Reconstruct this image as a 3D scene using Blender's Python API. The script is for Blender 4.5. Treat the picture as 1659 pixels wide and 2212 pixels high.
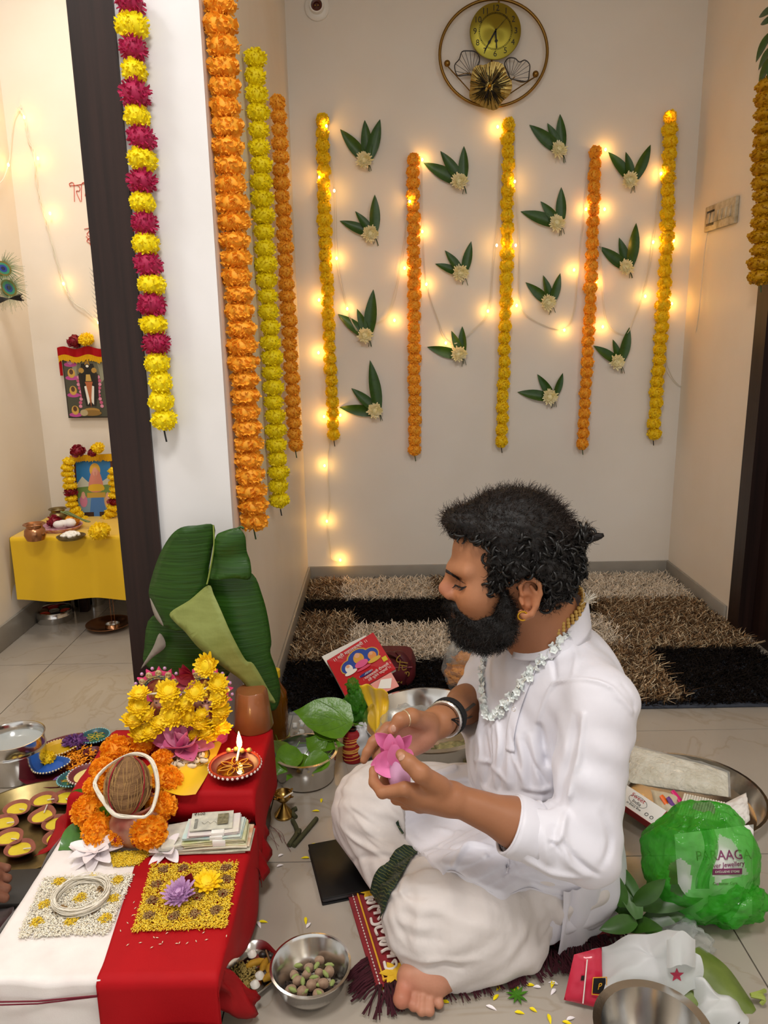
import bpy, bmesh, math, random
import numpy as np
from mathutils import Vector, Matrix, Euler
for _o in list(bpy.data.objects): bpy.data.objects.remove(_o)
SC = bpy.context.scene; COL = SC.collection
PI = math.pi; rnd = random.Random(7); NR = np.random.RandomState(5)
# ------------------------------------------------------------ camera, world, lights, exposure
IW, IH, FPX = 1659, 2212, 1620.0
PIT, ROL, CH = math.radians(13.1), math.radians(1.0), 1.2
cam = bpy.data.cameras.new('camera'); cam.sensor_fit = 'HORIZONTAL'; cam.sensor_width = 36.0
cam.lens = 36.0*FPX/IW; cam.clip_start = .02
camo = bpy.data.objects.new('camera', cam); COL.objects.link(camo)
camo.matrix_world = Matrix.Translation((0, 0, CH)) @ Matrix.Rotation(PI/2-PIT, 4, 'X') @ Matrix.Rotation(-ROL, 4, 'Z')
SC.camera = camo
SC.view_settings.view_transform = 'Standard'; SC.view_settings.look = 'None'
SC.view_settings.gamma = 1.0; SC.view_settings.use_curve_mapping = False
SC.view_settings.exposure = 0.3
w = bpy.data.worlds.new('hall_light'); SC.world = w; w.use_nodes = True
w.node_tree.nodes['Background'].inputs[0].default_value = (1, .97, .93, 1)
w.node_tree.nodes['Background'].inputs[1].default_value = .75
def area(name, loc, size, power, col, rot=(0, 0, 0)):
    l = bpy.data.lights.new(name, 'AREA'); l.shape = 'DISK'; l.size = size; l.energy = power; l.color = col
    o = bpy.data.objects.new(name, l); o.location = loc; o.rotation_euler = rot; COL.objects.link(o); return o
area('hall_ceiling_light', (-.15, .35, 2.83), .55, 29, (1, .97, .94))
area('hall_side_light', (1.6, .2, 2.83), .45, 16, (1, .96, .91))
area('prayer_room_light', (-1.15, 2.55, 2.83), .3, 11, (1, .98, .94))
area('doorway_light', (-1.35, .9, 2.83), .4, 9, (1, .98, .96))

# ------------------------------------------------------------ pixel rays -> world points (1659 x 2212 frame)
def ray(u, v):
    x = (u-IW/2)/FPX; y = -(v-IH/2)/FPX; c, s = math.cos(ROL), math.sin(ROL)
    x, y = c*x+s*y, -s*x+c*y
    return np.array([x, math.cos(PIT)+y*math.sin(PIT), -math.sin(PIT)+y*math.cos(PIT)])
O0 = np.array([0, 0, CH])
def az(u, v, z=0.0): d = ray(u, v); return O0+d*(z-CH)/d[2]
def ay(u, v, Y): d = ray(u, v); return O0+d*Y/d[1]
def ax(u, v, X): d = ray(u, v); return O0+d*X/d[0]
def A(*a): return np.array(a, float)
def nrm(a): a = np.asarray(a, float); return a/(math.sqrt(a[0]*a[0]+a[1]*a[1]+a[2]*a[2])+1e-12)
def crs(a, b): return np.array([a[1]*b[2]-a[2]*b[1], a[2]*b[0]-a[0]*b[2], a[0]*b[1]-a[1]*b[0]], float)
def unit(X): return X/(np.linalg.norm(X, axis=1)[:, None]+1e-12)
# ------------------------------------------------------------ materials
def S(h):   # sRGB hex -> linear
    c = [int(h[i:i+2], 16)/255 for i in (0, 2, 4)]
    return tuple(x/12.92 if x <= .04045 else ((x+.055)/1.055)**2.4 for x in c)
MATS = {}
def mat(name, col=(.8, .8, .8), r=.5, metal=0, spec=.5, noise=None, bump=None, trans=0, ior=1.45, sss=0, coat=0, sheen=0,
        emis=0, alpha=1, attr=False, transl=0, aniso=0, coord='Object', wave=None):
    if name in MATS: return MATS[name]
    if isinstance(col, str): col = S(col)
    m = bpy.data.materials.new(name); m.use_nodes = True; nt = m.node_tree; N = nt.nodes; L = nt.links
    b = N['Principled BSDF']; I = b.inputs
    I['Base Color'].default_value = (*col, 1); I['Roughness'].default_value = r; I['Metallic'].default_value = metal
    I['Specular IOR Level'].default_value = spec; I['Transmission Weight'].default_value = trans; I['IOR'].default_value = ior
    I['Subsurface Weight'].default_value = sss; I['Subsurface Radius'].default_value = (.012, .005, .003); I['Subsurface Scale'].default_value = 1
    I['Coat Weight'].default_value = coat; I['Sheen Weight'].default_value = sheen; I['Alpha'].default_value = alpha
    I['Anisotropic'].default_value = aniso
    if emis: I['Emission Color'].default_value = (*col, 1); I['Emission Strength'].default_value = emis
    src = None
    if attr:
        a = N.new('ShaderNodeAttribute'); a.attribute_name = 'Col'; src = a.outputs['Color']
    tc = N.new('ShaderNodeTexCoord')
    if noise:
        sc, c2, fac = noise[:3]; det = noise[3] if len(noise) > 3 else 4
        if isinstance(c2, str): c2 = S(c2)
        nz = N.new('ShaderNodeTexNoise'); nz.inputs['Scale'].default_value = 1; nz.inputs['Detail'].default_value = det
        mp = N.new('ShaderNodeMapping'); L.new(tc.outputs[coord], mp.inputs[0]); L.new(mp.outputs[0], nz.inputs['Vector'])
        mp.inputs['Scale'].default_value = sc if isinstance(sc, tuple) else (sc, sc, sc)
        rp = N.new('ShaderNodeMapRange'); rp.inputs['From Min'].default_value = .35; rp.inputs['From Max'].default_value = .68
        rp.inputs['To Max'].default_value = fac; L.new(nz.outputs['Fac'], rp.inputs['Value'])
        mx = N.new('ShaderNodeMix'); mx.data_type = 'RGBA'; L.new(rp.outputs[0], mx.inputs[0])
        if src: L.new(src, mx.inputs[6])
        else: mx.inputs[6].default_value = (*col, 1)
        mx.inputs[7].default_value = (*c2, 1); src = mx.outputs[2]
    if src: L.new(src, I['Base Color'])
    if bump:
        sc, st = bump[:2]; dist = bump[2] if len(bump) > 2 else .002
        nb = N.new('ShaderNodeTexNoise'); nb.inputs['Scale'].default_value = 1; nb.inputs['Detail'].default_value = 3
        mp = N.new('ShaderNodeMapping'); L.new(tc.outputs[coord], mp.inputs[0]); L.new(mp.outputs[0], nb.inputs['Vector'])
        mp.inputs['Scale'].default_value = sc if isinstance(sc, tuple) else (sc, sc, sc)
        bp = N.new('ShaderNodeBump'); bp.inputs['Strength'].default_value = st; bp.inputs['Distance'].default_value = dist
        L.new(nb.outputs['Fac'], bp.inputs['Height']); L.new(bp.outputs[0], I['Normal'])
    if transl:
        tr = N.new('ShaderNodeBsdfTranslucent'); tr.inputs[0].default_value = (*col, 1)
        if src: L.new(src, tr.inputs[0])
        ms = N.new('ShaderNodeMixShader'); ms.inputs[0].default_value = transl
        L.new(b.outputs[0], ms.inputs[1]); L.new(tr.outputs[0], ms.inputs[2]); L.new(ms.outputs[0], N['Material Output'].inputs[0])
    MATS[name] = m; return m
def film(name, col, op=.25, r=.12):      # thin clear plastic film: mostly see-through, glossy
    if name in MATS: return MATS[name]
    if isinstance(col, str): col = S(col)
    m = bpy.data.materials.new(name); m.use_nodes = True; nt = m.node_tree; N = nt.nodes; L = nt.links
    b = N['Principled BSDF']; b.inputs['Base Color'].default_value = (*col, 1); b.inputs['Roughness'].default_value = r
    nb = N.new('ShaderNodeTexNoise'); nb.inputs['Scale'].default_value = 22; nb.inputs['Detail'].default_value = 4; tcx = N.new('ShaderNodeTexCoord'); L.new(tcx.outputs['Object'], nb.inputs['Vector']); bp = N.new('ShaderNodeBump'); bp.inputs['Strength'].default_value = .8; bp.inputs['Distance'].default_value = .02; L.new(nb.outputs['Fac'], bp.inputs['Height']); L.new(bp.outputs[0], b.inputs['Normal'])
    t = N.new('ShaderNodeBsdfTransparent'); t.inputs[0].default_value = (*[.35+.65*c**.5 for c in col], 1)
    lw = N.new('ShaderNodeLayerWeight'); lw.inputs[0].default_value = .35
    mr = N.new('ShaderNodeMapRange'); mr.inputs['To Min'].default_value = op; mr.inputs['To Max'].default_value = min(1, op+.3)
    L.new(lw.outputs['Facing'], mr.inputs['Value'])
    ms = N.new('ShaderNodeMixShader'); L.new(mr.outputs[0], ms.inputs[0]); L.new(t.outputs[0], ms.inputs[1]); L.new(b.outputs[0], ms.inputs[2])
    L.new(ms.outputs[0], N['Material Output'].inputs[0]); MATS[name] = m; return m
from mathutils import noise as mn
def fbm(x, y, z=0.0, o=3):
    s = 0; a = 1; f = 1
    for _ in range(o): s += a*mn.noise((x*f, y*f, z*f)); a *= .5; f *= 2
    return s
# ------------------------------------------------------------ geometry collector
def frame(d, up=(0, 0, 1)):
    d = nrm(d); up = np.asarray(up, float)
    if abs(np.dot(d, nrm(up))) > .97: up = A(1, 0, 0) if abs(d[0]) < .9 else A(0, 1, 0)
    x = nrm(crs(up, d)); return x, crs(d, x), d
def R3(rx=0, ry=0, rz=0): return np.array(Euler((rx, ry, rz)).to_matrix())
class G:
    def __init__(s): s.v = []; s.f = []; s.m = []; s.c = []; s.n = 0
    def add(s, V, F, mi=0, col=None):
        V = np.asarray(V, float).reshape(-1, 3); b = s.n; s.v.append(V); s.n += len(V)
        s.f += [tuple(i+b for i in q) for q in F]; s.m += [mi]*len(F)
        c = np.ones((len(V), 3))*(np.asarray(col, float) if col is not None else 1); s.c.append(c); return s
    def box(s, c, d, R=None, mi=0, col=None):
        p = np.array([[x, y, z] for z in (-.5, .5) for y in (-.5, .5) for x in (-.5, .5)])*np.asarray(d)
        if R is not None: p = p @ np.asarray(R).T
        return s.add(p+np.asarray(c), [(0, 2, 3, 1), (4, 5, 7, 6), (0, 1, 5, 4), (2, 6, 7, 3), (0, 4, 6, 2), (1, 3, 7, 5)], mi, col)
    def rbox(s, c, d, b=.005, R=None, mi=0, seg=2, col=None):      # box with rounded vertical edges and soft top and bottom
        x, y, z = np.asarray(d)/2; b = min(b, x*.95, y*.95, z*.95); ring = []
        for cx, cy, a0 in ((x-b, y-b, 0), (b-x, y-b, 1), (b-x, b-y, 2), (x-b, b-y, 3)):
            for k in range(seg+1):
                a = (a0+k/seg)*PI/2; ring.append((cx, cy, math.cos(a), math.sin(a)))
        L = []; n = len(ring)
        for zz, q in ((-z, 0), (-z+b*.3, .7), (-z+b, 1), (z-b, 1), (z-b*.3, .7), (z, 0)):
            L += [(cx+q*b*ca, cy+q*b*sa, zz) for cx, cy, ca, sa in ring]
        P = np.array(L)
        if R is not None: P = P @ np.asarray(R).T
        F = [(k*n+i, k*n+(i+1) % n, (k+1)*n+(i+1) % n, (k+1)*n+i) for k in range(5) for i in range(n)]
        F += [tuple(range(n-1, -1, -1)), tuple(range(5*n, 6*n))]
        return s.add(P+np.asarray(c), F, mi, col)
    def tube(s, P, r, n=8, caps=True, mi=0, closed=False, col=None, flat=1):
        P = np.asarray(P, float); k = len(P); r = np.ones(k)*r if np.isscalar(r) else np.asarray(r, float)
        T = np.gradient(P, axis=0) if not closed else np.roll(P, -1, 0)-np.roll(P, 1, 0)
        x, y, _ = frame(T[0]); V = []
        for i in range(k):
            t = nrm(T[i]); x = nrm(x-t*np.dot(x, t)); y = crs(t, x)
            V += [P[i]+r[i]*(math.cos(a)*x+flat*math.sin(a)*y) for a in np.arange(n)*2*PI/n]
        F = []; K = k if closed else k-1
        for i in range(K):
            for j in range(n):
                a, b = i*n, ((i+1) % k)*n; F.append((a+j, a+(j+1) % n, b+(j+1) % n, b+j))
        if caps and not closed: F += [tuple(range(n-1, -1, -1)), tuple(range((k-1)*n, k*n))]
        return s.add(V, F, mi, col)
    def lathe(s, prof, n=32, c=(0, 0, 0), mi=0, R=None, sx=1, sy=1, col=None, fn=None):
        V = []; k = len(prof)
        for r, z in prof:
            for a in np.arange(n)*2*PI/n:
                q = r if fn is None else fn(r, z, a); V.append((q*math.cos(a)*sx, q*math.sin(a)*sy, z))
        V = np.array(V)
        if R is not None: V = V @ np.asarray(R).T
        F = [(i*n+j, i*n+(j+1) % n, (i+1)*n+(j+1) % n, (i+1)*n+j) for i in range(k-1) for j in range(n)]
        if prof[0][0] > 1e-5: F.append(tuple(range(n-1, -1, -1)))
        if prof[-1][0] > 1e-5: F.append(tuple(range((k-1)*n, k*n)))
        return s.add(V+np.asarray(c), F, mi, col)
    def ell(s, c, r, n=12, m=8, R=None, mi=0, col=None, fn=None):
        r = np.ones(3)*r if np.isscalar(r) else np.asarray(r, float); V = []
        for i in range(m+1):
            t = PI*i/m
            for a in np.arange(n)*2*PI/n:
                d = A(math.sin(t)*math.cos(a), math.sin(t)*math.sin(a), -math.cos(t)); q = 1 if fn is None else fn(d); V.append(d*r*q)
        V = np.array(V)
        if R is not None: V = V @ np.asarray(R).T
        F = [(i*n+j, i*n+(j+1) % n, (i+1)*n+(j+1) % n, (i+1)*n+j) for i in range(m) for j in range(n)]
        return s.add(V+np.asarray(c), F, mi, col)
    def grid(s, fn, nu, nv, mi=0, closeu=False, col=None):
        V = [fn(i/nu, j/nv) for i in range(nu+(0 if closeu else 1)) for j in range(nv+1)]; K = nu if closeu else nu+1
        F = [(i*(nv+1)+j, ((i+1) % K)*(nv+1)+j, ((i+1) % K)*(nv+1)+j+1, i*(nv+1)+j+1) for i in range(nu) for j in range(nv)]
        return s.add(V, F, mi, col)
    def prism(s, poly, z0, z1, R=None, c=(0, 0, 0), mi=0, col=None):
        n = len(poly); V = np.array([(x, y, z0) for x, y in poly]+[(x, y, z1) for x, y in poly])
        if R is not None: V = V @ np.asarray(R).T
        F = [tuple(range(n-1, -1, -1)), tuple(range(n, 2*n))]+[(i, (i+1) % n, n+(i+1) % n, n+i) for i in range(n)]
        return s.add(V+np.asarray(c), F, mi, col)
    def leaf(s, base, d, nr, L, W, bend=.2, cup=.15, nl=8, shape=None, mi=0, col=None, twist=0, wav=0, th=.0006):
        # leaf or petal as a thin solid: base point, direction, upper-side normal, length, half width
        d = nrm(d); nr = nrm(np.asarray(nr, float)-d*np.dot(nr, d)); x = crs(d, nr); V = []; U = []
        if shape is None: shape = lambda t: math.sin(PI*min(1, t**.8*.94+.06))**.9
        for i in range(nl+1):
            t = i/nl; bb = bend if abs(bend) > 1e-3 else 1e-3; a = bb*t; off = (d*math.sin(a)-nr*(1-math.cos(a)))/bb*L
            wd = max(W*shape(t), W*.02); n2 = nr*math.cos(a)+d*math.sin(a)
            tw = twist*t; xx = x*math.cos(tw)+n2*math.sin(tw); nn = n2*math.cos(tw)-x*math.sin(tw)
            for q in (-1, -.5, 0, .5, 1):
                p = np.asarray(base)+off+xx*wd*q+nn*(cup*wd*(abs(q)**1.5)+wav*W*math.sin(9*t+2*q)*abs(q)); V.append(p); U.append(p-nn*th)
        m = 5; k = len(V); F = []
        for i in range(nl):
            for j in range(4):
                a = i*m+j; F.append((a, a+1, a+m+1, a+m)); F.append((k+a, k+a+m, k+a+m+1, k+a+1))
            F.append((i*m, (i+1)*m, k+(i+1)*m, k+i*m)); F.append((i*m+4, k+i*m+4, k+(i+1)*m+4, (i+1)*m+4))
        return s.add(V+U, F, mi, col)
    def join(s, g, M=None, t=(0, 0, 0), mi=None):
        V = np.concatenate(g.v); 
        if M is not None: V = V @ np.asarray(M).T
        b = s.n; s.v.append(V+np.asarray(t)); s.n += len(V); s.f += [tuple(i+b for i in q) for q in g.f]
        s.m += g.m if mi is None else [mi]*len(g.m); s.c.append(np.concatenate(g.c)); return s
    def P(s): return np.concatenate(s.v)
    def mesh(s, name, mats, smooth=True, off=None):
        V = s.P()
        if off is not None: V = V-np.asarray(off)
        me = bpy.data.meshes.new(name); me.from_pydata(V.tolist(), [], s.f)
        for m in (mats if isinstance(mats, (list, tuple)) else [mats]): me.materials.append(m)
        if any(s.m): me.polygons.foreach_set('material_index', s.m)
        C = np.concatenate(s.c)
        if not np.allclose(C, 1):
            at = me.color_attributes.new('Col', 'FLOAT_COLOR', 'POINT'); at.data.foreach_set('color', np.c_[C, np.ones(len(C))].ravel())
        if smooth:
            me.polygons.foreach_set('use_smooth', [True]*len(me.polygons))
            if smooth != 'all': me.set_sharp_from_angle(angle=math.radians(42 if smooth is True else smooth))
        me.update(); return me
    def obj(s, name, mats, parent=None, smooth=True, off=None, label=None, cat=None, group=None, kind=None):
        if parent is not None and off is None: off = WLOC.get(parent.name, (0, 0, 0))
        o = bpy.data.objects.new(name, s.mesh(name, mats, smooth, off)); COL.objects.link(o)
        if parent is not None: o.parent = parent; WLOC[o.name] = off
        elif off is not None: o.location = off
        return tag(o, label, cat, group, kind)
WLOC = {}      # world offset of a thing whose parts are given in world coordinates
def tag(o, label=None, cat=None, group=None, kind=None):
    for k, x in (('label', label), ('category', cat), ('group', group), ('kind', kind)):
        if x: o[k] = x
    return o
def thing(name, label, cat, loc=(0, 0, 0), rot=(0, 0, 0), group=None, world=True):
    o = bpy.data.objects.new(name, None); o.empty_display_size = .05; o.location = loc; o.rotation_euler = rot; COL.objects.link(o)
    WLOC[o.name] = tuple(loc) if world else (0, 0, 0); return tag(o, label, cat, group)
def put(me, name, parent=None, loc=(0, 0, 0), rot=(0, 0, 0), sc=1, **k):     # object on shared mesh data, local coordinates
    o = bpy.data.objects.new(name, me); COL.objects.link(o); o.parent = parent; o.location = loc; o.rotation_euler = rot
    o.scale = (sc, sc, sc) if np.isscalar(sc) else sc; WLOC[o.name] = (0, 0, 0); return tag(o, **k)
def spline(P, n=24, closed=False):     # Catmull-Rom through points
    P = np.asarray(P, float); k = len(P); out = []
    if not closed: Q = np.vstack([2*P[0]-P[1], P, 2*P[-1]-P[-2]]); segs = k-1
    else: Q = np.vstack([P[-1], P, P[0], P[1]]); segs = k
    m = max(1, n//segs)
    for i in range(segs):
        a, b, c, d = Q[i:i+4]
        for t in np.arange(m)/m: out.append(.5*((2*b)+(c-a)*t+(2*a-5*b+4*c-d)*t*t+(3*b-a-3*c+d)*t**3))
    if not closed: out.append(P[-1])
    return np.array(out)
def text(body, size, M, mats, name, parent=None, ext=.0004, font=None, align='CENTER', **k):   # lettering as a mesh; M maps local xy-plane to world
    cu = bpy.data.curves.new(name, 'FONT'); cu.body = body; cu.size = size; cu.extrude = ext; cu.align_x = align; cu.align_y = 'CENTER'; cu.resolution_u = 3
    to = bpy.data.objects.new(name+'_t', cu); COL.objects.link(to)
    dg = bpy.context.evaluated_depsgraph_get(); me = bpy.data.meshes.new_from_object(to.evaluated_get(dg)); bpy.data.objects.remove(to)
    me.transform(M); me.materials.clear(); me.materials.append(mats)
    o = bpy.data.objects.new(name, me); COL.objects.link(o)
    if parent is not None:
        off = WLOC.get(parent.name, (0, 0, 0)); me.transform(Matrix.Translation(-Vector(off))); o.parent = parent; WLOC[o.name] = off
    return tag(o, **k)
def MX(o, x, y, z):   # matrix from origin and axes
    return Matrix(((x[0], y[0], z[0], o[0]), (x[1], y[1], z[1], o[1]), (x[2], y[2], z[2], o[2]), (0, 0, 0, 1)))
def struct(g, name, m, smooth=False, parent=None, **k): return g.obj(name, m, parent, smooth, kind=None if parent else 'structure', **k)
from mathutils.bvhtree import BVHTree
def bvh0(g): return BVHTree.FromPolygons([tuple(v) for v in g.P()], g.f)
def hit0(T, u, v, lift=0):
    d = ray(u, v); r = T.ray_cast(Vector(O0), Vector(d).normalized())
    if r[0] is None: return None, None
    n = np.array(r[1]); n = n if np.dot(n, d) < 0 else -n; return np.array(r[0])+n*lift, n
# ------------------------------------------------------------ common materials
M_STEEL = mat('stainless_steel', (.66, .65, .63), .16, 1, bump=(60, .05))
M_STEELD = mat('brushed_steel', (.55, .54, .52), .3, 1)
M_BRASS = mat('brass', 'b08d4a', .26, 1, noise=(30, '7d6334', .5))
M_OLDBRASS = mat('old_brass', '8a7a52', .33, 1, noise=(25, '5e5238', .6))
M_COPPER = mat('copper', 'b9855f', .24, 1, noise=(20, '8b5a3c', .5))
M_GOLD = mat('gold_metal', 'c9962e', .28, 1)
M_LEAF = mat('mango_leaf', '345a18', .38, noise=(40, '22440e', .7), spec=.55, transl=.08)
M_STEM = mat('green_stem', '2f4a22', .5)
M_WHITE = mat('white_plastic', 'e9e7e2', .4)
M_BLACK = mat('black_plastic', '0c0c0d', .35)
M_YEL = mat('yellow_petal', 'ffdf1c', .6, noise=(60, 'fac800', .5), transl=.15)
M_LEM = mat('lemon_petal', 'fde90c', .6, noise=(60, 'f2d800', .4), transl=.15)
M_ORA = mat('orange_petal', 'ffba38', .6, noise=(70, 'ffa41c', .6), transl=.15)
M_MAG = mat('magenta_petal', 'b01046', .6, noise=(70, 'd0487a', .5), transl=.2)
M_CREAM = mat('cream_petal', 'fff6d0', .6, noise=(40, 'f4e27a', .5), transl=.1)
M_RED = mat('red_cloth', 'a80410', .7, spec=.25, noise=(9, '98030d', .6), bump=(420, .12))
M_WCLOTH = mat('white_cotton', 'ebe6e2', .75, sheen=.2, bump=(500, .15))
M_YSAT = mat('yellow_satin', 'e8bb08', .36, sheen=.4, spec=.6)
M_DARK = mat('dark_cavity', '15100d', .8)
M_THREAD = mat('cotton_thread', 'ece6d8', .85, noise=(80, 'd6cbb4', .6))
# ============================================================ THE ROOM
BW, RX, LX, PY = 3.60, 1.42, -.385, 1.85           # back wall Y, right wall X, alcove left wall X, pillar front Y
LW, LB, CZ = -1.55, 3.42, 2.86                     # prayer-room left wall X and back wall Y, ceiling
M_WALL = mat('wall_paint', 'e8e2d9', .6, noise=(2.2, 'ded5c9', .6), bump=(30, .08), coord='Object')
M_WALLW = mat('pillar_paint', 'e4e3e4', .5, noise=(3, 'd6d4d2', .7), bump=(30, .08))
M_WALLC = mat('cream_wall_paint', 'ebe1d3', .55, noise=(2.5, 'e2d5c2', .6), bump=(30, .08))
M_SKIRT = mat('grey_skirting_stone', '9b968d', .3, noise=(5, '857f76', .6))
M_WOOD = mat('dark_laminate', '2b1a16', .42, noise=((60, 60, 1.6), '170d0b', .9), spec=.4, bump=((90, 90, 3), .08))
# floor: slab below, each tile a piece of its own with a recessed dark joint
struct(G().box((.3, .55, -.03), (5.2, 6.3, .04)), 'floor', mat('tile_grout', '3f3a34', .8))
FLOOR = bpy.data.objects['floor']
def tile_mat():
    m = mat('vitrified_tile', 'aaa195', .13, noise=(2.2, '9b9184', .8, 5), spec=.5)
    N, L = m.node_tree.nodes, m.node_tree.links; b = N['Principled BSDF']
    wv = N.new('ShaderNodeTexNoise'); wv.inputs['Scale'].default_value = 2.3; wv.inputs['Detail'].default_value = 8; wv.inputs['Distortion'].default_value = 1.6
    geo = N.new('ShaderNodeNewGeometry'); L.new(geo.outputs['Position'], wv.inputs['Vector'])
    r = N.new('ShaderNodeValToRGB'); e = r.color_ramp.elements; e[0].position = .485; e[0].color = (1, 1, 1, 1); e[1].position = .515; e[1].color = (1, 1, 1, 1)
    q = r.color_ramp.elements.new(.5); q.color = (.86, .82, .76, 1); L.new(wv.outputs['Fac'], r.inputs[0])
    mx = N.new('ShaderNodeMix'); mx.data_type = 'RGBA'; mx.blend_type = 'MULTIPLY'; mx.inputs[0].default_value = .8
    src = b.inputs['Base Color'].links[0].from_socket; L.new(src, mx.inputs[6]); L.new(r.outputs[0], mx.inputs[7]); L.new(mx.outputs[2], b.inputs['Base Color'])
    return m
M_TILE = tile_mat()
xs = [-2.1, -1.86, -1.29, -.73, -.31, .705, 1.275, 1.845, 2.415, 2.9]; ys = [-2.6]+[.395+.57*k-.57*5 for k in range(12)]+[3.66]
xs = np.array(xs); ys = np.array(sorted(y for y in ys if y > -2.65))
for i in range(len(xs)-1):
    for j in range(len(ys)-1):
        a, b, c, d = xs[i], xs[i+1], ys[j], ys[j+1]
        if d < .4: continue
        G().box(((a+b)/2, (c+d)/2, -.006), (b-a-.003, d-c-.003, .012)).obj('tile', M_TILE, FLOOR, False)
G().box((.3, -1.12, -.006), (5.2, 3.0, .012)).obj('tile', M_TILE, FLOOR, False)
# walls
struct(G().box((.52, BW+.05, 1.43), (2.0, .1, 2.9)), 'wall_back', M_WALL)
struct(G().box((RX+.06, 3.27, 1.43), (.12, .72, 2.9)), 'wall_right', M_WALLC)
struct(G().box((LX-.09, 2.75, 1.43), (.18, 1.75, 2.9)), 'wall_left', M_WALLC)
struct(G().box((-.4775, PY+.012, 1.43), (.185, .024, 2.9)), 'wall_pillar', M_WALLW)
struct(G().box((-1.06, LB+.05, 1.43), (1.1, .1, 2.9)), 'wall_prayer_room_back', M_WALLC)
struct(G().box((LW-.05, 1.9, 1.43), (.1, 3.4, 2.9)), 'wall_prayer_room_left', M_WALLC)
struct(G().box((.3, .55, CZ+.03), (5.2, 6.3, .06)), 'ceiling', mat('ceiling_paint', 'e8e5e0', .7, noise=(3, 'dedad4', .4)))
struct(G().box((2.85, 1.4, 1.43), (.1, 4.6, 2.9)), 'wall_hall_right', M_WALLC)
struct(G().box((2.2, BW+.05, 1.43), (1.4, .1, 2.9)), 'wall_next_room', M_WALLC)
# skirting
def skirt(name, c, d): struct(G().rbox(c, d, .004), name, M_SKIRT, True)
skirt('baseboard_back', (.52, BW-.006, .045), (1.80, .012, .09))
skirt('baseboard_right', (RX-.006, 3.27, .045), (.012, .66, .09))
skirt('baseboard_left', (LX+.006, 2.72, .045), (.012, 1.74, .09))
skirt('baseboard_prayer_room_left', (LW+.006, 2.3, .05), (.012, 2.2, .10))
skirt('baseboard_prayer_room_back', (-1.06, LB-.006, .05), (.96, .012, .10))
# dark door frame beside the pillar (doorway to the prayer room)
dj = thing('door_1', None, None, (-.63, PY, 0)); dj['kind'] = 'structure'
G().box((-.6195, PY+.04, 1.43), (.099, .10, 2.86)).obj('jamb', M_WOOD, dj, False)
G().box((-.6195, PY-.0115, 1.43), (.101, .003, 2.86)).obj('laminate_face', M_WOOD, dj, False)
G().box((-.674, PY+.09, 1.43), (.012, .02, 2.86)).obj('stop_strip', mat('strip_white', 'd8d2c8', .5), dj, False)
# hinge plate on the frame
hp = ay(209, 752, PY+.06)
hg = G(); hg.box((-.6745, hp[1], hp[2]), (.004, .05, .085))
for k in range(5): hg.tube([(-.678, hp[1]-.026, hp[2]-.04+.017*k), (-.678, hp[1]-.026, hp[2]-.026+.017*k)], .006, 10)
hg.obj('hinge', M_STEELD, dj)
# right-hand door frame and door leaf
d2 = thing('door_2', None, None, (RX, 2.88, 0)); d2['kind'] = 'structure'
G().box((RX+.045, 2.865, 1.05), (.11, .09, 2.1)).obj('jamb', M_WOOD, d2, False)
G().box((RX+.07, 2.45, 1.03), (.05, .76, 2.06)).obj('door_leaf', M_WOOD, d2, False)
G().box((RX+.045, 2.45, 2.14), (.11, .92, .09)).obj('lintel', M_WOOD, d2, False)
struct(G().box((RX+.06, 2.25, 2.53), (.12, 1.35, .70)), 'wall_over_door', M_WALLC)
# ceiling lamp fixtures (round LED panels that hold the room's lights)
for (x, y, r, nm) in ((-.15, .35, .30, 'round white ceiling lamp panel above the seated man'), (1.6, .2, .25, 'round white ceiling lamp panel over the hall to the right'),
                  (-1.15, 2.55, .17, 'small round ceiling lamp panel in the prayer room'), (-1.35, .9, .22, 'round white ceiling lamp panel near the prayer room doorway')):
    t = thing('ceiling_lamp', nm, 'lamp', (x, y, CZ), group='round ceiling lamp panels')
    G().lathe([(r, CZ), (r, CZ-.018), (r-.012, CZ-.024), (r-.02, CZ-.012), (.0, CZ-.012)], 32, (x, y, 0)).obj('housing', M_WHITE, t)
# ============================================================ FLOWERS, GARLANDS AND WALL DECORATION
def pompom_mesh(name, m, seed, np_=150, sq=.8, frill=.24, wid=.15, core=None):
    # ruffled flower ball of unit radius; axis Z is the thread
    r = np.random.RandomState(seed); g = G()
    g.ell((0, 0, 0), (.86, .86, .86*sq), 10, 7, mi=0)
    for k in range(np_):
        z = 1-2*(k+.5)/np_; a = k*2.39996+r.uniform(-.3, .3); q = math.sqrt(1-z*z)
        d = A(q*math.cos(a), q*math.sin(a), z*sq*1.1); dn = nrm(d)
        t1, t2, _ = frame(dn, r.normal(size=3)); L = frill*r.uniform(.7, 1.25); w_ = wid*r.uniform(.7, 1.2)
        b = A(q*math.cos(a)*.72, q*math.sin(a)*.72, z*sq*.72); dd = nrm(dn+.5*r.normal(size=3)*.5)
        p0, p1 = b-t1*w_*.6, b+t1*w_*.6; m0, m1 = b+dd*L*.7-t1*w_+t2*w_*.3, b+dd*L*.7+t1*w_+t2*w_*.3
        e0, e1, e2 = b+dd*L*r.uniform(.95, 1.2)-t1*w_*.8, b+dd*L*1.05+t2*w_*.5, b+dd*L*r.uniform(.9, 1.2)+t1*w_*.8
        g.add([p0, p1, m1, m0, e0, e1, e2], [(0, 1, 2, 3), (3, 2, 6, 5), (3, 5, 4)], 0)
    return g.mesh(name, [m], 'all')
POM = {}
def pom(kind, m, **k):
    if kind not in POM: POM[kind] = [pompom_mesh(kind, m, 11*i+len(kind), **k) for i in range(3)]
    return POM[kind]
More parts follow.
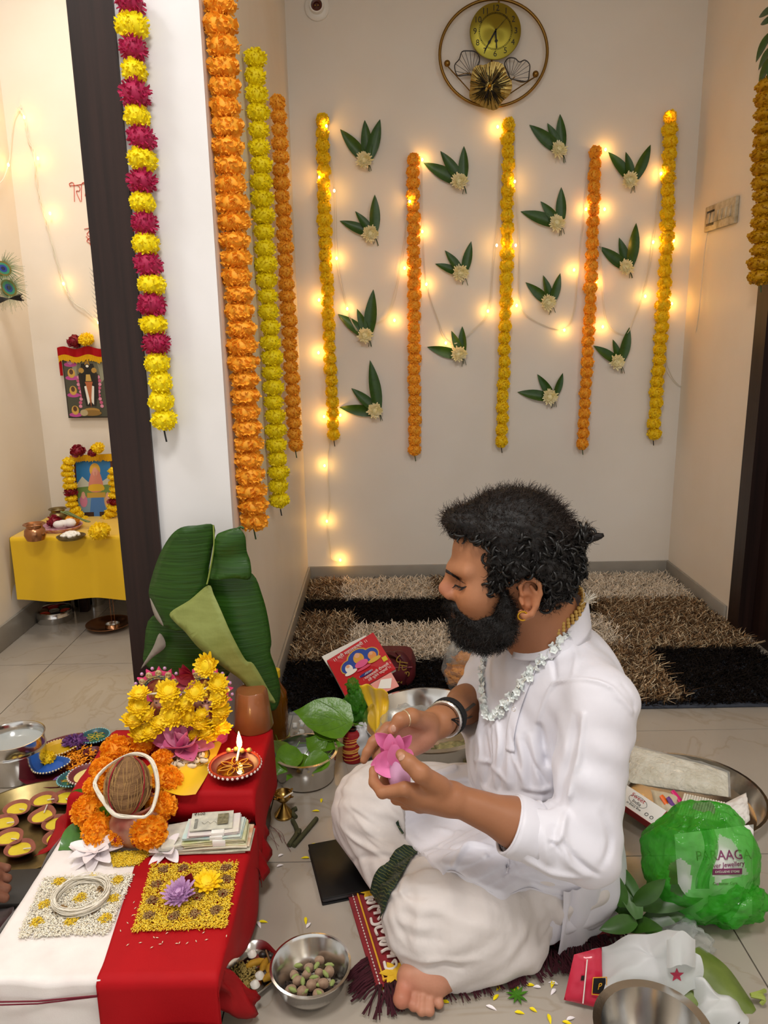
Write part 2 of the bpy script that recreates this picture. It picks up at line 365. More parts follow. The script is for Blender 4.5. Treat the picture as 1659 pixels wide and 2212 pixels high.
def garland(label, pts, radius, kinds, n, group, tail='green', gap=0, thread=True, flat=.85, squash=.76, name='flower_garland', topname=None):
    P = spline(pts, 96); L = np.r_[0, np.cumsum(np.linalg.norm(np.diff(P, axis=0), axis=1))]
    at = lambda s: np.array([np.interp(s*L[-1], L, P[:, k]) for k in range(3)])
    t = thing(name, label, 'garland', tuple(P[0]), group=group)
    if thread:
        e = P[-1]; tl = [e, e+A(.002, 0, -.018), e+A(.004, .0, -.032)]
        G().tube(np.vstack([P[:: 8], tl]), .0022, 6).obj('cord', M_STEM if tail == 'green' else M_BLACK, t)
    sp = L[-1]/n
    for i in range(n):
        c = at((i+.5)/n); d = at(min(1, (i+.5)/n+.01))-at(max(0, (i+.5)/n-.01))
        k = kinds[i % len(kinds)] if not callable(kinds) else kinds(i)
        q = Vector(d).to_track_quat('Z', 'Y'); e = q.to_euler(); rr = radius*rnd.uniform(.92, 1.08)
        o = put(rnd.choice(POM[k]), 'pompom', t, tuple(c-P[0]+A(rnd.uniform(-1, 1), 0, 0)*radius*.07), e, (rr, rr*flat, sp*squash*rnd.uniform(.95, 1.1)))
        o.rotation_euler.rotate_axis('Z', rnd.uniform(-.4, .4))
    return t
pom('yellow', M_YEL); pom('lemon', M_LEM, wid=.1, np_=190); pom('orange', M_ORA); pom('magenta', M_MAG, wid=.09, np_=170, frill=.34)
pom('bigorange', M_ORA, wid=.2, np_=110, frill=.3)
M_PINKFR = M_MAG
gw = BW-.034
def wallg(label, a, b, r, k, n, tail='green', mid=None):
    pts = [ay(*a, gw)]+([ay(*mid, gw)] if mid else [])+[ay(*b, gw)]
    return garland(label, pts, r, [k], n, 'flower garlands on the back wall', tail)
wallg('yellow garland hanging leftmost on the back wall, beside four leaf sprays', (697, 246), (721, 950), .038, 'yellow', 28, 'black', (702, 500))
wallg('orange garland on the back wall between the first two columns of leaf sprays', (893, 333), (896, 982), .034, 'orange', 28, 'green')
wallg('yellow garland hanging on the back wall just right below the clock', (1098, 256), (1083, 964), .036, 'yellow', 27, 'black', (1094, 600))
wallg('orange garland on the back wall, second from the right', (1287, 316), (1258, 968), .034, 'orange', 28, 'green', (1277, 600))
wallg('yellow garland hanging rightmost on the back wall near the corner', (1449, 240), (1411, 948), .038, 'yellow', 29, 'black', (1436, 600))
gl = LX+.036
def sideg(label, a, b, r, k, n, tail='green', **kw):
    return garland(label, [ax(*a, gl), ax(*b, gl)], r, [k], n, 'flower garlands on the side wall', tail, flat=1, **kw)
sideg('bright orange ruffled garland on the side wall nearest the white pillar', (472, -12), (548, 1140), .040, 'bigorange', 30)
sideg('lemon yellow garland on the side wall between two orange garlands', (549, 106), (605, 1094), .037, 'lemon', 29, 'black')
sideg('dark orange garland on the side wall closest to the corner', (599, 207), (638, 972), .032, 'orange', 29)
# white tie ring under the big orange garland
e = ax(557, 1152, gl); G().tube([e+.013*A(0, math.cos(a), .8*math.sin(a)) for a in np.linspace(0, 5.6, 20)], .0012, 6).obj('tie_ring', M_WHITE, None, off=tuple(e), label='small white tie ring dangling under the bright orange garland', cat='ring')
# pink and yellow garland on the pillar edge
pg = [(278, -20), (287, 80), (296, 230), (306, 330), (313, 500), (326, 600), (334, 720), (352, 900), (354, 926)]
ks = lambda i: 'magenta' if (i % 2 == 0 and i < 18) else 'lemon'
garland('magenta and yellow flower garland hanging at the front edge of the white pillar', [ay(*p, PY-.036) for p in pg], .037, ks, 21, 'flower garlands on the pillar', 'black', squash=.78)
# marigold garland over the right-hand door
dg = [(1662, 170), (1656, 330), (1650, 470), (1643, 612)]
pom('marigold', mat('deep_yellow_petal', 'd9a404', .6, noise=(60, 'a86e00', .7), transl=.2), wid=.15, np_=120)
garland('deep yellow marigold garland hanging beside the right-hand door', [ax(*p, RX-.045) for p in dg], .05, ['marigold'], 15, 'flower garlands at the door', flat=1, squash=.78)
# toran leaves at the top right edge
tl = thing('leaf_toran', 'bunch of long green mango leaves hanging above the right-hand door garland', 'leaves', tuple(ax(1665, 60, RX-.06)))
MANGO = lambda t: math.sin(PI*min(1, t*.93+.07))**.8*(1-.25*t)
for (a, b, wd) in (((1668, 70), (1622, 136), .022), ((1672, 100), (1628, 152), .020), ((1672, 120), (1629, 186), .022), ((1674, 20), (1630, 32), .018), ((1676, 40), (1634, 48), .016), ((1680, 100), (1655, 180), .02)):
    p, q = ax(*a, RX-.06), ax(*b, RX-.075); G().leaf(p, q-p, (-.8, -.6, .2), np.linalg.norm(q-p), wd, .3, .25, 8, MANGO).obj('leaf', M_LEAF, tl)
# mango-leaf sprays with a cream chrysanthemum, taped to the back wall
def mum(g, c, nr, R, n=60, mi=0, seed=1, dome=.5, layers=4, w=.16, hollow=0):
    r = np.random.RandomState(seed); x, y, z = frame(nr, (0, .3, 1))
    g.ell(np.asarray(c)+z*R*.12, (R*.55, R*.55, R*.34), 10, 6, np.stack([x, y, z], 1), mi)
    for k in range(n):
        f = (k+.5)/n; lay = f; a = k*2.39996; rr = R*(1-.55*lay*layers/4); el = dome*1.9*lay+r.uniform(-.08, .08)
        d = math.cos(el)*(math.cos(a)*x+math.sin(a)*y)+math.sin(el)*z
        up = -math.sin(el)*(math.cos(a)*x+math.sin(a)*y)+math.cos(el)*z
        g.leaf(np.asarray(c)+z*R*.06*lay, d, up, rr*r.uniform(.85, 1.08), R*w*r.uniform(.8, 1.1), -.5-.3*lay, .35, 3, lambda t: .45+.9*t-1.0*t**4, mi, th=.0004)
M_MUMC = mat('mum_heart', 'd9b52a', .7)
def spray(tips, fl, label, fr=.043, base=None):
    yw = BW-.004; f = ay(*fl, yw-.022); b0 = ay(*(base or (fl[0]+8, fl[1]+4)), yw-.006)
    t = thing('leaf_spray', label, 'leaf spray', tuple(f), group='mango leaf sprays on the back wall')
    for i, tp in enumerate(tips):
        e = ay(tp[0], tp[1], yw-.012); d = e-b0; L = np.linalg.norm(d)
        G().leaf(b0+A(0, .002-.003*i, 0), d, (rnd.uniform(-.3, .3), -1, rnd.uniform(-.2, .3)), L, .026*min(1.25, max(.75, L/.16)), .12, .28, 10, MANGO, wav=.03).obj('leaf', M_LEAF, t)
    g = G(); mum(g, f, (rnd.uniform(-.2, .2), -1, rnd.uniform(-.1, .3)), fr, 110, 0, len(tips)+int(f[0]*100) % 50, .42, w=.15); g.obj('flower', M_CREAM, t)
    g = G()
    for k in range(3):
        q = b0+A(rnd.uniform(-.01, .022), -.004, -.035-rnd.uniform(0, .012)); g.tube([b0+A(0, -.002, 0), (b0+q)/2+A(.003, 0, 0), q], .0014, 5)
    g.obj('stalks', M_STEM, t)
ROWS = ['topmost', 'second', 'third', 'lowest']
SPR = [
 ('column beside the leftmost yellow garland', [([(734, 278), (788, 258), (822, 257)], (787, 347)), ([(734, 475), (768, 455), (811, 420)], (800, 505)), ([(730, 677), (771, 667), (806, 625)], (788, 726)), ([(733, 881), (760, 838), (801, 778)], (810, 887))]),
 ('column right of the first orange garland', [([(915, 350), (952, 325), (1002, 315)], (992, 393)), ([(941, 568), (962, 540), (1018, 521)], (993, 590)), ([(923, 750), (975, 715), (998, 705)], (991, 766))]),
 ('column right of the middle yellow garland', [([(1144, 269), (1183, 265), (1209, 246)], (1206, 325)), ([(1126, 455), (1168, 435), (1212, 404)], (1203, 483)), ([(1136, 610), (1175, 594), (1211, 590)], (1183, 654)), ([(1119, 846), (1161, 809), (1217, 806)], (1188, 857))]),
 ('column right of the second orange garland', [([(1316, 326), (1353, 327), (1407, 312)], (1359, 390)), ([(1296, 532), (1338, 513), (1377, 481)], (1350, 579)), ([(1284, 746), (1325, 733), (1361, 707)], (1332, 782))])]
for cn, L in SPR:
    for i, (tips, fl) in enumerate(L):
        rw = ROWS[i] if not (i == len(L)-1) else 'lowest'
        spray(tips, fl, 'leaf spray with cream flower, %s in the %s' % (rw, cn))
# white paper tape on the first spray
# ---------------- fairy lights
M_WIRE = mat('clear_wire', 'ded6c4', .4)
M_BULB = mat('warm_bulb', (1, .62, .18), .3, emis=14)
def bulbs(root, pts, power, spec, nrm_=(0, -1, 0)):
    bg = None
    for p in pts:
        o = G(); o.ell(p, (.0048, .0048, .007), 8, 6); b = o.obj('bulb', M_BULB, root)
        l = bpy.data.lights.new('bulb_light', 'POINT'); l.energy = power; l.color = (1, .52, .10); l.shadow_soft_size = .007
        lo = bpy.data.objects.new('bulb_light', l); COL.objects.link(lo); lo.parent = root; lo.location = p-np.asarray(WLOC[root.name])+np.asarray(nrm_)*.012
fl = thing('fairy_light_string', 'warm glowing fairy lights on thin clear wire looped across the back wall', 'fairy lights', tuple(ay(700, 270, BW-.01)))
wy = BW-.012
WB = [(705, 272), (690, 383), (722, 412), (727, 558), (750, 667), (852, 692), (885, 435), (912, 345), (912, 500), (874, 579), (921, 614), (963, 741), (1054, 672), (1075, 274), (1073, 530), (1112, 392), (1114, 530), (1116, 660), (1219, 713), (1240, 583), (1266, 452), (1308, 323), (1306, 452), (1287, 610), (1302, 706), (1394, 640), (1411, 523), (1428, 375), (1445, 249), (1455, 520), (1451, 656), (689, 648), (688, 762), (735, 897), (700, 900), (701, 1006), (706, 1126)]
near = [(722, 412), (690, 383), (885, 435), (1112, 392), (1445, 249), (705, 272), (1114, 530), (1073, 530)]
bulbs(fl, [ay(u, v, wy-.035 if (u, v) in near else wy-.008) for u, v in WB], .12, 0)
LINES = [[(706, 275), (722, 420), (727, 560), (748, 660), (762, 700), (785, 726), (810, 700), (838, 680), (858, 610), (870, 540), (884, 440), (893, 400)],
 [(910, 345), (912, 500), (920, 610), (945, 690), (962, 735), (990, 740), (1025, 710), (1054, 672), (1066, 560), (1075, 470), (1082, 300), (1100, 262)],
 [(1108, 270), (1114, 400), (1120, 560), (1122, 655), (1150, 690), (1215, 712), (1240, 670), (1248, 583), (1262, 460), (1272, 350), (1287, 322)],
 [(1297, 525), (1300, 620), (1312, 700), (1350, 722), (1368, 690), (1390, 630), (1410, 525), (1424, 400), (1428, 290), (1445, 250)],
 [(1437, 755), (1442, 800), (1465, 832), (1480, 828)],
 [(713, 950), (706, 1010), (712, 1080), (706, 1130), (712, 1180), (716, 1208), (735, 1212)]]
for L in LINES:
    P = spline([ay(u, v, wy) for u, v in L], 60); q = np.cumsum(NR.normal(size=(len(P), 3))*.0006, 0); q -= np.linspace(0, 1, len(P))[:, None]*q[-1]
    G().tube(P+q*A(1, .1, 1), .0011, 5).obj('wire', M_WIRE, fl)
    G().tube(P+A(.003, 0, 0)-q*A(1, .1, 1), .0011, 5).obj('wire', M_WIRE, fl)
bulbs(fl, [ay(735, 1210, wy-.006)], .12, 0)
# fairy lights in the prayer room
f2 = thing('fairy_light_string', 'fairy lights draped on the cream wall of the prayer room', 'fairy lights', tuple(ay(45, 225, LB-.012)))
P2 = [(38, 232), (50, 250), (60, 300), (72, 330), (78, 400), (96, 470), (120, 560), (136, 612), (155, 650), (185, 672), (214, 698)]
P = spline([ay(u, v, LB-.014) for u, v in P2], 80); q = NR.normal(size=(len(P), 3))*.0016
G().tube(P+q*A(1, .1, 1), .002, 5).obj('wire', M_WIRE, f2); G().tube(P-q*A(1, .1, 1)+A(.004, 0, 0), .002, 5).obj('wire', M_WIRE, f2)
P3 = [(45, 226), (30, 260), (22, 330), (18, 355), (8, 385), (-10, 405)]
G().tube(spline([ax(u, v, LW+.014) if u < 28 else ay(u, v, LB-.014) for u, v in P3], 40), .002, 5).obj('wire', M_WIRE, f2)
bulbs(f2, [ay(u, v, LB-.022) for u, v in ((52, 253), (82, 342), (108, 461), (137, 613), (213, 697))], .06, 0)
bulbs(f2, [ax(18, 356, LW+.02)], .06, 0, (1, 0, 0))
# ---------------- clock
cy = BW-.03; ck = thing('wall_clock', 'round gold wall clock with a ring frame and a metal flower', 'clock', tuple(ay(1066, 115, cy)))
def cp(u, v, off=0): return ay(u, v, cy-off)
M_CK = mat('clock_gold_tube', '8a6a35', .32, 1)
cen = cp(1066, 113); rx = np.linalg.norm(cp(1184, 113)-cp(948, 113))/2; top, bot = cp(1066, -4), cp(1066, 232)
rz = np.linalg.norm(top-bot)/2; cen = (top+bot)/2
G().tube([cen+A(rx*.985*math.cos(a), 0, rz*math.sin(a)*.985) for a in np.arange(72)*2*PI/72], .0065, 10, closed=True).obj('ring_frame', M_CK, ck)
dc = cp(1070, 68, .012); dr = np.linalg.norm(cp(1125, 68)-cp(1015, 68))/2
Rw = np.array([[1, 0, 0], [0, 0, -1], [0, 1, 0]], float)      # local z -> -Y (towards the room)
dm = mat('brushed_gold_dial', '9c9038', .34, 1, aniso=.9)
N_ = dm.node_tree.nodes; tg = N_.new('ShaderNodeTangent'); tg.direction_type = 'RADIAL'; tg.axis = 'Y'; dm.node_tree.links.new(tg.outputs[0], N_['Principled BSDF'].inputs['Tangent'])
o = G().lathe([(dr, -.004), (dr, .002), (dr-.004, .004), (0, .004)], 64, (0, 0, 0), R=Rw)
d_ = bpy.data.objects.new('dial', o.mesh('dial', dm)); COL.objects.link(d_); d_.parent = ck; d_.location = dc-np.asarray(WLOC[ck.name]); WLOC['dial'] = WLOC[ck.name]
M_INK = mat('black_ink', '14120e', .5)
ex, ez = A(1, 0, 0), A(0, 0, 1); tl_ = math.radians(-2.5)
for k in range(1, 13):
    a = PI/2-k*PI/6; rr = dr*.80; p = dc+A(rr*math.cos(a), -.0046, rr*math.sin(a))
    text(str(k), dr*.30, MX(p, ex, ez, -A(0, 1, 0)), M_INK, 'numeral', ck, .0003)
g = G()
for rr in (dr*.615, dr*.655): g.tube([dc+A(rr*math.cos(a), -.0046, rr*math.sin(a)) for a in np.arange(72)*2*PI/72], .0006, 4, closed=True)
for k in range(60):
    a = k*PI/30; r0, r1 = dr*.615, dr*.655; g.tube([dc+A(r*math.cos(a), -.0047, r*math.sin(a)) for r in (r0, r1)], .0006 if k % 5 else .0014, 4)
g.obj('minute_track', M_INK, ck)
def hand(nm, u, v, w0, diamond):
    e = cp(u, v, .018); b = dc+A(0, -.008, 0); e[1] = b[1]; d = nrm(e-b); L = np.linalg.norm(e-b); x = crs(d, A(0, 1, 0)); g = G()
    prof = [(-.1, w0*.5), (0, w0), (.45, w0*.8), (.55, w0*diamond), (.65, w0*.6), (.9, w0*.7), (1, w0*.1)]
    V = []
    for yy in (0, -.0012):
        for t, wd in prof: V += [b+d*L*t-x*wd+A(0, yy, 0), b+d*L*t+x*wd+A(0, yy, 0)]
    n = len(prof); F = []
    for i in range(n-1):
        a = 2*i; F += [(a, a+1, a+3, a+2), (2*n+a, 2*n+a+2, 2*n+a+3, 2*n+a+1), (a, a+2, 2*n+a+2, 2*n+a), (a+1, 2*n+a+1, 2*n+a+3, a+3)]
    g.add(V, F).obj(nm, M_INK, ck, False)
hand('hour_hand', 1073, 106, .0035, 2.0); hand('minute_hand', 1046, 111, .0035, 1.5); hand('second_hand', 1098, 34, .0008, 1)
G().ell(dc+A(0, -.011, 0), .004, 10, 6).obj('pin', M_INK, ck)
g = G(); g.tube([cp(1078, -2), cp(1077, 10)], .004, 8); g.tube([cp(1062, 128), cp(1062, 150)], .004, 8); g.tube([cp(966, 142), cp(1018, 200)], .0025, 6); g.tube([cp(1156, 166), cp(1096, 206)], .0025, 6)
g.tube([cp(1014, 156), cp(1022, 176)], .002, 6); g.tube([cp(1112, 166), cp(1094, 184)], .002, 6); g.tube(spline([cp(966, 142), cp(985, 162), cp(1006, 158), cp(1018, 160)], 12), .0016, 6); g.tube(spline([cp(1156, 166), cp(1130, 178), cp(1105, 170)], 12), .0016, 6)
g.obj('rods', M_CK, ck)
for u, v in ((966, 137), (1157, 160)): G().ell(cp(u, v, .005), .0135, 16, 10).obj('ball', M_CK, ck)
fc = cp(1057, 188, .01); fl_r = .092; g = G()
def flo(u_, v_):
    a = u_*2*PI; r = v_*fl_r*(1+.07*math.cos(5*a+.6)+.02*math.sin(9*a)); return fc+A(r*math.cos(a)*.98, -.02*v_**2+.006*math.sin(30*a)*v_*.6, r*math.sin(a)*1.0)
g.grid(flo, 90, 8, closeu=True)
fm = mat('flower_metal', 'c9b06a', .25, 1); g.obj('metal_flower', fm, ck, 'all')
g = G()
for k in range(110):
    a = k*2.39996; r0 = fl_r*rnd.uniform(.12, .3); r1 = r0+fl_r*rnd.uniform(.15, .75); r1 = min(r1, fl_r*.95)
    g.tube([fc+A(r*math.cos(a), -.006-.02*(r/fl_r)**2-.003, r*math.sin(a)) for r in (r0, (r0+r1)/2, r1)], .0014, 4, mi=k % 3 == 0)
g.obj('stamens', [mat('dark_enamel', '1c1815', .4), fm], ck)
G().ell(fc+A(0, -.014, 0), .009, 14, 8).obj('ball', M_GOLD, ck)
def ginkgo(tip, pts, nm='ginkgo_leaf'):
    b = cp(*tip); P = spline([cp(*p) for p in pts], 40); g = G(); g.tube(np.vstack([b, P, b]), .0025, 6)
    for k in range(3, len(P)-2, 3): g.tube([b+(P[k]-b)*.18, P[k]], .0011, 5)
    g.obj(nm, mat('pewter_wire', '5a5a5c', .35, 1), ck)
ginkgo((1019, 162), [(1005, 162), (988, 163), (982, 142), (992, 128), (998, 112), (1012, 110), (1026, 112), (1035, 122), (1034, 138), (1022, 152)])
ginkgo((1102, 170), [(1096, 155), (1090, 138), (1098, 126), (1112, 126), (1122, 134), (1134, 130), (1144, 140), (1143, 158), (1140, 174), (1126, 176)])
# ---------------- round bulb holder on the wall
bh = ay(685, 17, BW); t = thing('bulb_holder', 'round white empty bulb holder high on the back wall', 'bulb holder', tuple(bh))
g = G().lathe([(.052, 0), (.052, .008), (.046, .014), (.032, .016), (.029, .034), (.024, .034), (.022, .012), (0, .012)], 32, bh, R=Rw); g.obj('base', M_WHITE, t)
G().lathe([(.0215, .0125), (.0215, .028), (.015, .026), (.012, .016), (0, .016)], 24, bh, R=Rw).obj('socket', mat('brown_bakelite', '5a2a1c', .35), t)
g = G(); [g.tube([bh+A(x, -.016, 0), bh+A(x, -.026, 0)], .003, 8) for x in (-.006, .006)]; g.obj('contact', M_BRASS, t)
# ---------------- switch plate on the right wall
c4 = [ax(u, v, RX) for u, v in ((1532, 447), (1599, 423), (1596, 483), (1533, 499))]
y0, y1, z0, z1 = c4[0][1], c4[1][1], (c4[3][2]+c4[2][2])/2, (c4[0][2]+c4[1][2])/2
sw = thing('switch_board', 'dirty white switch board with a plug on the right wall', 'switch board', (RX, (y0+y1)/2, (z0+z1)/2))
Wd, Hd = abs(y0-y1), z1-z0
mm = mat('grimy_white_plastic', 'd2c7ad', .45, noise=(28, '8a7448', .75))
G().rbox((RX-.008, (y0+y1)/2, (z0+z1)/2), (.016, Wd, Hd), .004).obj('plate', mm, sw)
for k in range(6):
    yy = max(y0, y1)-Wd*(.16+.135*k); G().rbox((RX-.018, yy, (z0+z1)/2), (.007, Wd*.10, Hd*.42), .002, R3(0, .1, 0)).obj('switch', mm, sw)
G().rbox((RX-.0165, max(y0, y1)-Wd*.2, (z0+z1)/2), (.002, Wd*.26, Hd*.6), .001).obj('socket', M_BLACK, sw)
cb = [(1531, 492), (1524, 530), (1515, 620), (1508, 690), (1490, 790), (1480, 828)]
G().tube(spline([ax(u, v, RX-.008) if u > 1492 else ay(u, v, BW-.01) for u, v in cb[:5]], 40), .002, 6).obj('power_wire', M_WIRE, None, label='thin white wire running down from the switch board', cat='wire', off=tuple(ax(1524, 530, RX-.008)))
# ---------------- orange handwriting on the prayer-room wall (strokes as drawn)
wr = thing('wall_writing', 'orange brushed handwriting on the prayer room wall', 'writing', tuple(ay(170, 420, LB-.001)))
M_OP = mat('orange_paint', 'e0512a', .6)
ST = [[(150, 401), (165, 400), (185, 396)], [(152, 404), (150, 397), (157, 394), (160, 402), (161, 436)], [(166, 400), (172, 404), (172, 412), (165, 414), (174, 436)], [(176, 398), (176, 436)], [(177, 396), (182, 394), (186, 402), (184, 424)], [(188, 396), (192, 410)],
      [(182, 495), (196, 492)], [(196, 492), (192, 500), (188, 506), (196, 512)], [(190, 516), (198, 514), (196, 524), (188, 522), (190, 516)], [(194, 526), (200, 540)], [(186, 510), (194, 520)]]
for s_ in ST: G().tube(spline([ay(u, v, LB-.0012) for u, v in s_], 16), .0042, 6, flat=.2).obj('stroke', M_OP, wr)
# faint swastik-like smudge is paint wear: left to the wall material
# ============================================================ PRAYER ROOM ITEMS
tb = thing('low_table', 'low prayer table hidden under a yellow satin cloth', 'table', (-1.2, 3.15, 0))
G().rbox((-1.19, 3.17, .415), (.62, .42, .03), .006).obj('tabletop', M_WOOD, tb)
for x in (-1.38, -.92):
    for y in (3.26, 3.36): G().rbox((x, y, .2), (.04, .04, .4), .004).obj('leg', M_WOOD, tb)
tz = .434
g = G()
def ycl(u, v):     # u along X, v from back over the front edge and down
    x = -1.522+u*.66; s = v*.70
    if s < .43: return A(x, 3.38-s, tz+.0015*fbm(x*9, s*9))
    d = s-.43; y = 2.948-.008*math.sin(x*23+1)*min(1, d*6)-.015*d*fbm(x*6, 1.3, 2); return A(x-.02*d, y, tz-min(d, .005)-max(0, d-.005)*(1.0+.02*math.sin(x*17)))
g.grid(ycl, 60, 50)
g.grid(lambda u, v: A(-1.524-.012*v*(1+math.sin(u*9))-.01*v, 3.38-u*.432, tz-v*(.25+.03*u)), 24, 12)
g.obj('satin_cloth', M_YSAT, None, 'all', off=(-1.2, 3.15, tz), label='shiny yellow satin cloth covering the low prayer table', cat='cloth')
def frame_pic(name, label, c4px, Yd, paint, th=.018, tilt=0):
    P = [ay(u, v, Yd) for u, v in c4px]      # tl, tr, br, bl
    t = thing(name, label, 'picture', tuple(P[3])); o = P[3]; ex_ = nrm(P[2]-P[3]); W_ = np.linalg.norm(P[2]-P[3]); H_ = np.linalg.norm(P[0]-P[3])
    up = A(0, math.sin(tilt), math.cos(tilt)); nr = crs(ex_, up)
    G().add([o+ex_*x+up*y-nr*z for z in (0, th) for x, y in ((0, 0), (W_, 0), (W_, H_), (0, H_))], [(0, 1, 2, 3), (7, 6, 5, 4), (0, 4, 5, 1), (1, 5, 6, 2), (2, 6, 7, 3), (3, 7, 4, 0)]).obj('board', mat('print_edge', '2a211a', .5), t, False)
    lay = [0]
    def flat(pts, col, smooth=0):
        lay[0] += 1; z = .0006+lay[0]*.00008
        q = [o+ex_*x*W_+up*y*H_+nr*z for x, y in pts]
        if smooth: q = list(spline(q, smooth, True))
        G().add(q, [tuple(range(len(q)))]).obj('print', mat('ink_'+col, col, .35), t, False)
    def el(x, y, a, b, col): flat([(x+a*math.cos(k*PI/10), y+b*math.sin(k*PI/10)) for k in range(20)], col)
    paint(flat, el); return t, o, ex_, up, nr, W_, H_
def paint1(F, E):
    F([(0.02, .02), (.98, .02), (.98, .98), (.02, .98)], '4a4a3c'); E(.52, .72, .34, .26, '8f8e78'); E(.5, .62, .24, .36, '6f6d58')
    for y in (.86, .66, .40, .1): E(.16, y-.05, .13, .035, 'b84a92'); E(.16, y+.02, .075, .07, 'c9a04a' if y != .86 else 'c08aa8'); E(.16, y+.04, .04, .04, '5a3a28')
    for s in (-1, 1):
        for k in range(9): E(.5+s*(.2+.02*math.sin(k)), .62-.055*k, .035, .026, 'c2567c' if k % 2 else 'd98aa4')
    F([(.4, .18), (.6, .18), (.68, .62), (.62, .82), (.38, .82), (.32, .62)], '1d1a17'); F([(.45, .8), (.55, .8), (.52, .97), (.48, .97)], 'b48a3c'); E(.5, .77, .05, .05, '16120f'); E(.5, .785, .03, .02, 'ece6d6')
    for s in (-1, 1): E(.5+s*.13, .72, .055, .04, 'b48a3c'); F([(.5+s*.15, .7), (.5+s*.2, .66), (.5+s*.17, .3), (.5+s*.13, .3)], '2a221c'); F([(.5+s*.02, .5), (.5+s*.1, .48), (.5+s*.06, .2), (.5+s*.02, .24)], 'e6e2d8')
    F([(.42, .55), (.58, .55), (.56, .5), (.52, .3), (.5, .16), (.48, .3), (.44, .5)], 'b4643a'); F([(.46, .66), (.54, .66), (.56, .56), (.44, .56)], 'c8a252'); E(.5, .11, .17, .045, 'a8803c'); E(.5, .075, .2, .045, '8c6a30'); E(.34, .08, .08, .05, 'b4a27a'); E(.9, .09, .08, .05, 'c48aa0')
pc, po, pe, pu, pn, pw, ph = frame_pic('deity_picture', 'framed print of a dark standing figure, hung high with a red fringe', [(134, 760), (256, 756), (253, 902), (148, 903)], LB-.022, paint1)
# red and gold fringe cloth over the upper picture
t = thing('fringe_cloth', 'red cloth with gold fringe over the top of the upper picture', 'cloth', tuple(po+pu*ph))
g = G(); g.grid(lambda u, v: po+pe*pw*(-.06+1.1*u)+pu*(ph*1.06-v*.045+.006*math.sin(u*14))+pn*(.008+.003*math.sin(u*40)), 40, 6); g.grid(lambda u, v: po+pe*pw*(-.06+.06*u)+pu*(ph*1.04-v*.115)+pn*(.006+.004*math.sin(u*6)), 5, 10); g.obj('cloth_strip', M_RED, t, 'all')
g = G()
for k in range(60): b = po+pe*pw*(-.04+1.06*k/60)+pu*(ph*1.06-.035+.006*math.sin(k/60*14))+pn*.012; g.tube([b, b-pu*rnd.uniform(.02, .03)], .0018, 4)
g.obj('fringe', mat('gold_fringe', 'e8b818', .4, .3), t)
def flower_on(name, label, c, r, kind, cat='flower', group=None, rot=None):
    o = put(rnd.choice(POM[kind]), name, None, tuple(c), rot or (rnd.uniform(-.4, .4), rnd.uniform(-.4, .4), rnd.uniform(0, 6)), r); return tag(o, label, cat, group)
pom('rose', mat('rose_petal', '8c0a24', .5, noise=(40, '5c0616', .6)), wid=.34, np_=40, frill=.34, sq=.8)
pom('ymum', M_YEL, wid=.12, np_=190, frill=.3, sq=.75)
flower_on('rose', 'dark red rose on top of the upper picture', ay(161, 738, LB-.03), .03, 'rose'); flower_on('marigold', 'yellow marigold on top of the upper picture', ay(186, 733, LB-.03), .034, 'ymum')
def paint2(F, E):
    F([(0, 0), (1, 0), (1, 1), (0, 1)], '5a2a1c'); F([(.05, .04), (.95, .04), (.95, .96), (.05, .96)], '7c98a8'); F([(.05, .62), (.95, .62), (.95, .96), (.05, .96)], '2f7ec0'); F([(.05, .6), (.2, .7), (.35, .62), (.5, .68), (.7, .62), (.95, .7), (.95, .45), (.05, .45)], 'c9cdbf'); F([(.05, .4), (.95, .4), (.95, .58), (.05, .55)], '6f8f4c')
    F([(.32, .1), (.8, .1), (.72, .4), (.4, .4)], '4a78b4'); F([(.3, .4), (.78, .4), (.78, .47), (.3, .47)], 'c09a3c')
    E(.54, .78, .14, .1, 'e0b040'); F([(.36, .5), (.72, .5), (.68, .72), (.56, .8), (.42, .72)], 'd98a78', 20); E(.54, .76, .07, .06, 'e0a08c'); F([(.52, .76), (.56, .76), (.57, .64), (.53, .64)], 'd48f7c'); F([(.36, .5), (.74, .5), (.7, .58), (.4, .58)], 'e0b428', 16)
    E(.2, .36, .1, .09, 'c47a94'); E(.2, .44, .05, .05, 'd9a48c'); E(.84, .34, .1, .09, 'd0a070'); E(.84, .42, .05, .05, 'd9a48c'); F([(.2, .04), (.45, .04), (.45, .2), (.2, .2)], '3c2822'); F([(.6, .04), (.85, .04), (.85, .2), (.6, .2)], '3c2822')
pc2, qo, qe, qu, qn, qw, qh = frame_pic('deity_picture', 'garlanded print of a seated figure under blue sky on the prayer table', [(156, 985), (258, 981), (250, 1135), (168, 1138)], 3.30, paint2, tilt=.12)
g = G()
for k in range(46): b = qo+qe*qw*(-.06+1.1*k/46)+qu*(qh*1.0)+qn*.012; g.tube([b, b-qu*rnd.uniform(.026, .034)], .002, 4)
g.obj('gold_fringe', mat('gold_fringe', 'e8b818', .4, .3), None, off=tuple(qo+qu*qh), label='gold fringe along the top of the lower picture', cat='fringe')
pom('ptable', M_YEL, wid=.13, np_=120)
gp = [(150, 990), (146, 1015), (150, 1045), (153, 1070), (158, 1095), (172, 1118), (192, 1134), (218, 1134), (238, 1112), (246, 1082), (248, 1050), (246, 1010)]
ks2 = lambda i: 'rose' if i in (5, 18) else 'ptable'
garland('yellow marigold garland with red roses around the lower picture', [ay(u, v, 3.27) for u, v in gp], .034, ks2, 24, 'prayer room garlands', thread=False, squash=.75)
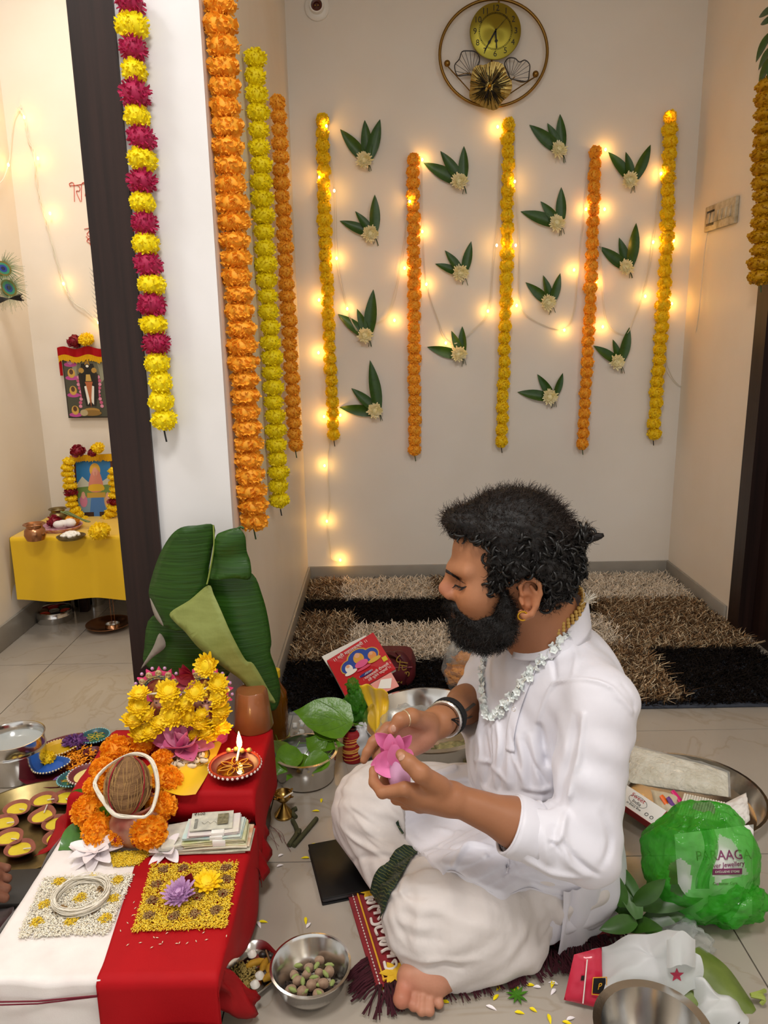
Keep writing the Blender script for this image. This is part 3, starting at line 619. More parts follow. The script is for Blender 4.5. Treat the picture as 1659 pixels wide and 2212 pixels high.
flower_on('rose', 'dark red rose on the left top of the lower picture', ay(168, 974, 3.28), .03, 'rose'); flower_on('marigold', 'yellow marigold on top of the lower picture', ay(211, 968, 3.28), .03, 'ymum'); flower_on('rose', 'dark red rose beside the marigold on the lower picture', ay(200, 978, 3.27), .02, 'rose')
flower_on('marigold', 'large yellow marigold lying on the yellow satin table cloth', az(215, 1147, tz+.03), .042, 'ymum')
# pots and plates on the table
def pot(name, label, c, R, m, h=1.1, cat='pot'):
    t = G().lathe([(.45*R, 0), (.8*R, .1*R), (1.0*R, .45*R*h), (.93*R, .8*R*h), (.72*R, .98*R*h), (.78*R, 1.12*R*h), (1.02*R, 1.2*R*h), (.98*R, 1.24*R*h), (.7*R, 1.13*R*h), (.64*R, .98*R*h), (.82*R, .75*R*h), (.85*R, .45*R*h), (.4*R, .12*R), (0, .1*R)], 32)
    return t.obj(name, m, None, label=label, cat=cat)
def loc(o, c, rot=None):
    o.location = c
    if rot: o.rotation_euler = rot
    return o
loc(pot('pot', 'small copper pot at the left end of the prayer table', 0, .042, M_COPPER, 1.35), az(78, 1168, tz))
loc(pot('pot', 'small brass pot behind the flower plate on the prayer table', 0, .038, M_OLDBRASS, 1.4), az(128, 1130, tz))
def plate(name, label, c, R, m, h=.018, lip=.2, cat='plate', n=40):
    g = G().lathe([(0, .002), (R*(1-lip), .002), (R*.96, h), (R, h), (R, h-.002), (R*(1-lip)+.003, 0), (0, 0)], n); return loc(g.obj(name, m, None, label=label, cat=cat), c)
c = az(132, 1143, tz); plate('plate', 'plate of flowers and cloth on the prayer table', c, .088, mat('pink_print', 'b0607e', .5, noise=(70, 'e0c8c4', .8)))
flower_on('rose', 'dark red rose on the flower plate of the prayer table', c+A(-.035, .02, .03), .028, 'rose'); flower_on('marigold', 'orange marigold on the flower plate of the prayer table', c+A(.04, .03, .03), .032, 'orange')
g = G(); [g.ell(c+A(.03+.02*math.cos(k), -.02+.02*math.sin(k*1.7), .03), (.025, .02, .016), 10, 6) for k in range(4)]; g.obj('cotton_wad', M_WCLOTH, None, off=tuple(c), label='white cotton wad on the flower plate', cat='cotton')
g = G()
for k in range(14): p = c+A(.02, .03, .06); e = c+A(.11+.02*rnd.random(), -.01+.02*rnd.random(), .03); g.tube([p+A(rnd.uniform(-.03, 0), rnd.uniform(-.01, .01), .01), e], .0018, 4)
g.obj('grass_bunch', mat('dry_grass', '6d7a44', .6), None, off=tuple(c), label='bunch of green grass blades across the flower plate', cat='grass')
c = az(154, 1163, tz); plate('plate', 'small metal plate with white sweets at the table front', c, .056, M_OLDBRASS, .012)
g = G(); [g.ell(c+A(.032*math.cos(k*2.4)*math.sqrt(k/26), .03*math.sin(k*2.4)*math.sqrt(k/26), .013+.012*(1-k/26)), (.011, .009, .007), 8, 5, R3(0, 0, k)) for k in range(26)]
g.obj('white_sweets', mat('sugar', 'f0ece4', .7), None, off=tuple(c), label='heap of white sweets on the small metal plate', cat='sweets', kind='stuff')
# below the table
for (u, v, R, H_) in ((155, 1306, .055, .13), (203, 1298, .05, .12)):
    loc(G().lathe([(R*.97, 0), (R, .01), (R, H_), (R*1.06, H_+.004), (R*.97, H_+.006), (R*.95, .012), (0, .01)], 32).obj('steel_tumbler', M_STEEL, None, label='steel canister under the prayer table, %s of two' % ('left' if u < 180 else 'right'), cat='canister', group='steel canisters under the table'), az(u, v+6, 0))
c = az(120, 1338, 0); t = thing('spice_box', 'stacked steel spice box with a see-through lid under the prayer table', 'spice box', tuple(c)); R = .078
G().lathe([(R*.96, 0), (R, .004), (R, .024), (R*1.02, .026), (R*1.02, .03), (R, .032), (R, .05), (R*.96, .052), (R*.9, .05), (R*.88, .03), (0, .03)], 40, c).obj('body', M_STEEL, t)
for k in range(7):
    a = k*PI/3; q = c+(A(.05*math.cos(a), .05*math.sin(a), .033) if k < 6 else A(0, 0, .033)); G().lathe([(.022, 0), (.022, .012), (.019, .012), (.018, .008), (0, .009)], 16, q).obj('spice_cup', mat('spice_%d' % k, ['c23a1e', '3c4a2a', 'a42018', '6a4a2a', 'c8401e', '2c2a22', '8a8a7a'][k], .6), t)
c = az(236, 1356, 0); t = thing('incense_stand', 'brass dish with an upright wire incense stand', 'incense stand', tuple(c))
G().lathe([(0, .004), (.05, .004), (.075, .018), (.095, .024), (.095, .021), (.07, .012), (.045, 0), (0, 0)], 40, c).obj('dish', M_COPPER, t); G().lathe([(.03, .005), (.03, .02), (.026, .02), (.024, .01), (0, .012)], 20, c+A(.015, 0, 0)).obj('cup', M_STEEL, t)
g = G()
for dx in (-.007, .007): g.tube([c+A(.02+dx, 0, .012), c+A(.02+dx, 0, .15)], .0013, 5)
g.tube([c+A(.013, 0, .15), c+A(.027, 0, .155)], .0013, 5); g.obj('wire', M_COPPER, t)
# peacock feathers at the left edge
t = thing('peacock_feathers', 'bunch of peacock feathers at the left wall', 'feathers', tuple(ax(-10, 610, LW+.04)))
MB_ = mat('barb_green', '2f6e46', .4, noise=(50, '6d7a3a', .7), coat=.3)
def feather(e, d, R, nm='feather'):
    e = np.asarray(e); d = nrm(d); x = nrm(crs(d, A(0, -1, 0))); g = G()
    for k in range(70):
        a = -2.2+4.4*k/69; dd = nrm(d*math.cos(a)+x*math.sin(a)); L_ = R*rnd.uniform(1.2, 2.3)
        p = e+dd*R*.3; g.tube([p, p+dd*L_*.5+A(0, -.004, -.002), p+dd*L_+A(0, -.002, -.01)], [.0011, .0009, .0004], 3)
    g.tube([e-d*.2, e], .0016, 5); o = g.obj(nm, MB_, t)
    for q, c_ in ((.85, '7a6a2a'), (.65, '2f8a6a'), (.42, '1f3f9a'), (.22, '141c4a')):
        z = -.003-.002*(1-q); G().add([e+d*R*q*1.2*math.cos(k*PI/10)+x*R*q*.9*math.sin(k*PI/10)+A(0, z, 0) for k in range(20)], [tuple(range(20))]).obj('eye_spot', mat('eye_'+c_, c_, .3, coat=.4), o, False)
feather(ax(8, 580, LW+.05), (.5, 0, -.35), .034); feather(ax(20, 622, LW+.06), (.4, 0, -.5), .036)
g = G()
for k in range(16): p = ax(-8, 640+k*1.2, LW+.05); g.tube([p, p+A(.05, 0, -.01+.002*k), p+A(.09+.02*rnd.random(), 0, -.02+.004*k)], .0012, 4)
g.obj('dark_barbs', mat('dark_barb', '1e1c1a', .6), t)
# white feather fluff on the door-frame edge
g = G()
for k in range(22): p = A(-.673, PY-.0, ay(213, 590+k*5, PY)[2]); g.tube([p, p+A(-.006+.02*(k % 2)*.4, -.012, .012)], [.001, .0003], 3)
g.obj('white_plume', mat('plume', 'cfccc6', .8), None, off=(-.673, PY, 1.3), label='thin white plume stuck to the edge of the dark door frame', cat='feather')
# ============================================================ SHAGGY RUG
def rugcol(x, y):
    C1, C2, C3 = S('c9b8a2'), S('7d6248'), S('17110e')
    B = [(-.37, 3.28, -.20, 3.58, 1), (-.20, 3.28, .22, 3.56, 0), (.22, 3.28, .40, 3.58, 1), (.40, 3.28, .9, 3.58, 2), (.94, 3.22, 1.40, 3.58, 0),
         (-.37, 2.62, -.14, 3.10, 1), (-.14, 2.62, .27, 2.95, 0), (.27, 2.50, .62, 2.66, 1), (.92, 2.68, 1.45, 3.22, 1), (.66, 2.72, .92, 3.02, 0), (.66, 2.26, .98, 2.72, 1)]
    k = 2
    for a, b, c, d, i in B:
        if a <= x < c and b <= y < d: k = i
    return (C1, C2, C3)[k], k
RC0, RC1 = S('d8c2a0'), S('503a28')
rg = thing('shaggy_rug', 'shaggy rug with cream, brown and black rectangles at the back wall', 'rug', (.5, 2.9, 0))
G().rbox((.523, 2.905, .006), (1.79, 1.33, .012), .005).obj('backing', mat('rug_backing', '3a3f4a', .9), rg)
n = 62000; X = NR.uniform(-.37, 1.415, n); Y = NR.uniform(2.245, 3.575, n); V = np.zeros((n, 6, 3)); C = np.zeros((n, 6, 3)); a = NR.uniform(0, 2*PI, n)
kk = np.array([rugcol(a_, b_)[1] for a_, b_ in zip(X+NR.normal(size=n)*.008, Y+NR.normal(size=n)*.008)]); PAL = np.array([S('e8dac6'), S('8f7050'), S('17110e'), RC0, RC1]); rr_ = NR.rand(n)
ck_ = np.where((kk == 1) & (rr_ < .3), 3, np.where((kk == 1) & (rr_ < .5), 4, kk)); s_ = np.array([.036, .034, .024])[kk]*NR.uniform(.7, 1.2, n); t1 = np.stack([np.cos(a), np.sin(a), a*0], 1)*.0022
lean = np.stack([NR.normal(size=n)*.016, NR.normal(size=n)*.014-.007, a*0], 1); b = np.stack([X, Y, a*0+.008], 1); zz = np.stack([a*0, a*0, s_], 1); m_ = b+lean*.6+zz*.62; e = b+lean*1.5+zz
for j, w_ in enumerate((b-t1, b+t1, m_-t1, m_+t1, e-t1*.4, e+t1*.4)): V[:, j] = w_
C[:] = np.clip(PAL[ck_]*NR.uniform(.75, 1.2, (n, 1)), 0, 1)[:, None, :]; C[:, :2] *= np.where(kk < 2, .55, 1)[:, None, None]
idx = np.arange(n)[:, None]*6; F = np.concatenate([idx+[0, 1, 3, 2], idx+[2, 3, 5, 4]]).tolist()
g = G(); g.v = [V.reshape(-1, 3)]; g.c = [C.reshape(-1, 3)]; g.n = n*6; g.f = F; g.m = [0]*len(F)
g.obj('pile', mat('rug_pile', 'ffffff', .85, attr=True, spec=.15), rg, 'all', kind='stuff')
# ============================================================ ALTAR
SZ, BZ = .18, .25
# low stool under the cloths
st = thing('low_stool', 'low wooden stool under the white and red altar cloths', 'stool', (-.49, 1.25, 0))
G().rbox((-.487, 1.255, .165), (.39, .43, .026), .004).obj('seat_board', M_WOOD, st)
for x in (-.66, -.37):
    for y in (1.08, 1.43): G().rbox((x, y, .076), (.04, .04, .152), .004).obj('leg', M_WOOD, st)
bx = thing('altar_box', 'low wooden box raising the back of the altar under red cloth', 'box', (-.48, 1.565, 0))
G().rbox((-.485, 1.575, .122), (.365, .245, .244), .004).obj('body', M_WOOD, bx)
def clothsheet(name, mats, label, pts_fn, nu, nv, th=.0012, off=(0, 0, 0), **k):
    g = G(); g.grid(pts_fn, nu, nv); o = g.obj(name, mats, None, 'all', off=off, label=label, cat='cloth', **k)
    md = o.modifiers.new('thickness', 'SOLIDIFY'); md.thickness = th; md.offset = 0; return o
fy, lx = 1.028, -.692
def wcl(u, v):      # u: X left->split ; v: back -> front edge -> down
    xr = -.478-.036*max(0, 1-v*1.35); x = lx+(xr-lx)*u; s = v*.50
    if s < .39: return A(x, 1.418-s, SZ+.0025+.0012*fbm(x*14, s*14, 1))
    d = s-.39; return A(x+.006*d, fy-.004-.004*math.sin(x*30)*d*8-.006*fbm(x*10, d*5, 4), SZ+.0025-min(.004, d*.5)-max(0, d-.004)*(1+.12*math.sin(x*14+2)))
M_WCL = mat('white_cotton_stained', 'eae4e0', .7, noise=(16, 'd9c9c6', .45), sheen=.2, bump=(420, .15))
clothsheet('altar_cloth', M_WCL, 'white cotton cloth over the left of the low altar stool', wcl, 26, 50, off=(-.6, 1.2, SZ))
g = G(); g.grid(lambda u, v: A(lx-.004-.012*v-.006*math.sin(u*11), 1.40-.37*u, SZ-v*(.10+.02*math.sin(u*5))), 24, 8); g.grid(lambda u, v: A(lx-.01+.235*u, fy+.004-.006*math.sin(u*9)*v, SZ-.06-v*(.075+.012*math.sin(u*6+1))), 24, 6)
g.obj('altar_cloth', M_WCL, None, 'all', off=(-.69, 1.2, SZ), label='lower white cloth layer hanging below the stool edge', cat='cloth')
g = G(); g.tube([(lx-.006, fy-.010, SZ-.030), (-.58, fy-.013, SZ-.027), (-.483, fy-.011, SZ-.020)], .0014, 5); g.tube([(lx-.006, fy-.011, SZ-.036), (-.58, fy-.014, SZ-.031), (-.483, fy-.011, SZ-.022)], .0012, 5)
g.obj('maroon_thread', mat('maroon_thread', '6a1226', .8), None, off=(-.58, fy-.01, SZ-.03), label='maroon thread lines along the front of the white cloth', cat='thread')
def rcl(u, v):      # u: split -> right edge -> down the right side ; v back -> front -> down
    xl = -.484-.036*max(0, 1-v*1.35); s = v*.49; W_ = -.288-xl; yy = 1.418-min(s, .392); k = min(1, max(0, (yy-1.06)/.2)); su = u*(W_+.03+.13*k*k*(3-2*k))
    x = xl+min(su, W_); dz = max(0, su-W_); z = SZ+.005+.0008*fbm(x*12, s*12, 7)
    y = 1.418-min(s, .392); dv = max(0, s-.392)
    if dv > 0: y = fy-.008-.006*math.sin(x*25)*dv*6; z -= dv*(1+.05*math.sin(x*20))
    if dz > 0: x += .003+.006*math.sin(y*24+dz*8)*min(1, dz*7); z -= dz*(.98)
    return A(x, y, max(z, .004))
clothsheet('altar_cloth', M_RED, 'red cloth strip over the right of the low altar stool', rcl, 40, 44, off=(-.4, 1.2, SZ))
M_REDN = mat('red_net_cloth', 'b80f18', .6, transl=.35)
def flare(name, label, pts_a, pts_b, n=14, m=10, wob=.006, mt=None):
    a, b = spline(pts_a, n), spline(pts_b, n); L = min(len(a), len(b)); a, b = a[:L], b[:L]
    g = G(); g.grid(lambda u, v: a[int(round(u*(L-1)))]*(1-v)+b[int(round(u*(L-1)))]*v+wob*A(math.sin(u*17+v*5), math.cos(v*9+u*4), .6*math.sin(u*11)), L-1, m)
    o = g.obj(name, mt or M_REDN, None, 'all', off=tuple(a[0]), label=label, cat='cloth'); md = o.modifiers.new('thickness', 'SOLIDIFY'); md.thickness = .0008; return o
flare('cloth_corner', 'thin red cloth corner flaring from the stool front', [az(430, 2105, .17), az(470, 2100, .16), az(484, 2080, .16)], [az(440, 2170, .07), az(545, 2195, .02), az(556, 2150, .03)])
flare('cloth_corner', 'torn red cloth edge hanging beside the cash', [az(528, 1850, .17), az(530, 1800, .17), az(548, 1740, .2)], [az(575, 1900, .05), az(583, 1845, .06), az(574, 1790, .08)])
flare('cloth_corner', 'torn red cloth tip trailing on the floor right of the stool', [az(522, 1870, .16), az(516, 1930, .16), az(508, 1975, .16)], [az(582, 1868, .02), az(545, 1925, .02), az(520, 1985, .04)])
flare('cloth_corner', 'sheer red cloth corner over the clay lamp tray', [az(150, 1745, .2), az(158, 1775, .19), az(135, 1822, .185)], [az(125, 1772, .16), az(100, 1830, .14), az(72, 1850, .13)], wob=.003)
# red cloth over the box: top with slight bumps, front, right side to the floor, left side
x0, x1, y0, y1 = -.685, -.291, 1.442, 1.71
def bcl(u, v):      # u: left side up, across, right side down; v: back -> front -> down front
    su = u*(.12+(x1-x0)+.165)-.12; s = v*.345
    x = x0+min(max(su, 0), x1-x0); dl = max(0, -su); dr_ = max(0, su-(x1-x0)); y = y1-min(s, .268); dv = max(0, s-.268)
    z = BZ+.002+.004*max(0, fbm(x*11, y*11, 3)); 
    if dv > 0: y -= .004+.012*math.sin(PI*min(1, dv/.075))**2; z -= dv
    if dl > 0: x -= .006+.2*dl; z -= dl*.95
    if dr_ > 0: x += .002+.004*math.sin(y*26+1)*min(1, dr_*6); z -= dr_*.985
    return A(x, y, max(z, .003))
clothsheet('altar_cloth', M_RED, 'red cloth draped over the raised box at the altar back', bcl, 60, 36, off=(-.48, 1.57, BZ))
# ---------------- rice squares
def rice(name, label, quad, n, cols, z=SZ, h=.004, spots=(), edge=.012):
    q = [az(u, v, z+.006) for u, v in quad]; g = G(); sp = [(az(u, v, z+.006), r_, c_) for u, v, r_, c_ in spots]
    V = np.zeros((n, 6, 3)); u = NR.uniform(0, 1, n)[:, None]; v = NR.uniform(0, 1, n)[:, None]
    p = (q[0]*(1-u)+q[1]*u)*(1-v)+(q[3]*(1-u)+q[2]*u)*v; p[:, :2] += NR.normal(size=(n, 2))*.0018; lay = NR.uniform(0, h, n); C = np.array(cols)[NR.randint(len(cols), size=n)]
    for s_, r_, k_ in sp:
        d = np.linalg.norm(p[:, :2]-s_[:2], axis=1); m_ = d < r_*NR.uniform(.6, 1.1, n); C[m_] = np.array(k_)[NR.randint(len(k_), size=m_.sum())]; lay[m_] += .004*(1-d[m_]/r_/1.1)
    d = unit(NR.normal(size=(n, 3))*A(1, 1, .35)); x = unit(np.cross(A(.1, .2, 1), d)); y = np.cross(d, x); p[:, 2] += lay; L_ = .0034
    for j, w_ in enumerate((-d*L_, x*.001, y*.001, -x*.001, -y*.001, d*L_)): V[:, j] = p+w_
    C = np.repeat((C*NR.uniform(.88, 1.08, (n, 1)))[:, None, :], 6, 1)
    ix = np.arange(n)[:, None]*6; F = np.concatenate([ix+t_ for t_ in ([0, 2, 1], [0, 3, 2], [0, 4, 3], [0, 1, 4], [5, 1, 2], [5, 2, 3], [5, 3, 4], [5, 4, 1])]).tolist()
    g.v = [V.reshape(-1, 3)]; g.c = [np.clip(C.reshape(-1, 3), 0, 1)]; g.n = n*6; g.f = F; g.m = [0]*len(F)
    return g.obj(name, mat('grain', 'ffffff', .55, attr=True), None, 'all', off=tuple((q[0]+q[2])/2), label=label, cat='rice', kind='stuff')
RW = [S('f6efdc'), S('fff9ec'), S('efe4ca')]; RYE = [S('f0cc2c'), S('e6bc1c'), S('f6da50')]; RB = [S('9c7a48'), S('866236'), S('b08c58')]
c2 = lambda x, y: (x*.3858, 1780+y*.3858)
rice('white_rice', 'square of pale rice grains with yellow dots on the white cloth', [(96, 1896), (289, 1890), (233, 2017), (38, 2026)], 8200, RW, spots=[(*c2(x, y), .013, RYE) for x, y in ((330, 330), (515, 300), (660, 320), (250, 455), (450, 420), (635, 425), (210, 555), (400, 550), (590, 535))]+[(*c2(x, y), .012, RB) for x, y in ((580, 370), (340, 485), (525, 485))])
rice('yellow_rice', 'square of yellow rice grains with brown dots on the red cloth', [(328, 1869), (514, 1863), (488, 2004), (286, 2014)], 8200, RYE, z=SZ+.003, spots=[(*c2(x, y), .012, RB) for x, y in ((915, 262), (1025, 255), (1265, 250), (880, 345), (1270, 315), (855, 435), (1110, 410), (1250, 395), (835, 520), (975, 525), (1090, 510), (1210, 490))])
rice('yellow_rice', 'small heap of yellow rice under the clay pot', [(238, 1843), (330, 1838), (300, 1868), (245, 1872)], 1500, RYE)
for i, (x, y) in enumerate([(750, 437), (758, 470), (744, 510), (714, 553), (675, 597), (715, 676), (786, 664), (862, 634), (880, 636), (910, 660), (897, 672), (990, 668), (1005, 664), (1048, 666), (1098, 655), (1156, 647), (1268, 626), (850, 690), (1140, 607), (935, 610)]):
    p = az(*c2(x, y), SZ+.0075); d = nrm(A(rnd.uniform(-1, 1), rnd.uniform(-1, 1), 0)); xx, yy, _ = frame(d); s_ = .0036
    G().add([p-d*s_, p+xx*.0011, p+yy*.0011, p-xx*.0011, p-yy*.0011, p+d*s_], [(0, 2, 1), (0, 3, 2), (0, 4, 3), (0, 1, 4), (5, 1, 2), (5, 2, 3), (5, 3, 4), (5, 4, 1)]).obj('rice_grain', mat('loose_grain', 'e6d6b8', .55), None, 'all', off=tuple(p), label='single loose rice grain lying on the bare red cloth', cat='rice grain', group='loose rice grains on the red cloth')
# thread ring on the white rice
c = az(175, 1936, SZ+.016); g = G()
for k in range(34):
    ph = rnd.uniform(0, 6.28); r0 = .047+rnd.uniform(-.004, .004); zz = rnd.uniform(-.007, .012)
    g.tube([c+A((r0+.002*math.sin(3*a+ph))*math.cos(a), (r0*.95+.002*math.sin(2*a+ph))*math.sin(a), zz+.003*math.sin(2*a+ph)) for a in np.arange(28)*2*PI/28], .0010, 4, closed=True)
g.obj('thread_ring', M_THREAD, None, 'all', off=tuple(c), label='coiled ring of white sacred thread on the pale rice', cat='thread')
def chrys(label, c, R, m, nr, seed, n=90, core='6b3a66', dome=.45, w=.14, name='chrysanthemum'):
    t = thing(name, label, 'flower', tuple(c)); g = G(); mum(g, c, nr, R, n, 0, seed, dome, w=w); g.obj('petals', m, t)
    x, y, z = frame(nr); g = G(); [g.ell(np.asarray(c)+z*R*.30+(x*math.cos(k*2.4)+y*math.sin(k*2.4))*R*.02*k**.5*2.2, R*.055, 6, 4) for k in range(14)]; g.obj('heart', mat('heart_'+core, core, .8), t); return t
chrys('purple chrysanthemum lying on the yellow rice', az(389, 1935, SZ+.018), .036, mat('purple_petal', 'd4aad4', .6, noise=(50, 'b27cb8', .6), transl=.2), (-.1, -.25, 1), 4, 100)
chrys('yellow chrysanthemum with a green heart on the yellow rice', az(447, 1909, SZ+.016), .032, M_YEL, (.1, -.3, 1), 9, 46, '4a6a24', .3, .2)
g = G(); p = az(405, 1912, SZ+.012); g.leaf(p, (0.3, -.2, .9), (0, -1, .3), .03, .012, .3, .4); g.obj('rose_petal', mat('rose_petal'), None, off=tuple(p), label='dark red rose petal behind the purple chrysanthemum', cat='petal')
# ---------------- clay pot with coconut, thread, marigolds
kc = az(283, 1846, SZ+.004)+A(0, .055, 0)
t = thing('kalash_pot', 'painted clay pot holding the coconut, ringed by marigolds', 'pot', tuple(kc))
G().lathe([(.026, 0), (.045, .006), (.058, .028), (.056, .05), (.044, .066), (.036, .072), (.042, .082), (.038, .084), (.03, .072), (.05, .045), (.02, .012), (0, .01)], 36, kc).obj('body', mat('glazed_clay', '8e4436', .4, noise=(18, 'd0b08c', .6)), t)
for k in range(9): a = k*.7; G().ell(kc+A(.0575*math.cos(a), .0575*math.sin(a), .03), (.006, .006, .011), 8, 5).obj('painted_blob', mat('blood_red_paint', '8a1420', .4), t)
cc = ay(276, 1697, kc[1]-.008); Rc = R3(-.5, .12, .3)
mco = mat('coconut_husk', '8a6742', .9, noise=((16, 16, 110), '54371f', .9), bump=((40, 40, 220), .9, .004))
co = thing('coconut', 'husked brown coconut with fibres set on the clay pot', 'coconut', tuple(cc))
g = G(); g.ell(cc, (.045, .045, .057), 28, 18, Rc, fn=lambda d: 1+.03*math.sin(3*math.atan2(d[1], d[0]))+.05*max(0, -d[2]-.6)); g.obj('nut', mco, co)
g = G(); ax_ = Rc @ A(0, 0, -1); X_, Y_, _z = frame(ax_)
for k in range(170):
    a = rnd.uniform(0, 6.28); s0 = rnd.uniform(-.9, .6); s1 = s0+rnd.uniform(.3, .9); P = []
    for t_ in np.linspace(s0, min(1, s1), 6):
        r_ = math.sqrt(max(0, 1-t_*t_))*.0462+.001; aa = a+.12*math.sin(k+2*t_); P.append(cc+ax_*t_*.058+(X_*math.cos(aa)+Y_*math.sin(aa))*r_)
    g.tube(P, .0004, 3)
g.obj('fibres', mat('husk_fibre', 'b08a54', .9), co)
g = G()
for a0 in (.6, 2.2, 3.9, 5.4):
    g.tube([cc+ax_*t_*.059+(X_*math.cos(a0+.1*t_)+Y_*math.sin(a0+.1*t_))*math.sqrt(max(0, 1-t_*t_))*.0475 for t_ in np.linspace(-.95, .98, 14)], .0014, 5)
g.obj('red_thread', mat('red_thread', '8c1020', .8), co)
# white thread loop round the coconut
g = G(); base = [(205, 1692), (232, 1655), (285, 1628), (325, 1642), (340, 1690), (333, 1735), (318, 1762), (285, 1766), (250, 1760), (226, 1732)]
zz = [.29, .30, .31, .31, .297, .287, .283, .283, .283, .287]
P0 = spline([az(u, v, z) for (u, v), z in zip(base, zz)], 80, True)
for k in range(14):
    ph = k*.45; g.tube(P0+.0035*np.stack([np.cos(np.arange(len(P0))*.22+ph), np.sin(np.arange(len(P0))*.22+ph), np.cos(np.arange(len(P0))*.22+ph*1.3)], 1), .0012, 4, closed=True)
g.obj('thread_loop', M_THREAD, None, 'all', off=tuple(cc), label='thick white thread loop draped around the coconut', cat='thread')
pom('fresh', mat('fresh_marigold', 'ffb21e', .6, noise=(90, 'ff9408', .7), transl=.25), wid=.16, np_=300, frill=.26, sq=.82)
MG = [(251, 1619, 31, .285, 'at the back left of the ring'), (305, 1606, 29, .285, 'at the back of the ring beside the lotus'), (351, 1640, 23, .28, 'small, right of the thread loop top'), (361, 1686, 33, .27, 'at the right of the coconut'), (349, 1741, 31, .245, 'at the lower right of the coconut'), (320, 1797, 38, .225, 'largest, at the front of the clay pot'), (262, 1803, 24, .215, 'small, at the front between two big ones'),
      (216, 1790, 36, .215, 'at the front left above the white lotus'), (192, 1752, 34, .235, 'at the left end above the betel leaf'), (207, 1700, 25, .27, 'at the upper left inside the red fold'), (221, 1660, 25, .28, 'small, at the far left of the thread loop'), (246, 1675, 16, .27, 'tiny, tucked inside the thread loop')]
for u, v, r, z, lb in MG:
    p = az(u, v, z); d = np.linalg.norm(p-O0)/math.hypot(1, 1*0)*.98; flower_on('marigold', 'fresh orange marigold '+lb, p, r*d/FPX*1.0, 'fresh', 'marigold', 'fresh marigolds around the clay pot')
def leafpx(g, a, za, b, zb, W, nr=(0, -.4, 1), bend=.2, cup=.2, shape=MANGO, **k):
    p, q = az(*a, za), az(*b, zb); g.leaf(p, q-p, nr, np.linalg.norm(q-p), W, bend, cup, 10, shape, **k); return p
M_FRESH = mat('fresh_leaf', '47801c', .35, noise=(40, '356612', .6), transl=.12)
for a, za, b, zb, W_, lb in [((285, 1756), .26, (309, 1688), .32, .02, 'pointed leaf standing against the right of the coconut'), ((280, 1754), .255, (300, 1722), .30, .02, 'short broad leaf low on the coconut front'), ((240, 1752), .25, (203, 1756), .235, .013, 'leaf poking out left under the thread loop'), ((190, 1717), .25, (152, 1712), .25, .012, 'leaf tip lying over the red fold at left')]:
    g = G(); p = leafpx(g, a, za, b, zb, W_, (0, -1, .5)); g.obj('mango_leaf', M_FRESH, None, off=tuple(p), label=lb, cat='leaf', group='leaves around the coconut')
BETEL = lambda t: (math.sin(PI*min(1, t**.62*.97+.03))**.75)*(1 if t < .75 else (1-t)/.25*.55+.45)
M_BETEL = mat('betel_leaf', '5f9018', .3, noise=(30, '487410', .6), transl=.12, bump=(38, .6, .004))
g = G(); p = leafpx(g, (190, 1790), .20, (125, 1835), .187, .032, (.2, -.3, 1), .1, .1, BETEL, wav=.03); g.obj('betel_leaf', mat('betel_leaf_dark', '3c741c', .3, coat=.3, noise=(30, '214f14', .6)), None, off=tuple(p), label='broad betel leaf at the left corner of the white cloth', cat='leaf')
# ---------------- lotuses
def lotus(name, label, c, R, m, rows, tilt=(0, 0), m2=None, seed=0, stamen=True):
    r = np.random.RandomState(seed); t = thing(name, label, 'lotus', tuple(c)); Rt = R3(tilt[0], tilt[1], 0)
    for n_, el, L_, W_, bd in rows:
        for k in range(n_):
            a = 2*PI*(k+r.uniform(-.15, .15))/n_+el; e = el+r.uniform(-.12, .12); d = Rt @ A(math.cos(e)*math.cos(a), math.cos(e)*math.sin(a), math.sin(e)); up = Rt @ A(-math.sin(e)*math.cos(a), -math.sin(e)*math.sin(a), math.cos(e))
            G().leaf(np.asarray(c), d, up, R*L_*r.uniform(.9, 1.1), R*W_, bd, .5, 8, lambda q: math.sin(PI*min(1, q*.86+.1))**.8).obj('petal', m if k % 2 or not m2 else m2, t)
    if stamen:
        g = G()
        for k in range(18): a = k*2.4; d = Rt @ nrm(A(math.cos(a)*.35, math.sin(a)*.35, 1)); g.tube([np.asarray(c), np.asarray(c)+d*R*.42], [.0012, .0008], 4)
        g.obj('stamens', mat('stamen_purple', '9a4a78', .6), t)
    return t
M_LOT = mat('pink_lotus', 'ee86b4', .5, noise=(25, 'd860a0', .5), transl=.3); M_LOT2 = mat('pale_pink_lotus', 'f4a6c6', .5, noise=(25, 'de74a8', .5), transl=.3); M_WL = mat('white_lotus', 'faf6f6', .5, noise=(20, 'f0dce6', .4), transl=.12)
lotus('lotus', 'open pink lotus in front of the garlanded idols', az(395, 1612, .285), .074, M_LOT, [(6, -.05, 1, .36, -.35), (5, .5, .9, .34, -.5), (4, 1.05, .72, .3, -.4)], (.25, 0), M_LOT2, 2)
lotus('lotus', 'white lotus lying at the left foot of the clay pot', az(205, 1838, SZ+.012), .062, M_WL, [(9, -.02, 1, .22, -.1), (7, .35, .85, .22, -.2)], (.2, -.1), None, 3, False)
lotus('lotus', 'small white lotus lying between clay pot and cash', az(362, 1836, SZ+.012), .052, M_WL, [(6, -.02, 1, .24, -.1), (4, .4, .8, .24, -.2)], (.2, -.15), None, 6, False)
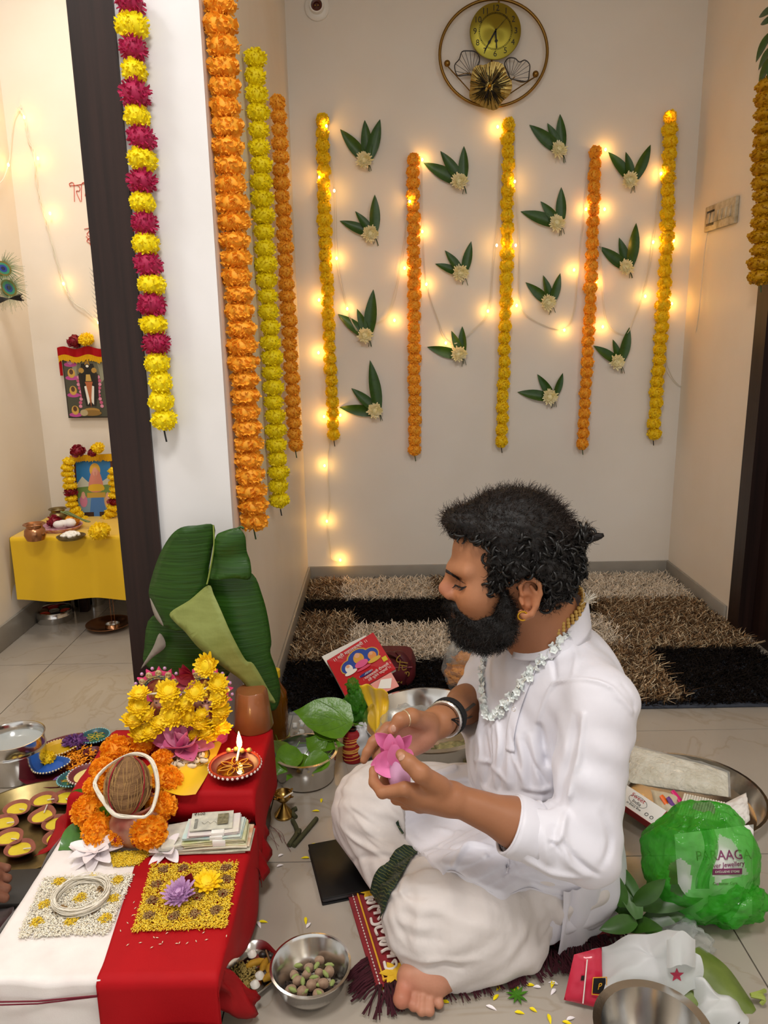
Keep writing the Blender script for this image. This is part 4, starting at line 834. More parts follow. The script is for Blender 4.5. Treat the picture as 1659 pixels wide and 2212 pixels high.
# ---------------- cash
def note_mat(nm, col, c2): return mat(nm, col, .7, noise=(60, c2, .7))
cs = az(452, 1846, SZ+.006); ang = math.radians(3)
def wad(label, dx, dy, z, w_, d_, h_, cols, rot, band=None, layers=8, fan=.004):
    t = thing('banknote_bundle', label, 'banknotes', tuple(cs+A(dx, dy, z)), group='stacked bundles of banknotes')
    for k in range(layers):
        m = note_mat('note_%s' % cols[k % len(cols)], cols[k % len(cols)], 'e0dcc8'); cx = rnd.uniform(-fan, fan); cy_ = rnd.uniform(-fan, fan)*.6; Rr = R3(0, 0, rot+rnd.uniform(-.02, .02)*fan/.004); hh = h_/layers
        c_ = cs+A(dx+cx, dy+cy_, z+hh*(k+.5)); g = G(); g.grid(lambda u, v: c_+Rr @ A((u-.5)*w_, (v-.5)*d_, hh*.46+.0022*math.sin(u*PI*1.3+k)*(1 if layers > 4 else .5)-.001), 8, 2); g.grid(lambda u, v: c_+Rr @ A((.5-u)*w_, (v-.5)*d_, -hh*.3+.0022*math.sin((1-u)*PI*1.3+k)*(1 if layers > 4 else .5)-.001), 8, 2)
        for s_ in (-1, 1): g.grid(lambda u, v: c_+Rr @ A((u-.5)*w_*-s_, s_*d_/2*-1, -hh*.3+hh*.76*v+.0022*math.sin((u if s_ < 0 else 1-u)*PI*1.3+k)*(1 if layers > 4 else .5)-.001), 8, 1)
        for s_ in (-1, 1): g.grid(lambda u, v: c_+Rr @ A(s_*w_/2, (u-.5)*d_*s_, -hh*.3+hh*.76*v-.001), 2, 1)
        g.obj('note', m, t, False)
    if band: Rr = R3(0, 0, rot); G().rbox(cs+A(dx, dy, z+h_*.5)+Rr @ A(.01, 0, 0), (.026, d_+.002, h_+.002), .001, Rr).obj('paper_band', M_WHITE, t)
    return t
wad('wide bottom bundle of greyish orange banknotes', 0, .036, 0, .155, .07, .016, ['b8b29c', 'c9c2ac', 'c89a72', 'aaa894'], ang, None, 7, .008)
wad('cream and green bundle in the middle of the cash stack', .008, .036, .0165, .125, .066, .012, ['d6d0a4', 'c6c890'], ang+.02, True, 6, .003)
wad('pale blue bundle under the pink notes', .004, .037, .029, .118, .064, .008, ['a8c4c2', 'b8d0cc'], ang-.03, True, 4, .003)
wad('pinkish bundle below the top grey note', .005, .037, .0375, .10, .062, .007, ['c8b4c0', 'd6cccc'], ang+.05, True, 4, .004)
tn = wad('folded grey banknotes on top of the cash stack', .0, .044, .045, .085, .058, .004, ['a9aa9c', 'b4b4a8'], ang+.08, None, 2, .002)
ctop = cs+A(0, .044, .0505); Rr = R3(0, 0, ang+.08)
text('₹500', .011, MX(ctop+Rr @ A(-.027, .02, .0008), Rr @ A(1, 0, 0), Rr @ A(0, 1, 0), A(0, 0, 1)), M_INK, 'numeral', tn, .0001)
G().box(ctop+Rr @ A(.022, -.002, .0004), (.022, .034, .0004), Rr).obj('print_panel', mat('red_fort_print', '8a8468', .6, noise=(140, '5a563e', .9)), tn, False)
G().box(ctop+Rr @ A(-.032, -.01, .0004), (.006, .03, .0004), Rr).obj('print_strip', mat('grey_print', '6e706a', .6, noise=(120, 'a0a298', .9)), tn, False)
g = G(); g.tube(spline([ctop+Rr @ A(-.02+.006*k, -.012+.003*(-1)**k, .0008) for k in range(6)], 20), .0004, 4); g.obj('print_scrawl', M_INK, tn)
wad('loose grey notes at the left of the cash stack', -.073, .038, .004, .07, .075, .02, ['a6a69c', 'c2c0b4'], ang+.2, None, 4, .005)
# ---------------- oil lamps
def diya(label, c, R, clay, fill, spout=(1, 0), rim=None, painted=None, lit=False, wick=True, name='oil_lamp', group=None, h=.4, pinch=.28, tiltx=0):
    t = thing(name, label, 'oil lamp', tuple(c), group=group); sa = math.atan2(spout[1], spout[0])
    def fn(r, z, a):
        d = math.cos(a-sa); return r*(1+pinch*max(0, d)**8*(z/(R*h)))
    G().lathe([(R*.45, 0), (R*.6, R*.04), (R*.9, R*h*.65), (R, R*h), (R*.96, R*h*1.05), (R*.85, R*h*.98), (R*.7, R*h*.6), (R*.4, R*.16), (0, R*.14)], 36, c, fn=fn).obj('bowl', clay, t)
    if fill: G().lathe([(R*.72, R*h*.66), (R*.6, R*h*.70), (0, R*h*.70)], 28, c, fn=fn).obj('oil', fill, t)
    if rim:
        g = G()
        for k in range(34): a = 2*PI*k/34; q = fn(R*1.0, R*h, a); g.ell(c+A(q*math.cos(a), q*math.sin(a), R*h*.98), (R*.06, R*.06, R*.06), 7, 5)
        g.obj('rim_dots', rim, t)
    if painted:
        g = G()
        for k in range(7):
            a = 2*PI*k/7; P = [c+A(r_*math.cos(a+s_), r_*math.sin(a+s_), R*h*.85) for r_, s_ in ((.12*R, 0), (.4*R, -.28), (.66*R, 0), (.4*R, .28))]; g.tube(spline(P, 20, True), R*.018, 4, closed=True)
        g.obj('painted_petals', painted, t)
    e = c+A(math.cos(sa), math.sin(sa), 0)*R*(.9+pinch*.5)+A(0, 0, R*h*1.08)
    if wick: G().tube(spline([c+A(0, 0, R*h*.86)+(e-c-A(0, 0, R*h))*A(.35, .35, 0), (c+e)/2+A(0, 0, R*h*.45), e+A(0, 0, R*.12)], 10), [R*.05]*10+[R*.02] if False else R*.045, 6).obj('wick', M_THREAD, t)
    return t, e
M_CLAY = mat('terracotta', '9a5a48', .75, noise=(40, '7a4236', .6), bump=(80, .2)); M_WAX = mat('yellow_wax', 'e6cc36', .35, noise=(50, 'd4b41c', .5), sss=.1); M_WAXP = mat('pale_wax', 'ecd888', .3)
M_MAROON = mat('maroon_glaze', '5e1420', .35); M_OIL = mat('lamp_oil', '5a180c', .05, coat=1)
dc_ = az(509, 1672, BZ+.004)
t, e = diya('lit painted oil lamp with a flame on the red cloth', dc_, .057, M_MAROON, M_OIL, (0, 1), mat('white_dots', 'e8d8d0', .5), mat('yellow_paint', 'd9a018', .5), h=.42, pinch=.12)
g = G(); g.tube([dc_+A(.057*.97*math.cos(a), .057*.97*math.sin(a), .0256) for a in np.arange(40)*2*PI/40], .003, 6, closed=True); g.obj('red_rim', mat('orange_red_glaze', 'a8341a', .4), t)
g = G(); [g.ell(dc_+A(.016*(k-1.5), .050+.004*math.sin(k*2), .03), .006, 8, 5) for k in range(4)]; g.obj('ornament', mat('ornate_gold', 'd8b050', .4, .5), t)
fe = dc_+A(.002, .05, .034)
G().lathe([(.0015, 0), (.0055, .008), (.0062, .016), (.0045, .027), (.0022, .036), (.0004, .043)], 16, fe).obj('flame', mat('flame', (1, .62, .2), .5, emis=22), t)
l = bpy.data.lights.new('flame_light', 'POINT'); l.energy = .13; l.color = (1, .6, .25); l.shadow_soft_size = .008; lo = bpy.data.objects.new('flame_light', l); COL.objects.link(lo); lo.parent = t; lo.location = fe+A(0, -.01, .03)-dc_
# cowries on a steel plate with yellow satin below
pc_ = az(407, 1650, BZ+.004); plate('plate', 'small steel plate of cowrie shells beside the pink lotus', pc_+A(0, 0, .006), .05, M_STEEL, .014)
for k in range(15):
    a = k*2.4; r_ = .008*math.sqrt(k)*1.25; p = pc_+A(r_*math.cos(a)+.006, r_*math.sin(a)-.012, .017+.003*(k % 3)); Rk = R3(0, 0, rnd.uniform(0, 6))
    t = thing('cowrie_shell', 'cream cowrie shell in the small steel plate', 'shell', tuple(p), group='cowrie shells on the plate'); G().ell(p, (.0115, .0078, .006), 12, 8, Rk).obj('shell', mat('cowrie', 'e2d6bc', .25, noise=(60, 'b89c74', .5)), t); G().box(p+A(0, 0, .0058), (.016, .0016, .001), Rk).obj('slit', mat('slit_dark', '4a3624', .6), t)
g = G()
def ysat(u, v):
    a = az(455-75*u, 1606+95*u, BZ+.006+.012*math.sin(PI*v)*(1-.3*u)); d = A(.11*(v-.5)-.03, -.03*(v-.5), 0); return a+d*(.7+.9*u)+A(.012, -.012*u, 0)+A(0, 0, .006*math.sin(9*v+4*u)+.004)
g.grid(ysat, 20, 20); g.obj('yellow_satin', M_YSAT, None, 'all', off=tuple(pc_), label='fold of yellow satin under the cowrie plate', cat='cloth')
# jaggery block
jc = az(543, 1582, BZ+.004)+A(.0, .03, 0)
G().lathe([(.048, 0), (.050, .004), (.039, .096), (.035, .101), (0, .102)], 40, fn=lambda r, z, a: r*(1+.012*math.sin(7*a+z*60))).obj('jaggery_block', mat('jaggery', '8e5630', .35, noise=(14, '6a3c1e', .6), bump=(30, .3), coat=.3), None, label='brown jaggery block like an upturned cup at the altar back', cat='jaggery').location = jc
# ---------------- idols
def idol(label, u, halo_u, tusk):
    b = az(u, 1598, BZ+.004); t = thing('idol', label, 'idol', tuple(b)); y = b[1]
    W = lambda du, v, dy=0: ay(u+du, v, y+dy)
    M_PINK = mat('idol_pink', 'e83a78', .4, noise=(60, 'f07aa0', .4)); M_SKIN = mat('idol_skin', 'eab8a8', .4); M_GLD = mat('idol_gold', 'c89a3c', .35, .8); M_ROB = mat('idol_robe', '8c1830', .5, noise=(60, 'c8a040', .5))
    hc = W(halo_u, 1492, .02); g = G(); R1 = .062
    poly = []
    for k in range(9):
        a = PI*(-.12+1.24*k/8); a2 = PI*(-.12+1.24*(k+.5)/8); poly += [(R1*.86*math.cos(a-.12), R1*.86*math.sin(a-.12)), (R1*1.05*math.cos(a), R1*1.05*math.sin(a)), (R1*.86*math.cos(a+.12), R1*.86*math.sin(a+.12))]
    g.prism(poly, 0, .006, Rw, hc); g.obj('halo', M_PINK, t, False)
    for k in range(9):
        a = PI*(-.12+1.24*k/8); p = hc+A(R1*.8*math.cos(a), -.007, R1*.8*math.sin(a)); G().lathe([(.0085, 0), (.008, .002), (.005, .003), (.004, .001), (0, .002)], 14, p, R=Rw).obj('halo_jewel', mat('jewel_ring', 'd8c090', .3, .6), t)
        a2 = a+PI*.62/8; G().ell(hc+A(R1*1.0*math.cos(a2), -.004, R1*1.0*math.sin(a2)), .0045, 8, 6).obj('pearl', mat('purple_pearl', 'c89ac0', .2, .3), t)
    g = G()
    for r_ in (.68, .60): g.tube([hc+A(R1*r_*math.cos(a), -.009, R1*r_*math.sin(a)) for a in np.linspace(-.3, PI+.3, 30)], .0028, 6)
    g.obj('halo_rope', mat('blue_gold_rope', '2f4f5a', .4, .3, noise=(200, 'c8a44a', .8)), t)
    G().lathe([(R1*.56, 0), (R1*.5, .004), (0, .006)], 28, hc+A(0, -.003, 0), R=Rw).obj('halo_centre', M_ROB, t)
    # body
    g = G(); g.lathe([(.05, 0), (.052, .012), (.04, .02), (.036, .028)], 24, b, sy=.7); g.obj('lotus_base', M_PINK, t)
    g = G(); g.ell(b+A(0, 0, .045), (.042, .028, .026), 16, 10); g.ell(b+A(0, 0, .072), (.024, .018, .034), 14, 10)
    for s_ in (-1, 1): g.tube(spline([b+A(.02*s_, -.004, .092), b+A(.04*s_, -.012, .078), b+A(.034*s_, -.03, .072)], 8), .0075, 8)
    g.obj('body', M_ROB, t)
    h_ = W(0, 1514, -.034); G().ell(h_, (.017, .015, .021), 16, 12).obj('head', M_SKIN, t)
    g = G(); [g.ell(h_+A(.007*s_, -.0135, .002), (.003, .002, .0014), 8, 5) for s_ in (-1, 1)]; g.obj('eyes', M_INK, t)
    if tusk:
        G().tube(spline([h_+A(0, -.013, -.002), h_+A(.001, -.019, -.016), h_+A(.002, -.02, -.034), h_+A(.01, -.022, -.044)], 12), np.linspace(.0085, .005, 13), 10).obj('trunk', M_SKIN, t)
        for s_ in (-1, 1): G().ell(h_+A(.02*s_, 0, -.002), (.011, .003, .016), 10, 6).obj('ear', M_SKIN, t)
        G().ell(h_+A(0, -.0165, .006), .0028, 8, 5).obj('forehead_mark', M_MAROON, t)
    else:
        g = G(); g.ell(h_+A(0, .005, .004), (.02, .016, .022), 14, 10); g.obj('hair', mat('idol_hair', '2a1812', .6), t)
        G().tube([h_+A(-.004, -.0155, -.009), h_+A(.004, -.0155, -.009)], .0013, 6).obj('mouth', mat('idol_lip', 'b83a40', .5), t)
        G().ell(b+A(-.035, -.034, .075), (.010, .006, .013), 12, 8).obj('palm', mat('idol_palm', 'f08a9a', .4), t)
    g = G().lathe([(.019, 0), (.02, .006), (.015, .018), (.009, .03), (.003, .04), (0, .042)], 20, h_+A(0, 0, .012)); g.obj('crown', M_GLD, t)
    g = G(); [g.ell(h_+A(.019*math.cos(a), .018*math.sin(a), .016), .003, 6, 4) for a in np.arange(14)*PI/7]; g.obj('crown_beads', mat('bead_red', '9a1e34', .3), t)
    g = G()
    for r_ in (.014, .02, .026): g.tube([W(0, 1537, -.030)+A(r_*math.cos(a), -.012-.004*math.sin(-a), .8*r_*math.sin(a)) for a in np.linspace(PI, 2*PI, 14)], .0016, 5)
    g.obj('necklace', M_GLD, t); return t
idol('seated goddess idol with a pink petal halo under yellow flowers', 348, 0, False)
idol('elephant-headed idol with a pink petal halo under yellow flowers', 447, 0, True)
# yellow chrysanthemum garland wound over the idols: each flower a part
MUM3 = []
for k in range(3):
    g = G(); mum(g, (0, 0, 0), (0, 0, 1), 1, 70, 0, 40+k, .3, w=.2); MUM3.append(g.mesh('yellow_mum', M_YEL))
MF = [(450, 1437, 28, 1), (302, 1502, 22, 0), (365, 1495, 26, 1), (420, 1495, 24, 1), (470, 1478, 22, 1), (475, 1502, 22, 1), (372, 1518, 24, 1), (402, 1522, 24, 1), (478, 1520, 22, 0), (477, 1540, 22, 0), (297, 1528, 24, 0), (290, 1560, 26, 0), (320, 1548, 18, 0), (377, 1542, 32, 1), (410, 1546, 24, 1), (478, 1556, 22, 0), (430, 1565, 26, 0), (478, 1575, 20, 0), (448, 1583, 24, 0), (330, 1580, 26, 0), (302, 1590, 26, 0), (455, 1592, 20, 0), (422, 1590, 20, 0), (345, 1565, 20, 0), (436, 1545, 16, 0)]
b0 = az(400, 1598, BZ+.02); t = thing('flower_garland', 'yellow chrysanthemum garland heaped over the two idols', 'garland', tuple(b0))
g = G(); g.tube(spline([ay(u, v, b0[1]-.035)-0 for u, v, _, _ in MF[1:6]], 30), .002, 5); g.obj('cord', M_THREAD, t)
for u, v, r, f in MF:
    p = ay(u, v, b0[1]-.030-.02*((v-1440)/150)); d = np.linalg.norm(p-O0); o = put(rnd.choice(MUM3), 'flower', t, tuple(p-b0), (rnd.uniform(.5, 1.3) if f else rnd.uniform(.1, .7), rnd.uniform(-.5, .5), rnd.uniform(0, 6)), r*d/FPX*1.2); o.rotation_mode = 'ZYX'
g = G(); p = ay(410, 1468, b0[1]-.03); [g.leaf(p+A(.004*k, 0, 0), (-.2-.1*k, -.3, .8-.3*k), (0, -1, .2), .045, .014, .3, .5) for k in range(4)]; g.obj('red_petals', mat('rose_petal'), None, off=tuple(p), label='tuft of dark red petals between the two idols', cat='petals')
# ============================================================ LAMP TRAYS AND VESSELS AT THE LEFT
bp = az(62, 1782, .03); bp[2] = 0
loc(G().lathe([(0, .004), (.155, .004), (.185, .034), (.19, .034), (.188, .03), (.16, 0), (0, 0)], 56).obj('brass_tray', M_OLDBRASS, None, label='wide old brass tray holding small clay lamps', cat='tray'), bp)
CL = [(38, 1746, 'left of the back row'), (95, 1728, 'middle of the back row'), (141, 1722, 'right of the back row under the red cloth'), (92, 1764, 'in the centre of the tray'), (8, 1778, 'at the left edge of the tray'), (122, 1779, 'partly hidden behind the red cloth corner'), (20, 1810, 'second nearest to the camera'), (43, 1834, 'nearest to the camera'), (125, 1810, 'low, behind the red cloth corner')]
for i, (u, v, lb) in enumerate(CL):
    a = -.6+.35*math.sin(i*2.1) if i not in (3,) else 1.6
    diya('small clay oil lamp with yellow ghee, '+lb, az(u, v+8, .006), .034, M_CLAY, M_WAX, (math.cos(a), math.sin(a)), h=.45, pinch=.3, group='small clay lamps on the brass tray')
sc_ = A(-1.065, 1.935, 0); t = thing('steel_container', 'tall steel container of water left of the altar', 'container', tuple(sc_)); R = .082
G().lathe([(r_*R, z_*.76) for r_, z_ in ((.95, 0), (1, .006), (1, .10), (1.03, .106), (1, .112), (1, .118), (1.0, .15), (1.04, .155), (1.0, .156), (.96, .15), (.95, .10), (0, .1))], 48, sc_).obj('body', M_STEEL, t)
G().lathe([(0, .09), (R*.955, .09), (R*.955, .094), (0, .094)], 40, sc_).obj('water', mat('water', 'a9afaf', .04, spec=.8), t)
dp = az(155, 1640, .02); dp[2] = 0
loc(G().lathe([(0, .003), (.11, .003), (.145, .024), (.148, .024), (.146, .02), (.112, 0), (0, 0)], 48).obj('maroon_plate', M_MAROON, None, label='maroon plate of decorated lamps and petals left of the altar', cat='plate'), dp)
BD = mat('cream_beads', 'e8dcb4', .5); MT = mat('teal_glaze', '12505a', .3); MBL = mat('blue_glaze', '1c4f9a', .35); MYG = mat('yellow_glaze', 'd0a41a', .4); MY2 = mat('yellow_line', 'dcc030', .4)
diya('yellow lamp with cream beaded rim on the maroon plate', az(127, 1626, .012), .045, MYG, mat('yellow_fill', 'c8a010', .4), (.9, .3), BD, None, wick=False, h=.42)
diya('blue lamp with cream beaded rim on the maroon plate', az(107, 1664, .012), .045, MBL, mat('blue_fill', '1a58b0', .35), (.9, .3), BD, None, wick=False, h=.42)
diya('teal lamp with yellow painted petals at the plate back', az(206, 1600, .012), .043, MT, mat('teal_fill', '12604e', .3), (0, 1), mat('aqua_beads', '8ccad0', .5), MY2, wick=False, pinch=.05)
diya('teal lamp with red rim at the plate front', az(160, 1692, .02), .042, MT, mat('teal_fill'), (0, 1), mat('aqua_beads'), MY2, wick=False, pinch=.05)
diya('maroon lamp filled with pale ghee beside the red cloth', az(192, 1686, .03), .052, mat('maroon_lamp', '6a1c2a', .4), M_WAXP, (.6, .8), mat('white_dots'), None, h=.42)
loc(G().lathe([(.018, 0), (.026, .016), (.027, .018), (.024, .017), (.015, .004), (0, .003)], 24).obj('small_cup', M_MAROON, None, label='tiny maroon cup on the plate of petals', cat='cup'), az(201, 1634, .006))
pom('purple', mat('violet_petal', '7a4a8c', .6, noise=(60, '5a2f70', .6)), wid=.1, np_=160, frill=.4, sq=.5)
flower_on('chrysanthemum', 'violet chrysanthemum at the back of the maroon plate', az(163, 1602, .03), .033, 'purple'); flower_on('marigold', 'pale yellow flower head behind the blue lamp', az(101, 1640, .03), .026, 'ymum')
g = G()
for k in range(260): a = rnd.uniform(0, 6.28); r_ = .05*math.sqrt(rnd.random()); p = az(165, 1640, .012)+A(r_*math.cos(a)*1.0, r_*math.sin(a)*1.2, rnd.uniform(-.005, .012)); g.leaf(p, (rnd.uniform(-1, 1), rnd.uniform(-1, 1), rnd.uniform(-.1, .5)), (0, 0, 1), .013, .0028, .3, .2, 2)
g.obj('marigold_petals', MATS['fresh_marigold'], None, 'all', off=tuple(az(165, 1640, .01)), label='heap of loose orange marigold petals on the maroon plate', cat='petals', kind='stuff')
g = G(); p = az(112, 1690, .02); [g.leaf(p+A(.012*k, .004*k, 0), (.8, .5, .3), (0, -.3, 1), .05, .008, .3, .3) for k in range(4)]; g.obj('violet_petals', MATS['violet_petal'], None, off=tuple(p), label='violet petals at the plate front beside the teal lamp', cat='petals')
# helper's fingers reaching in at the left edge
g = G(); hb = az(-40, 1900, .10)
# maroon fabric, booklet, brass bowl, dark bowl at the lower left
g = G(); g.grid(lambda u, v: az(-80+115*u-25*v, 1962+70*v-10*u, .02+.012*math.sin(u*6+v*4)), 14, 10); o = g.obj('maroon_cloth', mat('maroon_velvet', '3a0a16', .8, sheen=.5), None, 'all', off=tuple(az(0, 2000, .02)), label='dark maroon velvet cloth at the left edge beside the stool', cat='cloth'); o.modifiers.new('thickness', 'SOLIDIFY').thickness = .006
pa, pb = az(78, 1882, .03), az(36, 1955, .03); d = nrm(pb-pa); t = thing('booklet', 'thin dark booklet standing beside the white cloth', 'booklet', tuple(pa)); pm = (pa+pb)/2; Rb = np.stack([d, nrm(crs(A(0, 0, 1), d)), A(0, 0, 1)], 1)
G().rbox(pm, (.11, .16, .012), .002, Rb @ R3(0, 0, 0)).obj('cover', mat('dark_cover', '2a2622', .5), t); text('OPHA BOOK FROM BHARAT', .0062, MX(pm+A(0, 0, .0065)+Rb[:, 1]*-.07, d, -Rb[:, 1]*-1, A(0, 0, 1)), mat('tan_print', 'b8a07a', .5), 'title', t, .0001)
bb = az(78, 2200, .06); R = .058
loc(G().lathe([(R*.5, 0), (R*.85, .02), (R, .055), (R*1.06, .062), (R*1.03, .064), (R*.95, .055), (R*.8, .022), (0, .01)], 40).obj('brass_bowl', M_OLDBRASS, None, label='old brass bowl at the bottom left corner', cat='bowl'), bb-A(0, .02, .06))
# dark bowl and clear wrapper at the bottom edge
kb = az(395, 2222, .05); kb[2] = 0; R = .075
loc(G().lathe([(R*.5, 0), (R*.9, .03), (R, .06), (R*.97, .062), (R*.85, .03), (0, .008)], 40).obj('dark_bowl', mat('dark_enamel', '1c1815', .4), None, label='dark bowl at the bottom edge in front of the red cloth', cat='bowl'), kb-A(0, .04, 0))
def crumple(g, c, r, seed, amp=.18, n=28, m=18, fr=3.2, R=None, flatb=None, mi=0):
    def fn(d):
        q = 1+amp*fbm(d[0]*fr+seed, d[1]*fr, d[2]*fr, 3)+amp*.5*abs(fbm(d[0]*fr*2+seed, d[1]*fr*2+4, d[2]*fr*2, 2)); return q
    b = g.n; g.ell((0, 0, 0), r, n, m, R, mi, fn=fn); V = g.v[-1]; V += np.asarray(c)
    if flatb is not None: V[:, 2] = np.maximum(V[:, 2], flatb)
    return g
FILM = film('clear_film', 'e8ebea', .09); FILMG = film('green_film', '3cb428', .40, .16)
g = G(); crumple(g, az(300, 2195, .02), (.075, .03, .014), 3.1, .4, flatb=.002); g.obj('clear_wrapper', FILM, None, 'all', off=tuple(az(300, 2195, .02)), label='crumpled clear wrapper below the front of the altar cloth', cat='wrapper')
# ============================================================ BANANA LEAF leaning on the pillar
def sheet(name, poly, Yf, m, parent, sub=2, solid=.0012):
    bm = bmesh.new(); P = spline(np.array([(u, v, 0) for u, v in poly], float), len(poly)*4, True); vs = [bm.verts.new(p) for p in P]; f = bm.faces.new(vs); bmesh.ops.triangulate(bm, faces=[f], quad_method='BEAUTY', ngon_method='BEAUTY')
    for k in range(sub): bmesh.ops.subdivide_edges(bm, edges=[e for e in bm.edges if e.calc_length() > 14], cuts=1); bmesh.ops.triangulate(bm, faces=bm.faces[:])
    for k in range(2): bmesh.ops.subdivide_edges(bm, edges=[e for e in bm.edges if e.calc_length() > 22], cuts=1); bmesh.ops.triangulate(bm, faces=bm.faces[:])
    bm.verts.index_update(); g = G(); g.add([ay(v.co.x, v.co.y, Yf(v.co.x, v.co.y)) for v in bm.verts], [tuple(v.index for v in f.verts) for f in bm.faces]); bm.free()
    o = g.obj(name, m, parent, 'all'); md = o.modifiers.new('thickness', 'SOLIDIFY'); md.thickness = solid; md.offset = 0; return o
M_BAN = mat('banana_leaf', '28500f', .42, noise=((10, 10, 170), '1c3e0a', .9), bump=((6, 6, 150), .6, .003)); M_BANL = mat('banana_leaf_underside', '8a9450', .5, noise=((14, 14, 40), '747c3a', .8), bump=((120, 10, 60), .3)); M_BANW = mat('leaf_pale_edge', '8c8478', .6)
bl = thing('banana_leaf', 'large folded banana leaf leaning on the pillar behind the idols', 'leaf', tuple(ay(470, 1500, 1.77)))
sheet('back_blade', [(440, 1250), (500, 1225), (546, 1240), (566, 1285), (578, 1330), (586, 1385), (584, 1410), (598, 1450), (606, 1500), (592, 1535), (560, 1515), (500, 1440), (470, 1370)], lambda u, v: 1.80-.04*math.cos((u-500)/60)-.00008*(v-1300), M_BAN, bl)
sheet('lower_blade', [(330, 1330), (420, 1350), (480, 1380), (500, 1440), (470, 1478), (400, 1482), (318, 1440), (312, 1400)], lambda u, v: 1.80-.02*math.sin((u-320)/60), M_BAN, bl)
sheet('upper_blade', [(463, 1136), (425, 1135), (390, 1140), (365, 1162), (342, 1205), (324, 1262), (323, 1290), (335, 1325), (354, 1352), (392, 1362), (430, 1330), (446, 1275), (449, 1240), (458, 1190)], lambda u, v: 1.765-.035*math.sin(PI*max(0, min(1, (u-320)/150)))+.0001*(v-1250), M_BAN, bl)
sheet('top_flap', [(466, 1160), (482, 1148), (512, 1140), (522, 1146), (530, 1160), (533, 1190), (541, 1215), (540, 1250), (505, 1249), (452, 1250), (458, 1205)], lambda u, v: 1.745-.014*math.sin(PI*max(0, min(1, (u-450)/95)))+.006*math.sin((v+u*.4)/13), M_BAN, bl)
sheet('folded_flap', [(450, 1264), (410, 1296), (368, 1323), (376, 1342), (400, 1365), (430, 1400), (480, 1440), (520, 1468), (550, 1500), (594, 1519), (580, 1490), (548, 1435), (530, 1425), (500, 1370), (478, 1320), (462, 1285)], lambda u, v: 1.72-.02*math.sin((u+v)/70), M_BANL, bl)
sheet('pale_edge', [(324, 1292), (334, 1330), (352, 1352), (350, 1342), (338, 1318)], lambda u, v: 1.735, M_BANW, bl, 1); sheet('pale_edge', [(345, 1368), (330, 1400), (304, 1445), (330, 1420), (358, 1396)], lambda u, v: 1.765, M_BANW, bl, 1)
G().tube(spline([ay(u, v, Y) for u, v, Y in ((461, 1134, 1.745), (462, 1180, 1.735), (452, 1240, 1.73), (447, 1262, 1.725))], 16), [.0032]*16+[.002], 8, flat=.6).obj('midrib', mat('midrib', '8a9a4a', .5), bl)
G().tube(spline([ay(u, v, 1.74) for u, v in ((508, 1146), (520, 1138), (527, 1142))], 8), .003, 6).obj('curled_tip', M_BAN, bl)
# ============================================================ THINGS BETWEEN ALTAR AND MAN
ob = az(598, 1612, 0)+A(-.0, .03, 0); t = thing('oil_bottle', 'amber oil bottle standing behind the jaggery block', 'bottle', tuple(ob))
G().lathe([(.030, 0), (.036, .006)]+[(.036-.002*(k % 2), .012+.012*k) for k in range(12)]+[(.034, .165), (.016, .195), (.014, .215), (.0, .215)], 32, ob).obj('body', mat('amber_oil', '8a5410', .12, trans=.55, ior=1.4, coat=.5), t); G().lathe([(.017, .214), (.017, .236), (0, .238)], 20, ob).obj('cap', mat('yellow_cap', 'd8b420', .4), t); G().lathe([(.0368, .0), (.0372, .003), (.0372, .02), (.0368, .022)], 32, ob).obj('label_band', mat('bottle_label', 'c8cc5a', .5), t)
cb_ = az(640, 1602, .0)+A(0, .02, .035); g = G(); crumple(g, cb_, (.048, .04, .05), 8, .12, flatb=.003); g.obj('clear_bag', FILM, None, 'all', off=tuple(cb_), label='clear plastic bag of white camphor cubes', cat='bag')
for k in range(12): p = cb_+A(rnd.uniform(-.02, .022), rnd.uniform(-.022, .005), rnd.uniform(-.025, .02)); G().rbox(p, (.014, .012, .010), .002, R3(rnd.uniform(-.5, .5), rnd.uniform(-.5, .5), rnd.uniform(0, 3))).obj('camphor_cube', mat('camphor', 'f2f1ee', .5), None, off=tuple(p), label='white camphor cube inside the clear bag', cat='camphor', group='camphor cubes in the clear bag')
pc3 = az(655, 1718, 0)+A(0, .085, 0); t = thing('steel_pot', 'round steel pot holding betel leaves in water', 'pot', tuple(pc3)); R = .086
G().lathe([(R*.8, 0), (R*.92, .006), (R*.96, .05), (R, .058), (R, .078), (R*1.06, .082), (R*1.06, .085), (R*.98, .086), (R*.95, .076), (R*.9, .05), (R*.86, .012), (0, .01)], 56, pc3).obj('body', M_STEEL, t); G().lathe([(0, .047), (R*.92, .047), (R*.92, .05), (0, .05)], 40, pc3).obj('water', mat('water'), t)
for a, za, b, zb, W_, nr, lb in [((708, 1632), .09, (650, 1668), .066, .034, (-.1, -.5, 1), 'bright betel leaf floating at the right of the steel pot'), ((640, 1615), .1, (596, 1672), .07, .036, (.4, -.3, 1), 'betel leaf leaning on the left rim of the steel pot'), ((600, 1600), .1, (625, 1650), .085, .03, (.5, -.2, 1), 'betel leaf standing up at the back left of the pot'), ((660, 1630), .075, (618, 1680), .058, .03, (.0, -.3, 1), 'dark betel leaf low in the steel pot')]:
    g = G(); p = leafpx(g, a, za, b, zb, W_, nr, .25, .15, BETEL); q = az(*a, za); g.tube([q, q+(q-az(*b, zb))*.18+A(0, 0, .006)], .0012, 5); g.obj('betel_leaf', M_BETEL, None, off=tuple(p), label=lb, cat='leaf', group='betel leaves in the steel pot')
